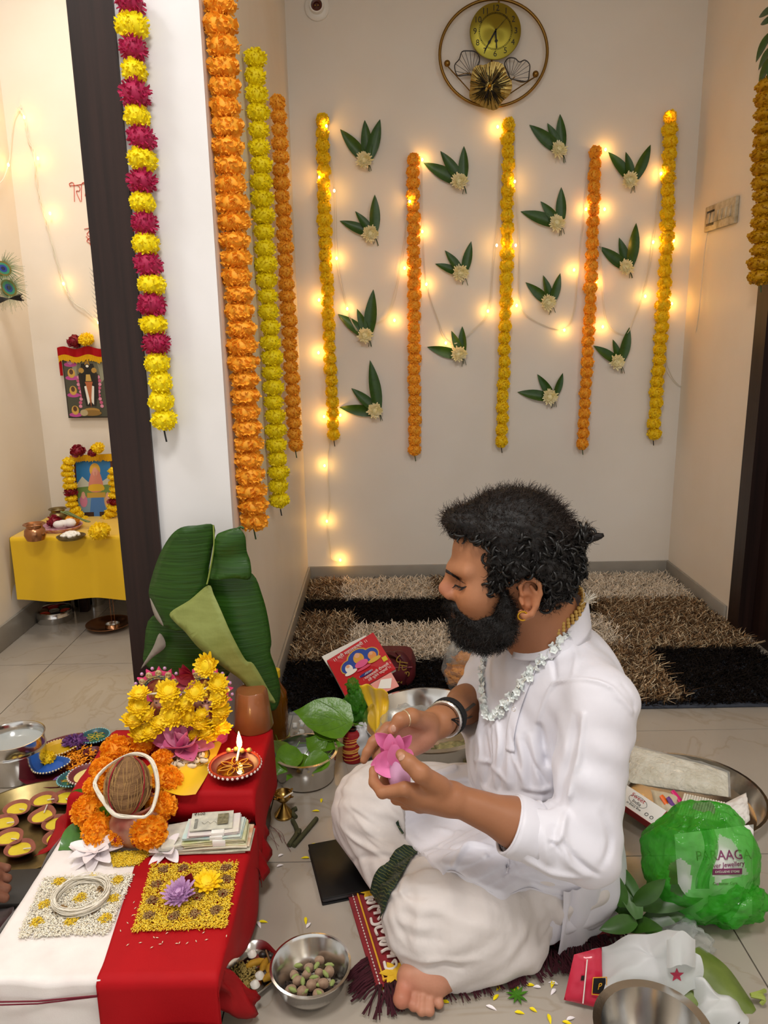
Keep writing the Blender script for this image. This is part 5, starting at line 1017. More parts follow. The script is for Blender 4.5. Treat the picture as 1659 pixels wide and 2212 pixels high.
for a, za, b, zb, W_, nr, lb in [((762, 1562), .12, (634, 1528), .17, .062, (-.1, -.75, 1), 'largest glossy betel leaf lying over the others by the book'), ((720, 1600), .09, (700, 1512), .15, .05, (0, -.6, 1), 'betel leaf hidden below the largest leaf'), ((668, 1605), .08, (742, 1604), .09, .03, (.1, -.6, 1), 'betel leaf pointing right behind the thread spool'), ((700, 1622), .07, (660, 1590), .1, .03, (-.1, -.6, 1), 'small betel leaf under the largest one above the pot')]:
    g = G(); p = leafpx(g, a, za, b, zb, W_, nr, .3, .12, BETEL, wav=.04); q = az(*a, za); g.tube([q, q+nrm(q-az(*b, zb))*.03], .0013, 5)
    if W_ > .06:
        TL = bvh0(g)
        for vl in ([(756, 1560), (720, 1552), (680, 1541), (640, 1530)], [(750, 1557), (722, 1532), (690, 1514)], [(748, 1562), (722, 1574), (694, 1580)], [(725, 1552), (695, 1528), (668, 1515)], [(722, 1556), (695, 1566), (668, 1564)], [(695, 1545), (672, 1530), (652, 1520)]):
            vp = [hit0(TL, u_, v_, .0004)[0] for u_, v_ in vl]; vp = [x_ for x_ in vp if x_ is not None]
            if len(vp) > 2: g.tube(spline(vp, 12), .0010, 5)
    g.obj('betel_leaf', M_BETEL, None, off=tuple(p), label=lb, cat='leaf', group='betel leaves behind the pot')
sp = az(763, 1640, 0); t = thing('thread_spool', 'cone spool wound with red and yellow sacred thread', 'spool', tuple(sp))
G().lathe([(.030, .002), (.031, .01), (.026, .09), (.022, .094), (.012, .094)], 32, sp).obj('winding', mat('red_winding', '8c1016', .7), t)
g = G(); [g.tube([sp+A((.0316-.0052*(z_/.09))*math.cos(a), (.0316-.0052*(z_/.09))*math.sin(a), z_) for a, z_ in zip(np.linspace(k, k+3.6, 16), np.linspace(.008+.007*(k % 9), .028+.007*(k % 9), 16)+.006*math.sin(k*3))], .0009, 4) for k in range(22)]; g.obj('yellow_strands', mat('yellow_strand', 'e0aa4a', .7), t)
G().lathe([(.012, .0), (.012, .101), (.009, .101), (.008, .09), (0, .09)], 20, sp).obj('core', M_BLACK, t)
# brass lamp stand
ls = az(614, 1762, 0); t = thing('brass_lamp_stand', 'small brass oil lamp on a flared foot', 'oil lamp', tuple(ls))
G().lathe([(.0235, 0), (.025, .002), (.025, .006), (.022, .009), (.012, .024), (.0045, .036), (.0045, .040), (.012, .044), (.021, .054), (.0235, .066), (.022, .066), (.018, .055), (.006, .048), (0, .047)], 40, ls).obj('body', M_BRASS, t)
for a in (-.5, .8, 2.6, 4.0): d = A(math.cos(a), math.sin(a), 0); G().tube([ls+d*.019+A(0, 0, .061), ls+d*.031+A(0, 0, .064)], [.006, .003], 8, flat=.5).obj('spout', M_BRASS, t)
G().tube([ls+A(.004, -.012, .06), ls+A(.026, -.002, .069)], .0022, 6).obj('wick', M_THREAD, t)
M_TW = mat('green_bark', '4a4a2e', .7, noise=(60, '2f3020', .7), bump=(60, .3))
for P, lb in (([(632, 1772), (640, 1788), (640, 1802), (624, 1826)], 'longer bent twig below the brass lamp'), ([(684, 1768), (660, 1797), (634, 1827)], 'straight green twig crossing towards the tablet'), ([(640, 1746), (633, 1750), (632, 1757), (639, 1765)], 'short curled twig right of the brass lamp'), ([(647, 1793), (643, 1803)], 'tiny twig stub between the longer twigs')):
    q = [az(u, v, .006) for u, v in P]; G().tube(spline(q, 16) if len(q) > 2 else q, .0058, 10).obj('twig', M_TW, None, off=tuple(q[0]), label=lb, cat='twig', group='twigs on the floor')
# tablet
c4 = [az(u, v, .018) for u, v in ((679, 1821), (792, 1800), (800, 1922), (686, 1943))]; cm = sum(c4)/4; dx = nrm(c4[1]-c4[0]); dy = nrm(crs(A(0, 0, 1), dx)); Rt = np.stack([dx, dy, A(0, 0, 1)], 1); w_, h_ = np.linalg.norm(c4[1]-c4[0]), np.linalg.norm(c4[3]-c4[0])
t = thing('tablet', 'black tablet in a folding case at the man\'s knee', 'tablet', tuple(cm-A(0, 0, .018)))
G().rbox(cm-A(0, 0, .002), (w_, h_, .004), .002, Rt).obj('cover', M_BLACK, t); G().rbox(cm-A(0, 0, .009), (w_*.97, h_*.97, .009), .003, Rt).obj('device', mat('grey_metal', '55555a', .35, .7), t); G().rbox(cm-A(0, 0, .016), (w_, h_, .004), .002, Rt).obj('back_cover', M_BLACK, t)
# steel tray of offerings, steel bowl of nuts
tc_ = az(545, 2098, .01); tc_[2] = 0; t = thing('steel_tray', 'small steel tray of coriander seeds, turmeric and shells', 'tray', tuple(tc_))
sq = lambda r, z, a: r*(1+.10*math.cos(4*a))
G().lathe([(0, .002), (.046, .002), (.058, .018), (.062, .02), (.062, .018), (.05, 0), (0, 0)], 48, tc_, fn=sq).obj('dish', M_STEEL, t)
g = G()
for k in range(420): a = rnd.uniform(0, 6.28); r_ = .034*math.sqrt(rnd.random()); g.ell(tc_+A(-.018+r_*math.cos(a)*.8, -.012+r_*math.sin(a), .006+rnd.random()*.008), .0023, 5, 4)
g.obj('coriander_seeds', mat('coriander', 'a8904e', .7, noise=(200, '8a7438', .8)), None, 'all', off=tuple(tc_), label='heap of coriander seeds in the small steel tray', cat='seeds', kind='stuff')
for k, (dx_, dy_, a) in enumerate(((.004, .016, .5), (.022, .01, 1.4), (.036, .008, 1.2), (.04, -.014, .6))):
    p = tc_+A(dx_, dy_, .013); d = A(math.cos(a), math.sin(a), 0); G().tube([p-d*.019, p-d*.008+A(0, 0, .002), p+d*.008, p+d*.017], [.004, .0075, .007, .003], 10).obj('turmeric_root', mat('turmeric', 'b88a1c', .7, noise=(60, '8a6414', .7), bump=(80, .4)), None, off=tuple(p), label='dried yellow turmeric root, %s in the steel tray' % ('leftmost', 'second from left', 'third from left', 'lowest right')[k], cat='turmeric', group='turmeric roots in the steel tray')
for k, (dx_, dy_) in enumerate(((-.006, .034), (.018, -.018), (.012, -.038))): p = tc_+A(dx_, dy_, .014); G().lathe([(.002, 0), (.009, .002), (.0085, .006), (.005, .010), (.0, .013)], 18, p, fn=lambda r, z, a: r*(1+.1*math.cos(a+z*500))).obj('white_shell', mat('white_shell', 'ece6da', .3), None, off=tuple(p), label='small white spiral shell, %s in the steel tray' % ('at the back', 'in the middle', 'at the front')[k], cat='shell', group='white shells in the steel tray')
for k, (dx_, dy_) in enumerate(((.026, -.008), (.014, .038), (.03, .034))): p = tc_+A(dx_, dy_, .012); G().ell(p, (.008, .007, .006), 12, 8).obj('dark_nut', mat('dark_nut', '2c2320', .4), None, off=tuple(p), label='round dark nut, %s of the steel tray' % ('among the roots', 'at the back', 'at the back right')[k], cat='nut', group='dark nuts in the steel tray')
G().tube([tc_+A(.02, .044, .016), tc_+A(.038, .0, .02)], .0018, 6).obj('cinnamon_stick', mat('cinnamon', '7a5a3c', .7), None, off=tuple(tc_+A(.03, .02, .018)), label='thin brown stick across the steel tray', cat='stick')
bc = az(668, 2196, 0)+A(0, .052, 0); R = .073; t = thing('steel_bowl', 'deep steel bowl of nuts and cardamom in front of the mat', 'bowl', tuple(bc))
G().lathe([(R*.4, 0), (R*.62, .004), (R*.88, .03), (R*.97, .058), (R*1.04, .062), (R*1.04, .064), (R*.98, .065), (R*.93, .058), (R*.84, .03), (R*.58, .008), (0, .006)], 56, bc).obj('bowl', M_STEEL, t)
g = G()
for k in range(150): a = rnd.uniform(0, 6.28); r_ = .045*math.sqrt(rnd.random()); p = bc+A(r_*math.cos(a), r_*math.sin(a), .012+rnd.random()*.006); d = nrm(A(rnd.uniform(-1, 1), rnd.uniform(-1, 1), .2)); g.tube([p, p+d*.008], [.0016, .0009], 5)
g.obj('cloves', mat('clove', '2a1c16', .8), None, off=tuple(bc), label='bed of dark cloves at the bottom of the steel bowl', cat='cloves', kind='stuff')
for k in range(13): a = k*2.4; r_ = .012*math.sqrt(k+.3); p = bc+A(r_*math.cos(a), r_*math.sin(a)+.004, .022+.004*(k % 3)); rs_ = rnd.uniform(.8, 1.12); G().ell(p, (.0105*rs_, .0095*rs_, .0092*rs_), 12, 8, fn=lambda d: 1+.10*d[2]*d[2]+.06*math.sin(3*d[0]+k)).obj('areca_nut', mat('areca_nut', 'a58a72', .7, noise=(45, '6e5240', .85)), None, off=tuple(p), label='round tan areca nut in the steel bowl', cat='nut', group='areca nuts in the steel bowl')
for k in range(14): a = k*2.4+1; r_ = .0125*math.sqrt(k+.5); p = bc+A(r_*math.cos(a), r_*math.sin(a)-.004, .03+.003*(k % 2)); d = nrm(A(math.cos(k*1.7), math.sin(k*1.7), .2)); G().tube([p-d*.009, p-d*.004, p+d*.004, p+d*.009], [.0008, .0045, .0042, .0008], 8).obj('cardamom_pod', mat('cardamom', '8f9c5a', .6, noise=(90, '6d7c3e', .6)), None, off=tuple(p), label='pale green cardamom pod in the steel bowl', cat='cardamom', group='cardamom pods in the steel bowl')
# ---------------- bag, book, papers
mb = az(810, 1512, 0)+A(0, .14, .06); t = thing('maroon_bag', 'maroon fabric bag lying on the rug behind the red book', 'bag', tuple(mb-A(0, 0, .06)))
M_BAG = mat('maroon_canvas', '5a1018', .7, bump=(200, .2))
g = G(); g.rbox(mb, (.29, .17, .12), .045, R3(0, 0, -.05), seg=5); g.obj('body', M_BAG, t)
g = G(); [g.tube(spline([mb+A(.02+.05*k, -.03+.02*k, .058), mb+A(.06+.03*k, -.06, .075), mb+A(.12, -.075, .03), mb+A(.10, -.088, -.03)], 16), .013, 8, flat=.25) for k in (0, 1)]; g.obj('strap', mat('maroon_strap', '4a0c16', .6), t)
g = G(); g.tube(spline([mb+A(x, -.084+.01*abs(x), .03+.01*x) for x in (-.13, 0, .13)], 12), .0035, 6); g.obj('zip', mat('zip_maroon', '6e1a26', .4), t)
text('श्रुति', .045, MX(mb+A(.095, -.088, .015), A(.15, 0, .99), A(-.99, 0.1, .15), A(0, -1, 0)), mat('gold_print', 'a8843a', .5), 'lettering', t, .0002)
bk = [ay(706, 1427, 2.315), ay(806, 1366, 2.40), ay(855, 1445, 2.30), ay(747, 1506, 2.20)]
def slab4(g, P, th):
    P = [np.asarray(p) for p in P]; n_ = nrm(crs(P[1]-P[0], P[3]-P[0])); 
    if n_[1] > 0: n_ = -n_
    Q = [p-n_*th for p in P]; return g.add(P+Q, [(0, 3, 2, 1), (4, 5, 6, 7), (0, 1, 5, 4), (1, 2, 6, 5), (2, 3, 7, 6), (3, 0, 4, 7)]), n_
t = thing('red_book', 'red hardcover prayer book with a printed deity scene', 'book', tuple(bk[3]))
g, bn = slab4(G(), bk, .003); g.obj('cover', mat('red_cover', 'c01622', .35, coat=.3), t, False)
g, _ = slab4(G(), [p-bn*.0032 for p in bk], .012); g.obj('pages', mat('paper', 'ece8e0', .7), t, False)
B = lambda x, y, z=.0006: (bk[0]*(1-x)+bk[1]*x)*(1-y)+(bk[3]*(1-x)+bk[2]*x)*y+bn*z
ex_, ey_ = nrm(bk[1]-bk[0]), nrm(crs(bn, nrm(bk[1]-bk[0])))
lay_ = [0]
def bel(x, y, a, b, col):
    lay_[0] += 1; G().add([B(x+a*math.cos(k*PI/9), y+b*math.sin(k*PI/9), .0006+.00007*lay_[0]) for k in range(18)], [tuple(range(18))]).obj('print', mat('ink_'+col, col, .4), t, False)
for e_ in ((.30, .42, .17, .17, 'c89a3a'), (.52, .34, .23, .22, 'c89a3a'), (.74, .42, .17, .17, 'c89a3a'), (.30, .42, .15, .15, '24459a'), (.52, .34, .20, .19, '24459a'), (.74, .42, .15, .15, '24459a'), (.52, .36, .10, .13, 'd8a03c'), (.52, .28, .05, .06, 'e0a880'), (.52, .5, .13, .08, 'e05a8c'), (.28, .46, .07, .1, 'e8e0d8'), (.28, .40, .035, .04, 'e0a880'), (.76, .46, .08, .1, 'e0904a'), (.76, .40, .035, .04, 'e0a880'), (.28, .56, .12, .05, 'ece6da'), (.76, .57, .13, .05, 'd8b040'), (.52, .62, .14, .03, 'd84a6a'), (.5, .76, .13, .035, '1c2f7a')): bel(*e_)
G().add([B(x, y, .0015) for x, y in ((.88, .62), (.97, .62), (.97, .73), (.88, .73))], [(0, 1, 2, 3)]).obj('yellow_sticker', mat('yellow_paper', 'd8c02a', .6), t, False)
M_PW = mat('print_white', 'f0ece4', .5); bw_ = np.linalg.norm(bk[1]-bk[0])
for s_, x, y, sz in (('।। श्री महालक्ष्मी ।।', .46, .10, .017), ('संपूर्ण महालक्ष्मी दीपावली ।', .62, .84, .0125), ('सरस्वती पूजन पद्धति ।।', .64, .92, .0125), ('PRAKASHAN', .5, .762, .009)): text(s_, sz, MX(B(x, y, .0022), ex_, ey_, bn), M_PW, 'lettering', t, .0001)
q4 = [ay(695, 1418, 2.36), ay(790, 1372, 2.43), ay(830, 1440, 2.36), ay(735, 1480, 2.28)]; g, _ = slab4(G(), q4, .004); g.obj('paper_stack', mat('paper'), None, False, off=tuple(q4[0]), label='white papers sticking out behind the red book', cat='paper')
q4 = [ay(800, 1478, 2.21), ay(845, 1452, 2.25), ay(862, 1482, 2.22), ay(822, 1500, 2.18)]; g, nn = slab4(G(), q4, .003); t = thing('pink_booklet', 'pink booklet with a white window below the red book', 'booklet', tuple(q4[0])); g.obj('cover', mat('pink_card', 'e89a90', .6), t, False)
w4 = [q4[0]*.1+q4[1]*.55+q4[2]*.35+nn*.001*0, q4[0]*.45+q4[1]*.45+q4[3]*.1, q4[0]*.45+q4[3]*.45+q4[2]*.1, q4[2]*.6+q4[3]*.3+q4[0]*.1]; G().add([p+nn*.0012 for p in w4], [(0, 1, 2, 3)]).obj('window_print', M_PW, t, False)
# yellow satin, green plastic, white plastic
def satin(u, v):
    a = [az(770, 1478, .16), az(800, 1540, .08), az(806, 1640, .01)]; b = [az(838, 1496, .15), az(840, 1530, .09), az(826, 1640, .01)]; P, Q = spline(a, 24), spline(b, 24); i = int(round(v*(len(P)-1))); return P[i]*(1-u)+Q[i]*u+A(0, -.02*math.sin(PI*u)-.008*math.sin(u*13+v*5), .018*math.sin(PI*u)*(1-v))
g = G(); g.grid(satin, 26, 24); o = g.obj('yellow_satin', M_YSAT, None, 'all', off=tuple(az(800, 1540, .08)), label='draped golden satin cloth between book and steel basin', cat='cloth'); o.modifiers.new('thickness', 'SOLIDIFY').thickness = .001
g = G(); crumple(g, az(770, 1520, .10), (.03, .026, .055), 5, .5); crumple(g, az(778, 1548, .06), (.03, .025, .03), 9, .4); crumple(g, az(762, 1482, .16), (.018, .015, .025), 2, .4); g.obj('green_plastic', film('leaf_green_film', '5fae3a', .3, .15), None, 'all', off=tuple(az(770, 1520, .1)), label='crumpled thin green plastic bag beside the golden satin', cat='bag')
g = G(); crumple(g, az(785, 1605, .05), (.034, .03, .055), 12, .3, flatb=.003); g.obj('white_plastic', mat('white_poly', 'dfe1e4', .35, transl=.3), None, 'all', off=tuple(az(785, 1605, .05)), label='small white plastic bag behind the thread spool', cat='bag')
# steel basin with plastic inside
bs = az(935, 1622, .10)+A(0, .175, 0); bs[2] = 0; R = .185; t = thing('steel_basin', 'wide steel basin behind the man\'s hands', 'basin', tuple(bs))
G().lathe([(R*.72, 0), (R*.8, .01), (R*.94, .085), (R*1.0, .10), (R*1.04, .104), (R*1.05, .101), (R*1.05, .105), (R*.98, .108), (R*.90, .085), (R*.76, .014), (0, .008)], 64, bs).obj('body', M_STEEL, t)
g = G(); crumple(g, bs+A(-.06, .0, .075), (.085, .07, .06), 21, .2); g.obj('clear_bag', FILM, None, 'all', off=tuple(bs+A(-.06, 0, .07)), label='clear plastic bag crumpled inside the steel basin', cat='bag')
g = G(); g.tube(spline([bs+A(-.10, -.02, .06), bs+A(-.06, .01, .09), bs+A(-.01, -.02, .085), bs+A(.02, .02, .07)], 20), .004, 6); g.obj('purple_string', mat('purple_string', '4a3a8a', .6), None, off=tuple(bs+A(-.05, 0, .08)), label='purple string in the clear bag of the basin', cat='string')
g = G(); [g.tube([bs+A(.04+.01*k, -.09+.012*(k % 5), .03+.004*(k % 4)), bs+A(.09+.008*k, -.06+.014*(k % 4), .05)], .002, 5) for k in range(9)]; crumple(g, bs+A(.07, -.08, .035), (.06, .04, .022), 33, .4); g.obj('herb_packet', mat('dry_herbs', '6d6a44', .7, noise=(60, 'a89a6a', .8)), None, 'all', off=tuple(bs+A(.07, -.08, .03)), label='packet of dried herbs at the front of the steel basin', cat='packet')
fb = ay(998, 1440, 2.33); t = thing('flower_bag', 'clear plastic bag of orange flowers standing on the rug', 'bag', (fb[0], fb[1], .03))
g = G(); crumple(g, fb+A(.01, 0, .0), (.075, .05, .10), 14, .12, flatb=.03); g.lathe([(.06, .05), (.035, .13), (.03, .2), (.036, .24)], 24, fb+A(.005, 0, -.02), fn=lambda r, z, a: r*(1+.15*math.sin(5*a+z*30))); g.obj('film', FILM, t, 'all')
g = G(); crumple(g, fb+A(.01, -.0, -.02), (.06, .04, .06), 17, .4, flatb=.035); g.obj('orange_flowers', mat('flower_mass', 'f29a14', .8, noise=(70, 'c8700a', .8), bump=(120, .9, .01)), t, 'all')
# ============================================================ THINGS AT THE RIGHT AND ON THE FLOOR
# red prayer mat under the man
mt = thing('prayer_mat', 'red velvet mat with gold border and dark fringe under the man', 'mat', tuple(az(1000, 2000, 0)))
m4 = [az(752, 1936, .006), az(1235, 1790, .006), az(1345, 2016, .006), az(812, 2136, .006)]
Mq = lambda x, y, z=0: (m4[0]*(1-x)+m4[1]*x)*(1-y)+(m4[3]*(1-x)+m4[2]*x)*y+A(0, 0, z)
g = G(); g.grid(lambda u, v: Mq(u, v, .003*abs(fbm(u*6, v*6, 2))), 30, 16); g.grid(lambda u, v: Mq(u, 1-v, -.005), 4, 4); g.obj('field', mat('red_velvet', '8c0c1c', .8, sheen=.4, noise=(30, '6e0814', .7)), mt, 'all')
M_GB = mat('gold_stitch', 'd8a028', .6); M_WB = mat('white_stitch', 'e6dcd4', .7)
for x in (.035, .125): g = G(); g.tube([Mq(x, v, .006) for v in np.linspace(.03, .97, 12)], .0022, 5); g.obj('gold_line', M_GB, mt)
g = G(); g.tube([Mq(u, .955, .006) for u in np.linspace(.03, .97, 20)], .0022, 5); g.obj('gold_line', M_GB, mt)
g = G()
for k in range(30): g.tube([Mq(.016, (k+.2)/30, .006), Mq(.016, (k+.7)/30, .006)], .0012, 4)
g.obj('white_stitching', M_WB, mt)
GL = [[(0, 0), (.6, .1), (1, .5), (.6, .9), (.1, .7), (.3, .4), (.6, .5)], [(0, .2), (.5, 0), (1, .3), (.7, .6), (1, 1), (.3, .9)], [(0, 0), (0, .8), (.4, 1), (.8, .7), (.8, .1), (.5, .4)], [(.1, .9), (.1, .1), (.6, 0), (.9, .4), (.5, .6), (.9, 1)]]
for k in range(7):
    g = G(); gl_ = GL[k % 4]; g.tube(spline([Mq(.055+.05*px, .12+.115*k+.08*py, .008) for px, py in gl_], 28), .003, 6); g.obj('embroidered_letter', M_WB, mt)
g = G(); p = [Mq(.06, .05, .008), Mq(.09, .02, .008)]
for k in range(6): a = k*PI/3; g.leaf(Mq(.08, .06, .008), (math.cos(a), math.sin(a), .1), (0, 0, 1), .022, .006)
g.obj('gold_flower', mat('gold_motif', 'e0b42a', .6), mt); g = G()
for k in range(6): a = k*PI/3; g.leaf(Mq(.08, .93, .008), (math.cos(a), math.sin(a), .1), (0, 0, 1), .03, .008)
g.obj('gold_flower', mat('gold_motif', 'e0b42a', .6), mt)
g = G()
for k in range(210):
    u = rnd.random(); side = k % 6 == 0
    b = Mq(0 if side else u, .72+.3*u if side else 1, .004); d = nrm(A(-.7, -.6, 0) if side else nrm(A(.10+rnd.uniform(-.5, .5), -1, 0))); L_ = rnd.uniform(.035, .075)*(.8 if side else 1)
    for j in range(4): q = nrm(d+A(rnd.uniform(-.2, .2), rnd.uniform(-.2, .2), 0)); g.tube([b+A(0, 0, .003), b+d*L_*.5+A(0, 0, .006*rnd.random()), b+d*L_*.5+q*L_*.5-A(0, 0, .001)], [.0022, .002, .001], 4)
g.obj('fringe', mat('fringe_maroon', '3c0a18', .9), mt, 'all', kind='stuff')
# big steel plate with packets
pl = az(1490, 1720, .03); pl[2] = 0; R = .185; t = plate('steel_plate', 'large steel plate of packets right of the man', pl, R, M_STEEL, .045, .14)
P_ = lambda u, v, z: az(u, v, z)
cp4 = [P_(1365, 1612, .10), P_(1572, 1668, .095), P_(1574, 1722, .075), P_(1355, 1690, .07)]
def pillow(g, c4, th, seed, n=18, amp=.35):
    c4 = [np.asarray(p) for p in c4]; nn = nrm(crs(c4[1]-c4[0], c4[3]-c4[0])); nn = nn if nn[2] > 0 else -nn
    for s_ in (1, -1):
        g.grid(lambda u, v: (c4[0]*(1-u)+c4[1]*u)*(1-v)+(c4[3]*(1-u)+c4[2]*u)*v+nn*s_*th*(math.sin(PI*u)*math.sin(PI*v))**.4*(1+amp*fbm(u*7+seed, v*7, s_, 3)), n, n)
    return g
t = thing('cotton_packet', 'clear packet of rolled cotton wicks on the steel plate', 'packet', tuple(sum(cp4)/4)); pillow(G(), cp4, .02, 3).obj('cotton', mat('cotton_rolls', 'e9e2d2', .85, noise=(35, 'cabfa6', .8), bump=(90, .8, .01)), t, 'all'); g = pillow(G(), [p+A(0, 0, .003)+(p-sum(cp4)/4)*.04 for p in cp4], .024, 9, amp=.5); g.obj('wrapper', FILM, t, 'all')
# sweet box
a0, a1, a2 = P_(1345, 1690, .085), P_(1440, 1752, .075), P_(1412, 1792, .05); ex2 = nrm(a1-a0); ez2 = nrm(a1-a2); ez2 = nrm(ez2-ex2*np.dot(ez2, ex2)); ey2 = crs(ez2, ex2)
t = thing('sweet_box', 'white and red sweet box leaning in the steel plate', 'box', tuple(a2)); Lb, Hb, Db = .16, .05, .03; oc = a1-ex2*Lb/2-ez2*Hb/2+ey2*Db/2; Rb = np.stack([ex2, ey2, ez2], 1)
G().box(oc, (Lb, Db, Hb), Rb).obj('carton', mat('white_card', 'eceae6', .35), t, False); G().box(oc+ex2*(Lb/2+.0004), (.001, Db, Hb), Rb).obj('red_end', mat('red_card', 'a81420', .4), t, False); G().box(oc+ez2*-(Hb/2+.0004), (Lb, Db, .001), Rb).obj('red_base', mat('red_card'), t, False)
fr = oc-ey2*(Db/2+.0006)
for s_, dx_, dz_, sz, m_ in (('Sweet', .008, .012, .016, mat('red_ink', 'b01420', .4)), ('India', .013, -.001, .013, M_INK), ('in Every Bite', .013, -.013, .008, M_INK)): text(s_, sz, MX(fr+ex2*dx_+ez2*dz_, ex2, ez2, -ey2), m_, 'lettering', t, .0001)
g = G(); g.tube([fr+ex2*(.013+.025*math.cos(a))+ez2*(.004+.013*math.sin(a)) for a in np.arange(24)*PI/12], .0004, 4, closed=True); [g.tube([fr+ex2*(.05+.004*math.cos(a)+q)+ez2*(-.012+.004*math.sin(a)) for a in np.arange(10)*PI/5], .0007, 4, closed=True) for q in (0, .014)]; g.obj('emblem', M_INK, t)
for i, (u0, v0, u1, v1, col) in enumerate(((1428, 1718, 1450, 1752, 'f06a1c'), (1442, 1722, 1462, 1752, '6a3a8a'), (1452, 1708, 1482, 1746, 'd81c70'))):
    p, q = P_(u0, v0, .085), P_(u1, v1, .06); G().tube([p, p*.8+q*.2, q], [.006, .0075, .0075], 10, flat=.5).obj('incense_packet', mat('packet_'+col, col, .4), None, off=tuple(p), label='%s incense packet sticking up in the steel plate' % ('orange', 'purple', 'magenta')[i], cat='packet', group='bright incense packets')
q4 = [P_(1480, 1715, .085), P_(1570, 1735, .08), P_(1560, 1775, .065), P_(1465, 1760, .065)]; t = thing('wick_packet', 'clear packet of fine white wick sticks below the cotton', 'packet', tuple(q4[0]))
for k in range(16): a = k/16; G().tube([q4[0]*(1-a)+q4[1]*a, q4[3]*(1-a)+q4[2]*a], .0026, 6).obj('wick_stick', M_THREAD, t)
g = pillow(G(), q4, .009, 5, 10); g.obj('wrapper', FILM, t, 'all')
q4 = [P_(1405, 1705, .075), P_(1465, 1718, .08), P_(1455, 1758, .06), P_(1418, 1750, .055)]; pillow(G(), q4, .012, 15, 12).obj('beige_packet', mat('beige_paper', 'cabda2', .6), None, 'all', off=tuple(q4[0]), label='beige paper packet behind the bright incense packets', cat='packet')
g = G(); pillow(g, [P_(1545, 1745, .08), P_(1612, 1712, .09), P_(1620, 1772, .06), P_(1590, 1798, .05)], .02, 25, 16, .6); g.obj('white_pouch', mat('white_poly2', 'e6e0da', .45), None, 'all', off=tuple(P_(1590, 1760, .07)), label='white cloth pouch at the right rim of the steel plate', cat='pouch')
# mango branch
ML = [((1380, 1985), .06, (1335, 1855), .12, .026, (0, -1, .4)), ((1385, 1960), .05, (1542, 1915), .09, .03, (.1, -.7, 1)), ((1370, 1975), .04, (1312, 1935), .06, .024, (0, -.6, 1)), ((1375, 1990), .05, (1302, 2005), .05, .022, (0, -.8, 1)), ((1390, 1985), .03, (1480, 1975), .04, .022, (.1, -.8, 1)), ((1360, 2000), .03, (1350, 1915), .09, .024, (-.4, -.8, .6)), ((1395, 2000), .02, (1425, 2022), .03, .024, (0, -.6, 1)), ((1370, 1950), .08, (1440, 1905), .12, .022, (.2, -.8, .6)), ((1350, 2000), .02, (1420, 1995), .06, .022, (.2, -.7, 1)), ((1345, 1960), .07, (1330, 1890), .12, .02, (-.3, -1, .3))]
t = thing('mango_branch', 'sprig of long mango leaves lying behind the man', 'leaves', tuple(az(1378, 1985, 0)))
for i, (a, za, b, zb, W_, nr) in enumerate(ML): g = G(); leafpx(g, a, za+.015, b, zb+.03, W_*.9, nr, .35, .25, MANGO, wav=.05); g.obj('leaf', M_LEAF if i % 3 else mat('mango_leaf_light', '3f6a26', .35, noise=(40, '2c5218', .6)), t)
G().tube(spline([az(1420, 2010, .01), az(1390, 1992, .04), az(1372, 1965, .06), az(1360, 1935, .09)], 12), .003, 6).obj('twig', M_TW, t)
# green polythene bag with white bag inside
gc = az(1535, 2040, 0)+A(0, .08, .125); t = thing('green_bag', 'translucent green plastic bag standing right of the man', 'bag', (gc[0], gc[1], 0))
def bagfn(c, r, seed, amp, hole=None, n=64, m=44, fr=2.6):
    V = []; F = []
    for i in range(m+1):
        th = PI*(.06+.9*i/m)
        for j in range(n):
            a = 2*PI*j/n; d = A(math.sin(th)*math.cos(a), math.sin(th)*math.sin(a), math.cos(th)); q = 1+amp*fbm(d[0]*fr+seed, d[1]*fr, d[2]*fr, 3)-amp*.8*abs(fbm(d[0]*4+seed, d[1]*4, d[2]*1.5+7, 2)); V.append(np.asarray(c)+d*np.asarray(r)*q)
    for i in range(m):
        for j in range(n):
            d = V[i*n+j]
            if hole and hole(V[i*n+j]): continue
            F.append((i*n+j, (i+1)*n+j, (i+1)*n+(j+1) % n, i*n+(j+1) % n))
    V = np.array(V); V[:, 2] = np.maximum(V[:, 2], .004); return G().add(V, F)
def px(p):
    q = np.asarray(p)-O0; c, s = math.cos(PIT), math.sin(PIT); zc = q[1]*c-q[2]*s; x, y = q[0]/zc, (q[1]*s+q[2]*c)/zc; cr, sr = math.cos(ROL), math.sin(ROL); x, y = cr*x-sr*y, sr*x+cr*y; return IW/2+FPX*x, IH/2-FPX*y
def inpoly(u, v, P):
    c = False
    for k in range(len(P)):
        (x1, y1), (x2, y2) = P[k], P[k-1]
        if (y1 > v) != (y2 > v) and u < (x2-x1)*(v-y1)/(y2-y1)+x1: c = not c
    return c
HA = [(1442, 1866), (1468, 1850), (1490, 1868), (1492, 1915), (1470, 1935), (1448, 1925)]; HB = [(1552, 1800), (1580, 1815), (1600, 1850), (1614, 1888), (1560, 1898), (1545, 1915), (1536, 1880), (1545, 1835)]
hol = lambda p: p[1] < gc[1]-.01 and (inpoly(*px(p), HA) or inpoly(*px(p), HB))
g = bagfn(gc, (.122, .088, .132), 3.3, .10, hol, 170, 120, 1.7); g.obj('film', FILMG, t, 'all')
g = bagfn(gc+A(.05, -.03, -.06), (.08, .055, .058), 7.7, .22, None, 48, 30, 2.2); g.obj('front_fold', FILMG, t, 'all')
g = G(); g.grid(lambda u, v: ay(1512+30*v+10*math.sin(u*5), 1790+130*u, gc[1]-.098+.012*math.sin(v*PI*2+u*3)), 18, 8); g.obj('handle', FILMG, t, 'all')
wb = gc+A(.02, -.02, -.005); t = thing('jewellery_bag', 'white printed shop bag inside the green plastic bag', 'bag', (wb[0], wb[1], .01))
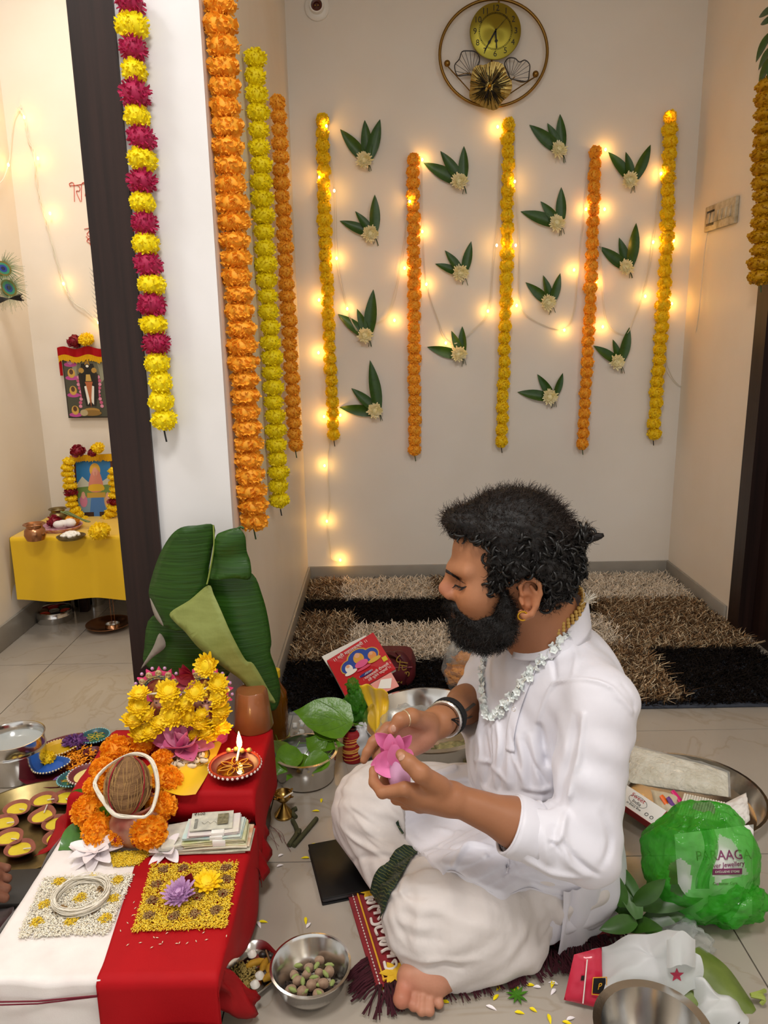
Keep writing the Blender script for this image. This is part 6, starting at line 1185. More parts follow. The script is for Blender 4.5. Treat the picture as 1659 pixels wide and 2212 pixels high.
w4 = [wb+A(-.085, .0, .09), wb+A(.085, .02, .095), wb+A(.08, -.02, -.09), wb+A(-.07, -.03, -.095)]
g = pillow(G(), w4, .03, 8, 16, .12); g.obj('bag_body', mat('white_bag', 'e8e4e4', .4), t, 'all'); TW = bvh0(g)
MP = mat('plum_ink', '8c3a6a', .5)
def on_bag(u, v, body, size, m):
    h_, n_ = hit0(TW, u, v, .0012)
    if h_ is not None: zz = nrm(A(.03, .25, 1)-n_*np.dot(A(.03, .25, 1), n_)); text(body, size, MX(h_, crs(zz, n_), zz, n_), m, 'lettering', t, .0002)
on_bag(1562, 1848, 'PARAAGA', .026, MP); on_bag(1568, 1868, 'Silver Jewellery', .0135, MP); on_bag(1566, 1908, 'Customer Care', .008, MP)
h_, n_ = hit0(TW, 1570, 1882, .0014); zz = nrm(A(.03, .25, 1)-n_*np.dot(A(.03, .25, 1), n_)); G().box(h_, (.062, .012, .001), np.stack([crs(zz, n_), zz, n_], 1)).obj('print_band', MP, t, False); text('EXCLUSIVE STORE', .0062, MX(h_+n_*.0008, crs(zz, n_), zz, n_), M_PW, 'lettering', t, .0002)
g = G(); crumple(g, az(1448, 2002, .03), (.05, .04, .026), 41, .25, flatb=.003); crumple(g, az(1490, 2036, .03), (.042, .035, .028), 43, .25, flatb=.003); g.obj('clear_bag', FILM, None, 'all', off=tuple(az(1480, 2000, .02)), label='crumpled clear plastic between mango leaves and green bag', cat='bag')
# pink pouch
pq = [az(1240, 2062, .085), az(1300, 2046, .085), az(1302, 2180, .01), az(1218, 2160, .01)]; t = thing('pink_pouch', 'crimson zip pouch standing under the white bag', 'pouch', tuple(az(1255, 2150, 0)))
pillow(G(), pq, .014, 4, 14, .2).obj('pouch_body', mat('crimson_foil', 'c01a3c', .4, coat=.3), t, 'all')
pn = nrm(crs(pq[3]-pq[0], pq[1]-pq[0])); pn = pn if pn[1] < 0 else -pn; Pq = lambda x, y, z=.016: (pq[0]*(1-x)+pq[1]*x)*(1-y)+(pq[3]*(1-x)+pq[2]*x)*y+pn*z
G().tube([Pq(.32, .05), Pq(.36, .9)], .0012, 5).obj('zip_line', M_WB, t); G().add([Pq(x, y, .0165) for x, y in ((.20, .36), (.30, .36), (.30, .46), (.20, .46))], [(0, 1, 2, 3)]).obj('hang_hole', M_DARK, t, False); G().add([Pq(x, y, .0165) for x, y in ((.58, .42), (.95, .42), (.95, .68), (.58, .68))], [(0, 1, 2, 3)]).obj('dark_label', M_BLACK, t, False)
g = G(); g.tube([Pq(x, y, .018) for x, y in ((.56, .40), (.97, .40), (.97, .70), (.56, .70))], .0012, 4, closed=True); g.obj('label_border', M_GB, t); text('P', .016, MX(Pq(.76, .55, .019), nrm(pq[1]-pq[0]), nrm(pq[0]-pq[3]), pn), M_GB, 'lettering', t, .0003)
# white plastic bag with folds
wc = az(1400, 2110, 0)+A(0, .02, .05); t = thing('white_bag', 'crumpled white plastic carry bag beside the steel bowl', 'bag', (wc[0], wc[1], 0)); MWP = mat('white_polythene', 'e2e2e4', .4, transl=.35, noise=(12, 'd2d8d4', .6))
g = G()
def wbag(pts, seed, Z):
    bm = None; c = np.mean([az(u, v, z) for (u, v), z in zip(pts, Z)], 0); P = spline([az(u, v, z) for (u, v), z in zip(pts, Z)], len(pts)*6, True); n = len(P)
    V = [c+(p-c)*k/9 for k in range(10) for p in P]; F = [(k*n+i, (k+1)*n+i, (k+1)*n+(i+1) % n, k*n+(i+1) % n) for k in range(9) for i in range(n)]
    V = [b+A(0, 0, .022*(1-((i//n)/9)**2)+.030*(.45-abs(fbm(b[0]*13+seed, b[1]*13, seed, 2)))*(1 if i//n else .8))+.006*A(fbm(b[0]*20, b[1]*20, seed+3), fbm(b[1]*20, b[0]*20, seed+5), 0) for i, b in enumerate(V)]
    return g.add(V, F)
wbag([(1266, 2080), (1300, 2046), (1370, 2030), (1440, 2012), (1478, 2030), (1515, 2078), (1522, 2110), (1500, 2140), (1450, 2170), (1380, 2185), (1300, 2160)], 1.5, [.05, .08, .10, .13, .13, .1, .08, .06, .04, .03, .03])
wbag([(1495, 2120), (1540, 2140), (1590, 2165), (1625, 2212), (1600, 2240), (1510, 2240), (1500, 2180)], 4.5, [.07, .06, .05, .03, .02, .02, .03])
g.obj('film', MWP, t, 'all'); TB = bvh0(g)
g = G(); g.grid(lambda u, v: az(1440+62*u, 2020+10*math.cos(u*6)+(75-30*abs(u-.5))*v, .15-.05*v+.02*math.sin(PI*u)), 16, 10); g.obj('handle_flap', MWP, t, 'all')
st_ = [hit0(TB, 1462+r_*math.sin(a), 2106-r_*math.cos(a), .001)[0] for k in range(10) for a, r_ in [(k*PI/5, 16 if k % 2 == 0 else 7)]]
if all(a is not None for a in st_): G().add(st_, [tuple(range(10))]).obj('red_print', mat('bag_red_print', 'b02a48', .5), t, False)
g = G(); g.tube(spline([az(1592, 2190, .05), az(1598, 2200, .045), az(1594, 2215, .04)], 8), .0018, 5); g.obj('black_tie', M_BLACK, None, off=tuple(az(1594, 2200, .045)), label='short black tie on the white bag at the bottom right', cat='tie')
# folded green leaves at the lower right
M_OLV = mat('olive_leaf', '6a7a34', .4, noise=(25, '4f6024', .7), bump=((60, 60, 60), .2))
g = G(); leafpx(g, (1500, 2050), .05, (1640, 2172), .02, .038, (.3, -.3, 1), .3, -.35, lambda t: math.sin(PI*min(1, t*.75+.2))**.7, wav=.05); fo = thing('folded_leaf', 'large folded olive green leaf on the floor at the right', 'leaf', tuple(az(1560, 2100, .0))); g.obj('blade', M_OLV, fo)
g = G(); [g.tube(spline([az(1622, 2150, .02), az(1640+5*k, 2145+6*k, .02), az(1652-4*k, 2140+14*k, .01)], 8), .004, 6) for k in range(3)]; g.obj('stems', mat('pale_stem', '93a04a', .6), fo)
g = G(); leafpx(g, (1505, 2150), .05, (1440, 2195), .04, .03, (0, -.5, 1), .2, .1, BETEL); g.obj('green_leaf', M_OLV, None, off=tuple(az(1470, 2170, .04)), label='green leaf peeking out between the two white bag folds', cat='leaf')
# steel bowl at the bottom right
b2 = az(1372, 2128, .075)+A(0, -.09, 0); b2[2] = 0; R = .088
loc(G().lathe([(R*.5, 0), (R*.7, .006), (R*.9, .05), (R*.96, .07), (R*1.1, .078), (R*1.1, .081), (R*.94, .079), (R*.86, .05), (R*.66, .012), (0, .01)], 56).obj('steel_bowl', M_STEEL, None, label='empty steel bowl with a wide rim at the bottom right', cat='bowl'), b2)
# petals, leaves and crumbs on the floor
PT = [(1103, 1948, 'y'), (1084, 2126, 'y'), (1066, 2160, 'y'), (1112, 2186, 'y'), (1120, 2132, 'y'), (1196, 2118, 'y'), (1138, 2128, 'y'), (1205, 2126, 'w'), (1200, 2136, 'w'), (1050, 2172, 'w'), (690, 1752, 'y'), (668, 1853, 'y'), (671, 1826, 'y'), (695, 1725, 'y'), (720, 1660, 'y'), (558, 1991, 'y'), (541, 2017, 'y'), (556, 1990, 'w'), (825, 2140, 'y'), (970, 2165, 'y'), (1184, 2190, 'y'), (1224, 2203, 'w'), (1215, 2206, 'y'), (601, 1850, 'w'), (598, 1872, 'w'), (660, 1981, 'y'), (1144, 2177, 'y'), (1168, 2133, 'w'), (662, 2004, 'w')]
for i, (u, v, k) in enumerate(PT):
    p = az(u, v, .002); a = rnd.uniform(0, 6.28); g = G(); g.leaf(p, (math.cos(a), math.sin(a), .15), (0, 0, 1), .018*rnd.uniform(.8, 1.3), .0035, .5, .4, 4); g.obj('petal', M_LEM if k == 'y' else M_WL, None, off=tuple(p), label='loose %s petal lying on the tiles' % ('yellow' if k == 'y' else 'white'), cat='petal', group='loose %s petals on the floor' % ('yellow' if k == 'y' else 'white'))
g = G(); p = az(1118, 2150, .003); [g.leaf(p, (math.cos(a), math.sin(a), .2), (0, 0, 1), .022, .003, .2, .2, 3) for a in np.linspace(.3, 5.5, 9)]; g.obj('green_sprig', M_FRESH, None, off=tuple(p), label='tiny green leaf sprig on the tiles near the mat', cat='sprig')
g = G(); p = az(552, 1868, .003)
for k in range(26): q = p+A(rnd.uniform(-.012, .018), rnd.uniform(-.02, .09), 0); g.ell(q, (.003*rnd.random()+.001, .003, .0012), 6, 4)
g.obj('ash_crumbs', mat('ash', 'c9c4bc', .9), None, off=tuple(p), label='scatter of pale ash crumbs right of the altar', cat='crumbs', kind='stuff')
g = G()
for k in range(6): a = az(560+rnd.uniform(0, 20), 1770+rnd.uniform(0, 20), .003); b = az(590+rnd.uniform(0, 40), 1800+rnd.uniform(0, 40), .003); g.tube(spline([a, (a+b)/2+A(rnd.uniform(-.02, .02), 0, .004), b], 10), .0004, 4)
g.obj('loose_threads', mat('maroon_thread'), None, off=tuple(az(580, 1800, .003)), label='loose maroon thread strands on the tiles by the red cloth', cat='thread')
# ============================================================ THE SEATED MAN
class SDF:
    def __init__(s, lo, hi, h):
        s.lo = np.array(lo, np.float32); s.h = h; s.n = np.ceil((np.array(hi)-np.array(lo))/h).astype(int)+1
        s.F = np.full(s.n, .5, np.float32); s.ax = [s.lo[i]+h*np.arange(s.n[i], dtype=np.float32) for i in range(3)]
    def box(s, lo, hi):
        a = np.clip(np.floor((np.asarray(lo)-s.lo)/s.h).astype(int), 0, s.n-1); b = np.clip(np.ceil((np.asarray(hi)-s.lo)/s.h).astype(int)+1, 1, s.n); sl = tuple(slice(i, max(i+1, j)) for i, j in zip(a, b))
        P = np.stack(np.meshgrid(*[s.ax[i][sl[i]] for i in range(3)], indexing='ij'), -1); return sl, P
    def comb(s, sl, d, k, op):
        f = s.F[sl]
        if op == 'u':
            if k > 0: hh = np.maximum(k-np.abs(f-d), 0)/k; r = np.minimum(f, d)-hh*hh*k*.25
            else: r = np.minimum(f, d)
        else:
            if k > 0: hh = np.maximum(k-np.abs(f+d), 0)/k; r = np.maximum(f, -d)+hh*hh*k*.25
            else: r = np.maximum(f, -d)
        s.F[sl] = r.astype(np.float32)
    def cap(s, a, b, ra, rb=None, k=.01, op='u'):
        a, b = np.asarray(a, np.float32), np.asarray(b, np.float32); rb = ra if rb is None else rb; m = max(ra, rb)+k+.03
        sl, P = s.box(np.minimum(a, b)-m, np.maximum(a, b)+m); ba = b-a; t = np.clip(((P-a)@ba)/max(1e-9, float(ba@ba)), 0, 1)
        s.comb(sl, np.linalg.norm(P-a-t[..., None]*ba, axis=-1)-(ra+(rb-ra)*t), k, op); return s
    def chain(s, P, R, k=.008, op='u'):
        for i in range(len(P)-1): s.cap(P[i], P[i+1], R[i], R[i+1], k, op)
        return s
    def ell(s, c, r, R=None, k=.02, op='u', add=0):
        c = np.asarray(c, np.float32); r = np.asarray(r, np.float32)*np.ones(3, np.float32); m = float(r.max())+k+.03; sl, P = s.box(c-m, c+m); q = P-c
        if R is not None: q = q @ np.asarray(R, np.float32)
        k0 = np.linalg.norm(q/r, axis=-1); k1 = np.linalg.norm(q/(r*r), axis=-1)+1e-9; s.comb(sl, k0*(k0-1)/k1-add, k, op); return s
    def mesh(s):
        F = s.F; ins = F < 0; nx, ny, nz = F.shape; c = np.zeros((nx-1, ny-1, nz-1), np.uint8)
        for i in (0, 1):
            for j in (0, 1):
                for k in (0, 1): c += ins[i:nx-1+i, j:ny-1+j, k:nz-1+k]
        act = np.argwhere((c > 0) & (c < 8)); idx = np.full(c.shape, -1, np.int32); idx[tuple(act.T)] = np.arange(len(act)); S_ = np.zeros((len(act), 3)); N_ = np.zeros(len(act))
        cr = [(i, j, k) for i in (0, 1) for j in (0, 1) for k in (0, 1)]
        for p in cr:
            for q in cr:
                if p < q and sum(abs(a-b) for a, b in zip(p, q)) == 1:
                    fa = F[tuple((act+p).T)]; fb = F[tuple((act+q).T)]; m = (fa < 0) != (fb < 0); t = fa[m]/(fa[m]-fb[m]); S_[m] += np.array(p)+t[:, None]*(np.array(q)-np.array(p)); N_[m] += 1
        V = s.lo+(act+S_/N_[:, None])*s.h; Q = []
        for a in range(3):
            b, c_ = (a+1) % 3, (a+2) % 3; e = np.zeros(3, int); e[a] = 1; sh = np.array(F.shape)-e
            A0 = ins[tuple(slice(0, sh[i]) for i in range(3))]; B0 = ins[tuple(slice(e[i], e[i]+sh[i]) for i in range(3))]; E = np.argwhere(A0 != B0); ok = (E[:, b] > 0) & (E[:, c_] > 0) & (E[:, b] < F.shape[b]-1) & (E[:, c_] < F.shape[c_]-1); E = E[ok]; fl = A0[tuple(E.T)]
            db = np.zeros(3, int); db[b] = 1; dc2 = np.zeros(3, int); dc2[c_] = 1
            q = np.stack([idx[tuple((E-db-dc2).T)], idx[tuple((E-dc2).T)], idx[tuple(E.T)], idx[tuple((E-db).T)]], 1); q[~fl] = q[~fl][:, ::-1]; Q.append(q)
        return V, np.concatenate(Q)
def vnorm(V, Q):
    n = np.cross(V[Q[:, 2]]-V[Q[:, 0]], V[Q[:, 3]]-V[Q[:, 1]]); N = np.zeros_like(V)
    for k in range(4): np.add.at(N, Q[:, k], n)
    return N/(np.linalg.norm(N, axis=1)[:, None]+1e-12)
def relax(V, Q, it=2, lam=.5):
    for _ in range(it):
        S_ = np.zeros_like(V); C_ = np.zeros(len(V))
        for a, b in ((0, 1), (1, 2), (2, 3), (3, 0)):
            np.add.at(S_, Q[:, a], V[Q[:, b]]); np.add.at(S_, Q[:, b], V[Q[:, a]]); np.add.at(C_, Q[:, a], 1); np.add.at(C_, Q[:, b], 1)
        V = V*(1-lam)+lam*S_/C_[:, None]
    return V
def meshobj(name, V, Q, m, parent, col=None):
    g = G(); g.v = [V]; g.n = len(V); g.f = [tuple(map(int, q)) for q in Q]; g.m = [0]*len(Q); g.c = [np.ones((len(V), 3)) if col is None else col]; return g.obj(name, m, parent, 'all')
from mathutils.bvhtree import BVHTree
def bvh(V, Q): return BVHTree.FromPolygons([tuple(v) for v in V], [tuple(map(int, q)) for q in Q])
def hit(T, u, v, lift=0):
    d = ray(u, v); r = T.ray_cast(Vector(O0), Vector(d).normalized())
    if r[0] is None: return None, None
    n = np.array(r[1]); n = n if np.dot(n, d) < 0 else -n; return np.array(r[0])+n*lift, n
def crease(V, N, T, lines):      # lines: (pixel points, amplitude, width): ridges (+) and valleys (-) on a cloth surface
    for pts, amp, wd in lines:
        P = [hit(T, u, v)[0] for u, v in pts]; P = [p for p in P if p is not None]
        if len(P) < 2: continue
        P = spline(P, 24); L = len(P)
        lo, hi = P.min(0)-wd*3, P.max(0)+wd*3; m = np.all((V > lo) & (V < hi), 1); q = V[m]; best = np.full(len(q), 9.0); bt = np.zeros(len(q))
        for i in range(L-1):
            ba = P[i+1]-P[i]; t = np.clip(((q-P[i])@ba)/max(1e-12, ba@ba), 0, 1); d = np.linalg.norm(q-P[i]-t[:, None]*ba, axis=1); w_ = d < best; best[w_] = d[w_]; bt[w_] = ((i+t)/(L-1))[w_]
        V[m] += N[m]*(amp*np.exp(-(best/wd)**2)*np.sin(PI*np.clip(bt*.9+.05, 0, 1))**.5)[:, None]
    return V
def relax_line(P, it=14):
    for _ in range(it): P[1:-1] = P[1:-1]*.5+.25*(P[:-2]+P[2:])
    return P
man = thing('person', 'bearded man in white kurta and dhoti sitting cross-legged, holding a pink lotus', 'person', (.33, 1.40, 0))
fF, fL, fZ = nrm(A(-.95, -.31, 0)), nrm(A(.31, -.95, 0)), A(0, 0, 1); RB_ = np.stack([fF, fL, fZ], 1)
# ---- joints
hipL, hipR = A(.375, 1.362, .11), A(.34, 1.55, .11); kneeL, kneeR = A(.085, 1.255, .105), A(-.025, 1.535, .145)
shL, shR = A(.388, 1.27, .54), A(.305, 1.56, .54); elL = ay(1268, 1838, 1.165); wrL = ay(985, 1728, 1.17)
elR = A(.23, 1.60, .40); wrR = ay(955, 1557, 1.37); HO = A(.253, 1.38, .738)
# ---- dhoti
D = SDF((-.17, 1.08, -.01), (.58, 1.72, .32), .004)
D.cap(hipL, kneeL, .105, .098, .03); D.cap(hipR, kneeR, .105, .098, .03); D.ell((.335, 1.44, .10), (.15, .17, .115), None, .04)
D.cap(kneeR+A(.0, -.01, -.03), A(.06, 1.30, .07), .10, .062, .03); D.cap(kneeL+A(0, 0, -.03), A(.20, 1.44, .07), .09, .07, .04); D.ell((.20, 1.42, .10), (.16, .12, .08), None, .05); D.ell(kneeR+A(.01, -.03, .0), (.10, .10, .105), None, .03)
D.ell(kneeL+A(.06, -.02, -.01), (.13, .09, .10), None, .03); D.cap(A(.09, 1.19, .035), A(.26, 1.225, .035), .04, .04, .05)
D.F[:, :, :4] = np.maximum(D.F[:, :, :4], .004-np.arange(4, dtype=np.float32)*.004+.0)
V, Q = D.mesh(); V = relax(V, Q, 2); N = vnorm(V, Q); T0 = bvh(V, Q)
x, y, z = V.T
fold = .0022*np.sin(60*x+25*z+9*np.sin(14*y))*np.clip((z-.02)/.1, 0, 1)+.0014*np.sin(95*z-40*x+6*np.sin(20*y))+.0012*np.sin(130*y+50*x+5*np.sin(30*z))
V = V+N*fold[:, None]; N = vnorm(V, Q)
V = crease(V, N, T0, [([(745, 1700), (790, 1790), (850, 1830)], .006, .006), ([(735, 1780), (790, 1830), (860, 1845)], .007, .006), ([(760, 1860), (800, 1850), (850, 1860)], -.006, .006), ([(730, 1720), (740, 1800), (770, 1870)], -.004, .008), ([(780, 1680), (850, 1760), (900, 1800)], .005, .008), ([(820, 1900), (850, 1930), (880, 1920)], .008, .007), ([(880, 1890), (870, 1930), (890, 1950)], .008, .007), ([(890, 1880), (930, 1870), (960, 1885)], -.006, .007), ([(900, 1950), (1000, 1990), (1100, 2010)], .003, .012), ([(1180, 1950), (1195, 2000), (1170, 2040)], -.006, .006), ([(1200, 1945), (1212, 2000), (1195, 2045)], .006, .006), ([(870, 2060), (950, 2075), (1030, 2070)], .006, .008), ([(880, 2040), (860, 2000), (850, 1960)], -.004, .008), ([(920, 2090), (960, 2080), (1000, 2092)], -.005, .006)])
V = crease(V, N, T0, [([(720+12*k, 1690+22*k), (760+12*k, 1740+20*k), (800+14*k, 1770+18*k)], .0035*(-1)**k, .006) for k in range(7)]+[([(900+32*k, 1880), (905+36*k, 1960), (900+40*k, 2050)], .0028*(-1)**k, .010) for k in range(8)]+[([(855, 1900+22*k), (900, 1915+22*k), (960, 1905+26*k)], .0022*(-1)**k, .007) for k in range(6)])
V[:, 2] = np.maximum(V[:, 2], .007); DV, DQ = V, Q
M_DHO = mat('dhoti_cotton', 'd4cdca', .8, noise=(7, 'c9c1bd', .6), sheen=.15, bump=((26, 26, 18), .6, .006))
dho = meshobj('dhoti', V, Q, M_DHO, man); TD = bvh(V, Q)
# green and gold border of the dhoti
def ribbon(T, left, right, m, name, parent, lift=.004, n=40):
    a, b = spline([(u, v, 0) for u, v in left], n), spline([(u, v, 0) for u, v in right], n); L = min(len(a), len(b)); g = G(); rows = []
    for i in range(L):
        row = []
        for t in np.linspace(0, 1, 9):
            u, v = (a[i]*(1-t)+b[i]*t)[:2]; p, nn = hit(T, u, v, lift); row.append(p)
        rows.append(row)
    for i in range(L):
        for j in range(9):
            if rows[i][j] is None: rows[i][j] = next((r for r in rows[i] if r is not None), rows[max(0, i-1)][j])
    V_ = [p for r in rows for p in r]; F_ = [(i*9+j, i*9+j+1, (i+1)*9+j+1, (i+1)*9+j) for i in range(L-1) for j in range(8)]; o = g.add(V_, F_).obj(name, m, parent, 'all'); md = o.modifiers.new('thickness', 'SOLIDIFY'); md.thickness = .0015; return o
def zari():
    m = mat('green_zari_border', '0f2a1e', .55); N_, L_ = m.node_tree.nodes, m.node_tree.links; b = N_['Principled BSDF']
    tc = N_.new('ShaderNodeTexCoord'); w_ = N_.new('ShaderNodeTexWave'); w_.wave_type = 'BANDS'; w_.bands_direction = 'DIAGONAL'; w_.inputs['Scale'].default_value = 60; w_.inputs['Distortion'].default_value = 6; L_.new(tc.outputs['Object'], w_.inputs['Vector'])
    r = N_.new('ShaderNodeValToRGB'); r.color_ramp.elements[0].position = .82; r.color_ramp.elements[0].color = (*S('0f2a1e'), 1); r.color_ramp.elements[1].position = .95; r.color_ramp.elements[1].color = (*S('5a5f30'), 1); L_.new(w_.outputs['Color'], r.inputs[0]); L_.new(r.outputs[0], b.inputs['Base Color']); return m
M_ZARI = zari()
ribbon(TD, [(872, 1828), (848, 1846), (838, 1880), (836, 1910), (842, 1922)], [(912, 1838), (892, 1856), (874, 1886), (858, 1916), (848, 1928)], M_ZARI, 'border', dho)
ribbon(TD, [(845, 1862), (818, 1880), (804, 1920), (804, 1960), (812, 1986)], [(843, 1872), (858, 1905), (845, 1935), (835, 1965), (822, 1990)], M_ZARI, 'border', dho)
ribbon(TD, [(856, 1774), (860, 1790), (868, 1804)], [(860, 1770), (866, 1788), (872, 1802)], M_ZARI, 'border', dho)
# ---- skin body: one continuous surface
B_ = SDF((-.10, 1.03, .0), (.54, 1.72, .90), .0028)
Hd = lambda x, y, z: HO+A(-x, -y, z)
B_.ell(Hd(.018, 0, .056), (.106, .079, .094), None, .02); B_.ell(Hd(.066, 0, -.02), (.058, .060, .082), None, .03); B_.ell(Hd(.058, 0, -.07), (.056, .052, .038), None, .03); B_.ell(Hd(.104, 0, -.09), (.022, .024, .02), None, .02)
for s_ in (-1, 1):
    B_.cap(Hd(.121, .008*s_, .028), Hd(.100, .05*s_, .034), .010, .009, .018); B_.ell(Hd(.080, .047*s_, -.018), (.030, .024, .026), None, .03)
    B_.ell(Hd(.117, .033*s_, .006), (.016, .019, .013), None, .014, 's'); B_.ell(Hd(.097, .033*s_, .005), (.0145, .0145, .0145), None, .005)
    B_.cap(Hd(.110, .022*s_, -.001), Hd(.103, .046*s_, .000), .0030, .0025, .004); B_.ell(Hd(.128, .0135*s_, -.023), (.012, .0085, .009), None, .008)
    # ear
    eo = A(-.006, .078*s_, -.002); pts = [(.012, -.030), (.004, -.037), (-.006, -.031), (-.015, -.013), (-.021, .008), (-.019, .026), (-.007, .036), (.008, .033), (.015, .020), (.012, .006), (.004, -.002)]
    B_.ell(Hd(*(eo+A(-.003, .002*s_, 0))), (.017, .010, .031), None, .008)
    B_.chain([Hd(*(eo+A(px_, s_*(.017 if px_ < 0 else .011), pz_))) for px_, pz_ in pts], [.006, .0075, .006, .0046, .0044, .0044, .0044, .0042, .004, .0035, .003], .003)
    B_.ell(Hd(*(eo+A(.001, .014*s_, -.007))), (.0085, .0075, .012), None, .003, 's'); B_.ell(Hd(*(eo+A(-.002, .016*s_, .021))), (.009, .007, .009), None, .003, 's')
    B_.chain([Hd(*(eo+A(-.004, .013*s_, .022))), Hd(*(eo+A(-.013, .013*s_, .008))), Hd(*(eo+A(-.010, .013*s_, -.014)))], [.0034, .0036, .0034], .003); B_.cap(Hd(*(eo+A(.013, .008*s_, -.004))), Hd(*(eo+A(.010, .011*s_, -.013))), .0046, .004, .004)
B_.cap(Hd(.122, 0, .022), Hd(.1365, 0, -.011), .0095, .0115, .012); B_.ell(Hd(.1355, 0, -.014), (.0125, .013, .0115), None, .01)
B_.cap(Hd(.118, -.014, -.050), Hd(.118, .014, -.050), .0075, .0075, .008); B_.cap(Hd(.115, -.013, -.062), Hd(.115, .013, -.062), .008, .008, .008)
B_.cap(Hd(-.012, 0, -.03), A(.325, 1.412, .57), .062, .072, .03)
B_.cap(Hd(-.045, 0, .0), A(.352, 1.418, .60), .050, .056, .03)
# torso, arms, legs under the clothes
B_.ell((.335, 1.43, .45), (.10, .135, .15), RB_, .03); B_.ell((.335, 1.43, .28), (.105, .13, .14), RB_, .04); B_.ell((.335, 1.44, .13), (.11, .14, .09), RB_, .05); B_.cap(shL, shR, .05, .05, .04)
B_.chain([shL, elL, elL*.45+wrL*.55, wrL], [.05, .042, .040, .0265], .02); B_.chain([shR, elR, elR*.5+wrR*.5, wrR], [.05, .042, .038, .0275], .02)
B_.cap(hipL, kneeL, .075, .06, .02); B_.cap(hipR, kneeR, .075, .06, .02); B_.cap(kneeR, A(.085, 1.25, .055), .055, .036, .02); B_.cap(kneeL, A(.20, 1.44, .07), .055, .035, .02)
# right hand (far, open under the lotus)
p = lambda u, v, Y: ay(u, v, Y)
mR = [p(838, 1574, 1.305), p(840, 1598, 1.30), p(850, 1620, 1.295), p(868, 1638, 1.29)]
for m_ in mR: B_.cap(wrR+A(-.01, 0, -.004), m_, .019, .0125, .022)
B_.ell(p(898, 1592, 1.325), (.038, .020, .030), None, .02)
B_.chain([mR[0], p(806, 1603, 1.285), p(793, 1625, 1.275), p(786, 1642, 1.27)], [.0118, .0098, .0086, .0074], .005); B_.chain([mR[1], p(816, 1632, 1.285), p(818, 1655, 1.27), p(824, 1668, 1.26)], [.0118, .010, .0088, .0076], .005)
B_.chain([mR[2], p(832, 1656, 1.28), p(838, 1676, 1.265), p(845, 1684, 1.255)], [.0112, .0096, .0084, .0074], .005); B_.chain([mR[3], p(856, 1668, 1.272), p(860, 1684, 1.26)], [.0102, .0086, .007], .005)
B_.chain([p(925, 1562, 1.335), p(888, 1549, 1.295), p(864, 1556, 1.28), p(848, 1578, 1.272)], [.021, .0155, .0125, .0102], .010)
# left hand (near, pinching the lotus stem)
mL = [p(874, 1704, 1.150), p(880, 1722, 1.172), p(893, 1735, 1.19), p(908, 1742, 1.205)]
for m_ in mL: B_.cap(wrL+A(-.012, 0, .002), m_, .018, .0122, .022)
B_.ell(p(925, 1716, 1.17), (.036, .026, .020), None, .02)
B_.chain([mL[0], p(826, 1712, 1.160), p(808, 1690, 1.185), p(806, 1664, 1.205)], [.0120, .0102, .0092, .0080], .005); B_.chain([mL[1], p(842, 1712, 1.195), p(830, 1690, 1.215), p(834, 1668, 1.225)], [.0120, .0102, .0092, .0080], .005)
B_.chain([mL[2], p(856, 1726, 1.215), p(846, 1704, 1.232), p(850, 1686, 1.236)], [.0112, .0098, .0088, .0076], .005); B_.chain([mL[3], p(876, 1738, 1.225), p(866, 1718, 1.240)], [.0104, .0090, .0076], .005)
B_.chain([p(950, 1700, 1.160), p(908, 1670, 1.142), p(884, 1648, 1.150), p(866, 1630, 1.165)], [.0195, .0148, .0122, .0098], .010)
# right foot, sole up, toes towards the camera
q = lambda u, v, z: az(u, v, z)
B_.cap(A(.085, 1.25, .055), q(955, 2088, .045), .036, .036, .02); B_.cap(q(950, 2092, .045), q(888, 2112, .036), .034, .027, .02); B_.cap(q(958, 2095, .04), q(940, 2128, .030), .030, .021, .02); B_.cap(q(905, 2112, .034), q(930, 2122, .032), .026, .022, .015)
B_.chain([q(882, 2120, .034), q(873, 2136, .031), q(868, 2158, .026)], [.018, .0150, .0165], .005)
for a, b, r_ in (((899, 2128, .031), (894, 2172, .018), .0108), ((914, 2130, .030), (911, 2183, .016), .0100), ((929, 2128, .029), (928, 2184, .015), .0096), ((943, 2122, .028), (948, 2168, .015), .0094)): B_.chain([q(*a), q(*a)*.45+q(*b)*.55+A(0, 0, .002), q(*b)], [r_*1.1, r_*.78, r_], .002)
V, Q = B_.mesh(); V = relax(V, Q, 1, .4); V[:, 2] = np.maximum(V[:, 2], .0085); N = vnorm(V, Q); TS = bvh(V, Q)
C = np.tile(np.array(S('a06c4b')), (len(V), 1))
def tint(c, r, col, f=1.0):
    d = np.linalg.norm((V-np.asarray(c))/np.asarray(r), axis=1); w_ = np.clip(1.6-1.2*d, 0, 1)[:, None]*f; C[:] = C*(1-w_)+np.array(S(col))*w_
tint(Hd(.11, .0, -.005), (.03, .06, .03), 'b07048', .6); tint(Hd(.135, 0, -.016), .02, 'b4705a', .8); tint(Hd(.116, 0, -.056), (.012, .02, .010), '9a5c50', .9); tint(Hd(.0, .085, -.005), (.03, .02, .04), 'b4714e', .6); tint(Hd(.09, .05, .06), (.05, .05, .05), 'b07a58', .5)
tint(Hd(.115, .034, .004), (.012, .016, .012), '7c5038', .7)
tint(p(890, 1605, 1.30), (.055, .03, .045), 'c48a74', .9); tint(p(848, 1578, 1.27), .012, 'b87a60', .8); tint(q(915, 2125, .05), (.09, .09, .06), 'b8826a', .9); tint(q(869, 2150, .04), .03, 'b06a54', .7); tint((wrL+elL)/2, (.15, .06, .06), '8c5c40', .8); tint((wrR+elR)/2, (.12, .12, .06), '85583c', .8); tint(wrL, .06, '93614a' if False else '946244', .5); tint(Hd(-.02, .05, -.11), (.06, .06, .05), '8f5e42', .7)
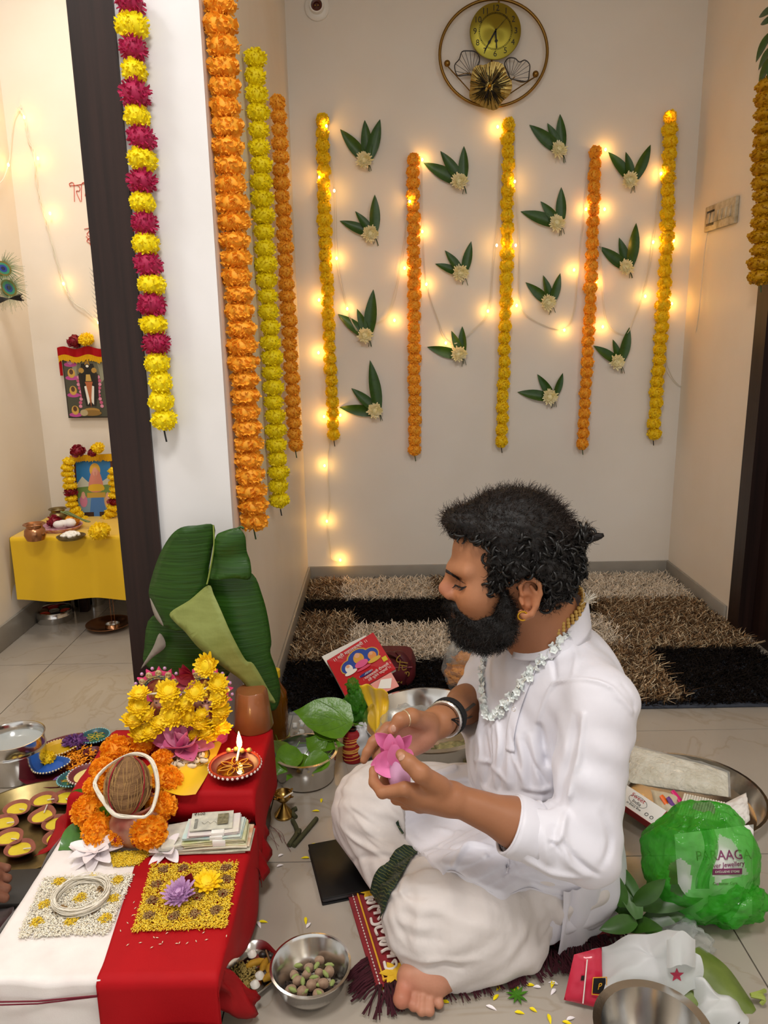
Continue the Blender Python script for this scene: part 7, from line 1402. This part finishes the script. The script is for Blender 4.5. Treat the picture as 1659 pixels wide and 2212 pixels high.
for u, v, Y in ((866, 1633, 1.155), (849, 1574, 1.265)): tint(p(u, v, Y), .006, 'c99a86', .6)
M_SKIN = mat('skin', 'a8714e', .48, attr=True, sss=.12, spec=.4, noise=(45, '8f5d3f', .22), bump=(260, .10))
skin = meshobj('body', V, Q, M_SKIN, man, C); SV, SQ = V, Q
# ---- kurta
K = SDF((.03, 1.02, .0), (.60, 1.74, .70), .004)
K.ell((.335, 1.43, .46), (.128, .165, .165), RB_, .04); K.ell((.318, 1.425, .30), (.14, .16, .16), RB_, .05); K.ell((.345, 1.435, .16), (.135, .165, .13), RB_, .05); K.cap(shL+A(0, 0, .005), shR+A(0, 0, .005), .066, .066, .05); K.cap(A(.33, 1.42, .55), A(.328, 1.415, .61), .095, .068, .04)
K.ell((.275, 1.40, .36), (.10, .14, .12), RB_, .04); K.ell((.395, 1.45, .44), (.095, .14, .16), RB_, .05)
cuL = ay(1124, 1790, 1.168); axL = nrm(wrL-elL)
K.chain([shL+A(.005, -.005, -.005), (shL*.5+elL*.5)+A(-.006, 0, 0), elL+A(.0, 0, .0)], [.070, .064, .057], .010); K.chain([elL, elL*.5+cuL*.5, cuL], [.057, .056, .0505], .022)
cuR = ay(1022, 1532, 1.50); K.chain([shR, elR*.6+shR*.4, cuR], [.076, .068, .055], .03)
# lap panel: follows the dhoti surface inside a hem outline
hem = [(857, 1742), (850, 1768), (866, 1802), (890, 1830), (925, 1862), (957, 1896), (975, 1880), (1010, 1905), (1050, 1925), (1090, 1942), (1120, 1928), (1146, 1920), (1174, 1934), (1214, 1940), (1260, 1950)]
HP = []
for u, v in hem:
    h_, _n = hit(TD, u, v); HP.append(h_[:2] if h_ is not None else az(u, v, .2)[:2])
poly = np.array(HP+[A(.52, 1.30), A(.55, 1.5), A(.4, 1.62), A(.16, 1.56), A(.06, 1.50)])
def sdpoly(X, Y, P):
    d = np.full(X.shape, 9.0, np.float32); s_ = np.ones(X.shape, np.float32)
    for i in range(len(P)):
        a, b = P[i], P[i-1]; e = b-a; wx, wy = X-a[0], Y-a[1]; t = np.clip((wx*e[0]+wy*e[1])/(e@e), 0, 1); d = np.minimum(d, (wx-e[0]*t)**2+(wy-e[1]*t)**2)
        c1, c2, c3 = Y >= a[1], Y < b[1], e[0]*wy > e[1]*wx; m_ = (c1 & c2 & c3) | (~c1 & ~c2 & ~c3); s_[m_] *= -1
    return s_*np.sqrt(d)
XX, YY = np.meshgrid(K.ax[0], K.ax[1], indexing='ij'); reg = sdpoly(XX, YY, poly)[..., None]
# resample the dhoti field on the kurta grid
ix = [np.clip(np.round((K.ax[i]-D.lo[i])/D.h).astype(int), 0, D.n[i]-1) for i in range(3)]; DF = D.F[np.ix_(*ix)]; DF[:, :, K.ax[2] > .31] = .3
lap = np.maximum(np.maximum(DF-.009, reg), .03-K.ax[2][None, None, :]); hh = np.maximum(.03-np.abs(K.F-lap), 0)/.03; K.F = (np.minimum(K.F, lap)-hh*hh*.03*.25).astype(np.float32)
K.cap(cuL+axL*.13, cuL+axL*.098, .075, .075, .002, 's'); K.cap(cuL+axL*.08, cuL-axL*.03, .0465, .044, .003, 's'); K.cap(A(.33, 1.42, .60), A(.32, 1.41, .72), .060, .075, .006, 's')
axR = nrm(wrR-elR); K.cap(cuR+axR*.09, cuR-axR*.03, .045, .042, .004, 's')
V, Q = K.mesh(); V = relax(V, Q, 4); N = vnorm(V, Q); TK = bvh(V, Q); x, y, z = V.T
V = V+N*(.0013*np.sin(70*z+30*x+7*np.sin(16*y))+.0012*np.sin(55*x-60*y+8*np.sin(13*z)))[:, None]; N = vnorm(V, Q)
KC = [([(1262, 1545), (1250, 1640), (1232, 1720), (1212, 1800), (1200, 1822)], .007, .006), ([(1245, 1550), (1228, 1640), (1205, 1730)], -.005, .010), ([(1195, 1475), (1250, 1468), (1310, 1480), (1350, 1515)], .004, .004), ([(1160, 1560), (1195, 1480), (1240, 1468)], .004, .004), ([(1165, 1570), (1180, 1640), (1195, 1720)], -.010, .007), ([(1075, 1560), (1080, 1620), (1072, 1700)], .006, .006), ([(1060, 1570), (1062, 1640), (1050, 1700)], -.005, .006), ([(1100, 1570), (1110, 1640), (1140, 1700)], .004, .006),
      ([(1030, 1720), (1100, 1742), (1180, 1742)], -.012, .008), ([(1040, 1700), (1110, 1722), (1170, 1722)], .006, .008), ([(1025, 1640), (1060, 1650), (1100, 1690)], .004, .006), ([(1130, 1600), (1160, 1660), (1185, 1700)], -.004, .005), ([(1205, 1810), (1250, 1860), (1290, 1890)], -.005, .006), ([(1195, 1815), (1240, 1872), (1275, 1893)], .003, .006), ([(1125, 1815), (1190, 1820), (1220, 1850)], -.004, .004), ([(1130, 1850), (1180, 1880), (1260, 1895)], .005, .008), ([(1150, 1420), (1190, 1420), (1200, 1470)], -.004, .006), ([(1240, 1460), (1245, 1420), (1235, 1380)], .003, .006),
      ([(1330, 1500), (1365, 1540), (1375, 1590)], .004, .006), ([(1345, 1480), (1372, 1530), (1385, 1580)], -.004, .005), ([(870, 1760), (940, 1790), (1000, 1800)], .004, .008), ([(900, 1800), (960, 1830), (1010, 1830)], -.004, .008), ([(980, 1870), (1010, 1830), (1060, 1830)], .008, .006), ([(1000, 1850), (1050, 1850), (1100, 1845)], .003, .006), ([(1100, 1840), (1098, 1870), (1090, 1890)], -.006, .004), ([(1110, 1890), (1170, 1905), (1220, 1915)], -.005, .008), ([(1300, 1760), (1320, 1820), (1300, 1870)], -.004, .008), ([(1110, 1330), (1120, 1420), (1090, 1480)], .0, .01)]
KC += [([(1035+14*k, 1590), (1038+15*k, 1640), (1030+17*k, 1700)], .0032*(-1)**k, .0055) for k in range(9)]+[([(1130, 1700+12*k), (1165, 1706+12*k), (1190, 1700+14*k)], .003*(-1)**k, .005) for k in range(4)]+[([(1130+22*k, 1790), (1136+22*k, 1830), (1140+22*k, 1870)], .0026*(-1)**k, .006) for k in range(5)]
V = crease(V, N, TK, [(a_, 1.5*b_, .9*c_) for a_, b_, c_ in KC])
M_KUR = mat('kurta_satin_cotton', 'd7d6df', .45, sheen=.25, spec=.45, noise=(6, 'd4d0d6', .5), bump=((20, 20, 13), .55, .006))
g = G(); g.v = [V]; g.n = len(V); g.f = [tuple(map(int, q_)) for q_ in Q]; g.m = [0]*len(Q); g.c = [np.ones((len(V), 3))]
# back panel hanging beside the hip, and rear shirt tail
bpA = [A(*p_) for p_ in (ay(1217, 1925, 1.232), ay(1245, 1922, 1.232), ay(1285, 1905, 1.245), ay(1330, 1870, 1.30))]; bpB = [A(*p_) for p_ in (az(1204, 2064, .012), az(1240, 2040, .010), az(1290, 2012, .012), az(1328, 1984, .02))]
a_, b_ = spline(bpA, 24), spline(bpB, 24); g.grid(lambda u, v: a_[int(round(u*(len(a_)-1)))]*(1-v)+b_[int(round(u*(len(b_)-1)))]*v+A(.004*math.sin(u*12+v*3), -.010*math.sin(PI*u)*v-.003*math.sin(u*20), 0), len(a_)-1, 14)
kur = g.obj('kurta', M_KUR, man, 'all')
HT = TKx = bvh(V, Q); hp_ = [hit(HT, u, v, .0008)[0] for u, v in [tuple(a) for a in spline([(u, v-5, 0) for u, v in hem[1:-1]], 60)[:, :2]]]; hp_ = [a for a in hp_ if a is not None]
G().tube(relax_line(np.array(hp_)), .0016, 5).obj('hem_seam', M_KUR, kur, 'all')
TK = TKx
# collar band
nc = A(.318, 1.410, 0); g = G()
def collar(u, v):
    a = .25+u*(2*PI-.5); d = fF*math.cos(a)+fL*math.sin(a); bk_ = (1-math.cos(a))/2; r_ = .0735+.014*(1-v)+.005*math.sin(3*a)*v; zb = .585+.055*bk_; zt = .607+.094*bk_**1.25; return nc+d*r_*(1+.04*bk_)+A(0, 0, zb+(zt-zb)*v)
g.grid(collar, 48, 6); o = g.obj('collar', M_KUR, kur, 'all'); md = o.modifiers.new('thickness', 'SOLIDIFY'); md.thickness = .003
# cuff edge and placket, buttons
g = G(); x_, y_, _z = frame(axL)
g.tube([cuL+axL*.021+(x_*math.cos(a)+y_*math.sin(a))*.0495 for a in np.arange(32)*2*PI/32], .0030, 8, closed=True); g.obj('cuff_edge', M_KUR, kur, 'all')
def cuffb(u, v):
    a = u*2*PI; r_ = .0505+.0022*math.sin(PI*min(1, v*1.2+.1))+.0012*math.sin(3*a+1); return cuL+axL*(.021-.052*v)+(x_*math.cos(a)+y_*math.sin(a))*r_
g = G(); g.grid(cuffb, 40, 6, closeu=True); o = g.obj('cuff_band', M_KUR, kur, 'all'); o.modifiers.new('thickness', 'SOLIDIFY').thickness = .002
M_BTN = mat('pearl_button', 'c9c2bc', .2, .4)
for u, v in ((1153, 1422), (1130, 1470), (1112, 1532)):
    h_, n_ = hit(TK, u, v, .002)
    if h_ is not None: x_, y_, z_ = frame(n_); G().lathe([(.0055, 0), (.0055, .0015), (.004, .0025), (.002, .0015), (0, .0015)], 16, h_, R=np.stack([x_, y_, z_], 1)).obj('button', M_BTN, kur)
ribbon(TK, [(1168, 1392), (1142, 1440), (1118, 1500), (1100, 1560), (1094, 1620)], [(1182, 1398), (1158, 1450), (1134, 1510), (1116, 1570), (1110, 1625)], M_KUR, 'placket', kur, .0025)
ribbon(TK, [(1098, 1846), (1097, 1862), (1094, 1888)], [(1100, 1846), (1099, 1862), (1097, 1888)], M_KUR, 'stitch_line', kur, .0015)
# ---- necklaces
nk = thing('crystal_garland', 'long white crystal bead garland around the man\'s neck', 'necklace', tuple(ay(1066, 1550, 1.3)))
line = [(1262, 1300), (1252, 1335), (1232, 1362), (1200, 1398), (1168, 1432), (1138, 1470), (1108, 1505), (1084, 1538), (1066, 1552), (1052, 1535), (1048, 1505), (1047, 1470), (1048, 1440), (1052, 1415)]
M_CRY = mat('crystal_bead', 'eef2f0', .08, spec=.8, coat=.8, noise=(120, 'c9d4d0', .6)); LP = spline([(u, v, 0) for u, v in line], 76)
cryst = G(); [cryst.leaf((0, 0, 0), (math.cos(a), math.sin(a), .25), (0, 0, 1), 1, .48, -.6, .3, 4) for a in np.arange(5)*2*PI/5+.3]; cryst.ell((0, 0, .2), .3, 8, 6); CM = cryst.mesh('crystal_flower', M_CRY)
prev = None; cordp = []
for i, (u, v, _) in enumerate(LP):
    h_, n_ = hit(TK, u, v, .007)
    if h_ is None: continue
    cordp.append(h_)
    if prev is not None and np.linalg.norm(h_-prev) < .0088: continue
    prev = h_; x_, y_, z_ = frame(n_); e_ = Matrix(np.stack([x_, y_, z_], 1).tolist()).to_euler()
    for s_ in (-1, 1):
        off_ = x_*.0045*s_ if i < 56 else y_*.0045*s_; put(CM, 'crystal_flower', nk, tuple(h_+off_-np.asarray(WLOC[nk.name])), (e_[0]+rnd.uniform(-.4, .4), e_[1]+rnd.uniform(-.4, .4), e_[2]+rnd.uniform(0, 6)), .0105)
G().tube(np.array(cordp), .0012, 5).obj('cord', M_THREAD, nk)
g = G(); p0, _ = hit(TK, 1262, 1302, .004); p0 = p0 if p0 is not None else ay(1262, 1300, 1.36)
for k in range(26): d = nrm(A(rnd.uniform(-.2, 1), rnd.uniform(-1, .3), rnd.uniform(-.2, 1))); g.tube([p0, p0+d*.02+A(.004, 0, .006)], [.0008, .0003], 4)
g.obj('tassel', M_THREAD, nk)
bd = thing('tulsi_necklace', 'triple strand of golden wooden beads close around the man\'s neck', 'necklace', tuple(nc+A(0, 0, .6))); g0 = G(); g0.ell((0, 0, 0), 1, 8, 6); BM = g0.mesh('bead', mat('wood_bead', 'c09a4c', .4, noise=(300, '8a6426', .5)))
for r_ in range(3):
    for k in range(44):
        a = .1+k*2*PI/44; bk_ = (1-math.cos(a))/2; d = fF*math.cos(a)+fL*math.sin(a); c_ = nc+d*(.0715+.0012*r_)+A(0, 0, .626+.080*bk_-.0062*r_); put(BM, 'bead', bd, tuple(c_-np.asarray(WLOC[bd.name])), (0, 0, 0), .0042)
# earring, ring, bracelets
e_ = Hd(.004, .094, -.036); x_, y_, z_ = A(1, 0, 0), A(0, 0, 1), A(0, 1, 0)
G().tube([e_+.0085*(A(math.cos(a), 0, math.sin(a)))+A(0, .0, 0) for a in np.arange(24)*2*PI/24], .0018, 8, closed=True).obj('earring', M_GOLD, None, off=tuple(e_), label='small gold hoop earring in the man\'s ear', cat='earring')
def band(c_, d, R_, r_, name, label, m, flat=1, cat='bracelet', sq=1):
    x_, y_, _z = frame(d); return G().tube([c_+R_*(x_*math.cos(a)+sq*y_*math.sin(a)) for a in np.arange(40)*2*PI/40], r_, 8, closed=True, flat=flat).obj(name, m, None, off=tuple(c_), label=label, cat=cat)
th_ = p(876, 1552, 1.287); band(th_, p(864, 1556, 1.28)-p(888, 1549, 1.295), .0148, .0014, 'thumb_ring', 'thin pale ring on the thumb of the open hand', mat('pale_gold', 'e0d2b0', .25, .8), cat='ring')
aR = nrm(elR-wrR); sb = wrR+aR*.012; t = thing('silver_bracelet', 'ridged silver open bangle on the far wrist', 'bracelet', tuple(sb)); x_, y_, _z = frame(aR)
g = G(); P_ = [sb+.0335*(x_*math.cos(a)+y_*math.sin(a)) for a in np.linspace(.35, 2*PI-.35, 60)]; g.tube(P_, [.0042+.0007*(i % 2) for i in range(60)], 8); g.obj('bangle', mat('silver', 'c4c0ba', .25, 1), t)
for s_ in (0, -1): G().ell(P_[s_], (.0075, .0075, .0075), 12, 8).obj('knob', mat('silver'), t)
bb_ = wrR+aR*.030; t = thing('black_thread_band', 'thick black cord band knotted on the far wrist', 'bracelet', tuple(bb_)); g = G()
for k in range(3): g.tube([bb_+aR*.005*(k-1)+.0355*(x_*math.cos(a)+y_*math.sin(a)) for a in np.arange(36)*2*PI/36], .0040, 8, closed=True)
g.obj('cord', mat('black_cord', '0b0b0c', .8), t); kn = hit(TS, 975, 1552)[0]
kn = kn if kn is not None else bb_+A(.02, -.03, 0); g = G(); [g.tube(spline([kn+A(0, -.004, 0), kn+A(.008, -.008, .004*k), kn+A(.014, -.008, .008*k-.003)], 8), .0014, 5) for k in (-1, 0, 1)]; g.obj('knot', mat('black_cord'), t)
# tattoo on the far forearm (ink lies on the skin)
g = G()
for pts in ([(990, 1532), (994, 1548), (1006, 1552), (1018, 1548)], [(992, 1526), (1004, 1534), (1016, 1526), (1024, 1520)], [(1004, 1534), (1008, 1546)]):
    P_ = [hit(TS, u, v, .0008)[0] for u, v in pts]; P_ = [p_ for p_ in P_ if p_ is not None]
    if len(P_) > 1: g.tube(spline(P_, 14), .0042, 6, flat=.25)
if g.n: g.obj('tattoo', mat('tattoo_ink', '3a332e', .6), man)
# nails
M_NAIL = mat('nail', 'b58a74', .3, coat=.4)
for (u, v, r0, r1, ang) in ((868, 1636, .0050, .0068, .9), (850, 1574, .0048, .0068, -.2)):
    h_, n_ = hit(TS, u, v, .0)
    if h_ is not None: x_, y_, z_ = frame(n_, (math.sin(ang), 0, math.cos(ang))); G().ell(h_, (r0, r1, .0012), 12, 6, np.stack([x_, y_, z_], 1)).obj('nail', M_NAIL, man)
for (u, v) in ((870, 2150), (895, 2170)): pass
# ---- eyes, eyebrow
g = G(); bl_ = spline([(962, 1231, 0), (970, 1236, 0), (982, 1244, 0), (998, 1256, 0)], 30)
for k in range(190):
    t_ = rnd.random(); u_, v_ = bl_[int(t_*(len(bl_)-1))][:2]; h_, n_ = hit(TS, u_+rnd.uniform(-2, 2), v_+rnd.uniform(-3.6, 3.6)*(1-.6*t_), -.0005)
    h2_ = hit(TS, u_+7, v_+5, .0014)[0]
    if h_ is not None and h2_ is not None and np.linalg.norm(h2_-h_) < .02: g.tube([h_, (h_+h2_)/2+n_*.0012, h2_], [.0009, .0008, .0003], 4)
g.obj('eyebrow', mat('brow_hair', '17100d', .7), man)
g = G(); P_ = [hit(TS, u_, v_, .0004)[0] for u_, v_ in ((982, 1263), (988, 1266), (995, 1268.5), (1002, 1269), (1008, 1267))]; g.tube(spline(P_, 12), [.0007]+[.0014]*11+[.0005], 6)
for k in range(26): t_ = rnd.random(); h_ = spline(P_, 40)[int(t_*40)]; g.tube([h_, h_+A(-.004, -.004, -.003), h_+A(-.007, -.006, -.004)], [.0005, .0004, .0002], 3)
g.obj('eyelashes', mat('lash', '120d0b', .7), man)
g = G(); P_ = [hit(TS, u_, v_, -.0002)[0] for u_, v_ in ((984, 1254), (994, 1256), (1004, 1260), (1012, 1266))]; g.tube(spline(P_, 12), [.0004]+[.0008]*11+[.0003], 5); g.obj('eyelid_fold', mat('lid_crease', '6a4230', .7), man)
# ---- hair and beard: soft mass plus strands
def strands(V, N, n, L, seed, curl, grav, w_=.0007, pick=None):
    r = np.random.RandomState(seed); ii = np.arange(len(V)) if pick is None else np.where(pick)[0]; ii = ii[r.randint(0, len(ii), n)]; gv = np.asarray(grav, float)
    p_ = V[ii]-N[ii]*.002; d = unit(N[ii]*.8+r.normal(size=(n, 3))*.45+gv); s_ = unit(np.cross(d, r.normal(size=(n, 3)))); q_ = np.cross(d, s_); l_ = (L*r.uniform(.5, 1.3, n))[:, None]; ph = r.uniform(0, 6.28, n)[:, None]; W = np.zeros((n, 8, 3))
    for j in range(4):
        t_ = j/3; c_ = p_+d*l_*t_+(s_*(np.sin(ph+t_*curl)-np.sin(ph))+q_*(np.cos(ph+t_*curl)-np.cos(ph)))*l_*.22+gv*l_*t_*t_*.4; W[:, 2*j] = c_-s_*w_*(1-.7*t_); W[:, 2*j+1] = c_+s_*w_*(1-.7*t_)
    ix = np.arange(n)[:, None]*8; return G().add(W.reshape(-1, 3), np.concatenate([ix+[2*j, 2*j+1, 2*j+3, 2*j+2] for j in range(3)]).tolist())
M_HAIR = mat('black_hair', '0e0b0a', .55, spec=.35, noise=(60, '1c1512', .5)); M_HAIRT = mat('thin_brown_black_hair', '241a15', .6, spec=.3)
Hh = SDF(HO-A(.17, .13, .12), HO+A(.18, .13, .24), .0035)
Hh.ell(Hd(.008, 0, .072), (.120, .096, .110), None, .01); Hh.ell(Hd(-.030, 0, .03), (.088, .098, .082), None, .03); Hh.ell(Hd(.108, 0, .122), (.034, .05, .026), None, .02)
Hh.cap(Hd(-.10, .03, .085), Hd(-.118, .032, .098), .016, .015, .01)
# keep the face, temples, ears and neck clear
P_ = np.stack(np.meshgrid(*Hh.ax, indexing='ij'), -1); lx, ly, lz = HO[0]-P_[..., 0], np.abs(P_[..., 1]-HO[1]), P_[..., 2]-HO[2]
hl = np.maximum(lx-(.058+.010*np.clip((.0-lz)/.05, -1, 1)), -(lz-.092)-0)      # front of temple and below hairline: hl > 0 means hair kept only if ...
face = np.minimum(lx-.064, .099-lz+.25*np.clip(lx-.1, 0, 1)); Hh.F = np.maximum(Hh.F, face.astype(np.float32))
nape = np.minimum(lx+.035, .000-lz); Hh.F = np.maximum(Hh.F, nape.astype(np.float32)); Hh.F = np.maximum(Hh.F, (-.062-lz).astype(np.float32)); ear_ = .040-np.sqrt((lx+.004)**2+(lz*.9+.002)**2); Hh.F = np.where(ly > .06, np.maximum(Hh.F, ear_.astype(np.float32)), Hh.F)
V, Q = Hh.mesh(); V = relax(V, Q, 2); N = vnorm(V, Q); x, y, z = (V-HO).T
cell = np.sin(190*x+3*np.sin(90*z))*np.sin(190*z+3*np.sin(80*y+1))*np.sin(190*y+2*np.sin(90*x)); side = np.clip((.10-z)/.05, 0, 1)
V = V+N*((.006*cell+.004*np.sin(80*x+60*z)*np.sin(70*y+50*z))*(.35+.65*side))[:, None]
hair = meshobj('hair', V, Q, M_HAIR, man); N = vnorm(V, Q)
pk = (V[:, 2]-HO[2]) > .09
strands(V, N, 5200, .017, 3, 3, (.25, 0, .0), .0006, pk).obj('top_strands', M_HAIRT, hair, 'all', kind='stuff'); strands(V, N, 5200, .014, 4, 7, (.1, 0, -.25), .0007, ~pk).obj('side_strands', M_HAIR, hair, 'all', kind='stuff')
g = G(); r = np.random.RandomState(8); ii = np.where(((V[:, 2]-HO[2]) < .115) & (V[:, 1] < HO[1]+.05))[0]
for k in range(260):
    i = ii[r.randint(len(ii))]; n_ = N[i]; x_, y_, z_ = frame(n_, r.normal(size=3)); R_ = r.uniform(.006, .0105); tw = r.uniform(.002, .004); c_ = V[i]+n_*R_*.2
    g.tube([c_+R_*(x_*math.cos(a)+z_*math.sin(a)*.8)+y_*tw*(a-3) for a in np.linspace(0, r.uniform(4.5, 8.5), 12)], [.0016, .0024]+[.0026]*8+[.002, .0008], 5)
g.obj('curls', mat('glossy_curl', '0b0908', .42, spec=.5), hair, 'all', kind='stuff')
g = G(); b0_ = Hd(-.105, .035, .085)
for k in range(12):
    ph = k*.9; d = nrm(A(1, -.1, .30)); x_, y_, z_ = frame(d); g.tube([b0_+d*.05*t_+(x_*math.cos(ph+5*t_)+y_*math.sin(ph+5*t_))*.0055*(1-.55*t_) for t_ in np.linspace(0, 1, 9)], [.004]*7+[.003, .001], 6)
g.obj('bun_tail', M_HAIR, hair, 'all', kind='stuff')
Bd = SDF(HO-A(.16, .11, .17), HO+A(.03, .11, .05), .0035)
Bd.ell(Hd(.060, 0, -.088), (.058, .060, .046), None, .02); Bd.ell(Hd(.088, 0, -.084), (.038, .046, .042), None, .02)
for s_ in (-1, 1):
    Bd.chain([Hd(.036, .071*s_, .008), Hd(.030, .068*s_, -.035), Hd(.035, .060*s_, -.075), Hd(.062, .044*s_, -.092)], [.007, .013, .022, .030], .02); Bd.chain([Hd(.124, .004*s_, -.037), Hd(.117, .022*s_, -.044), Hd(.100, .038*s_, -.062)], [.009, .009, .010], .012)
    Bd.cap(Hd(.095, .036*s_, -.06), Hd(.060, .056*s_, -.064), .012, .014, .02)
V, Q = Bd.mesh(); V = relax(V, Q, 2); N = vnorm(V, Q); x, y, z = (V-HO).T; V = V+N*(.002*np.sin(160*x)*np.sin(170*z+40*y))[:, None]
beard = meshobj('beard', V, Q, M_HAIR, man); strands(V, N, 9000, .013, 6, 5, (-.12, -.05, -.35), .0006).obj('beard_strands', M_HAIR, beard, 'all', kind='stuff')
# ---- the lotus in his hands
lc = ay(846, 1642, 1.232); lt = thing('lotus', 'half-open pink lotus held in the man\'s hands', 'lotus', tuple(lc)); M_LH = mat('bright_pink_lotus', 'f490c4', .45, noise=(18, 'ec6cb0', .5), transl=.25); LS = lambda q_: math.sin(PI*min(1, q_*.86+.1))**.8
def pet(a, b, dY0, dY1, W_, nr=(0, -1, .3), bd=-.2, cup=.4, m=M_LH): P0 = ay(*a, 1.232+dY0); P1 = ay(*b, 1.232+dY1); g = G(); g.leaf(P0, P1-P0, nr, np.linalg.norm(P1-P0), W_, bd, cup, 10, LS); g.obj('petal', m, lt)
pet((862, 1630), (802, 1655), -.01, -.015, .016, (0, -1, .6)); pet((858, 1640), (808, 1662), -.015, -.03, .024, (-.2, -1, .3)); pet((850, 1612), (810, 1582), .0, -.005, .014, (0, -1, .2)); pet((856, 1618), (888, 1585), 0, -.005, .012, (.2, -1, .1)); pet((860, 1625), (892, 1652), -.01, -.02, .018, (.3, -1, .3)); pet((852, 1608), (854, 1660), -.03, -.032, .014, (0, -1, .1), .2)
pet((846, 1630), (842, 1590), -.012, -.02, .013, (-.1, -1, .1), .3); pet((858, 1630), (862, 1592), -.012, -.018, .011, (.1, -1, .1), .3); pet((850, 1632), (825, 1600), .01, .01, .014, (0, -1, 0)); pet((850, 1640), (850, 1590), .012, .012, .018, (0, -1, 0)); pet((838, 1640), (828, 1672), -.02, -.028, .020, (-.1, -1, .2))
g = G(); c0, c1 = ay(856, 1640, 1.215), ay(867, 1704, 1.195); g.tube(spline([c0, c0*.5+c1*.5, c1*.85+c0*.15, c1], 12), np.interp(np.linspace(0, 1, 13), [0, .4, .8, 1], [.012, .0205, .017, .006]), 16); g.obj('bud', mat('pale_bud', 'd898c0', .45, noise=(14, 'c8a0bc', .6), transl=.15), lt)
# ---- fingertips of a helper at the left edge
Hf = SDF((-1.24, 1.10, .02), (-.74, 1.42, .26), .003)
hb = [az(u, v, z) for u, v, z in ((6, 1876, .115), (8, 1898, .105), (6, 1920, .098), (2, 1940, .09))]
Hf.ell(az(-45, 1905, .115), (.045, .05, .03), None, .02); Hf.chain([az(-45, 1905, .118), az(-110, 1925, .13), A(-1.20, 1.16, .19)], [.028, .030, .042], .02)
for k, p_ in enumerate(hb): b_ = az(-30, 1880+18*k, .125-.004*k); Hf.chain([b_, (b_+p_)/2+A(0, 0, .006), p_+A(.008, 0, 0)], [.012, .011, .0095], .004)
V, Q = Hf.mesh(); h2 = thing('person', 'fingertips of a second person reaching in at the left edge', 'person', tuple(az(0, 1905, .1))); meshobj('hand', V, Q, mat('dark_skin', '7a4f3c', .5, sss=.1, noise=(60, '9a6a55', .4)), h2)
slv = [az(-150, 1935, .137), A(-1.12, 1.19, .175), A(-1.26, 1.13, .21)]; G().tube(spline(slv, 14), np.linspace(.046, .06, 15), 18).obj('sleeve', mat('maroon_velvet'), h2, 'all')
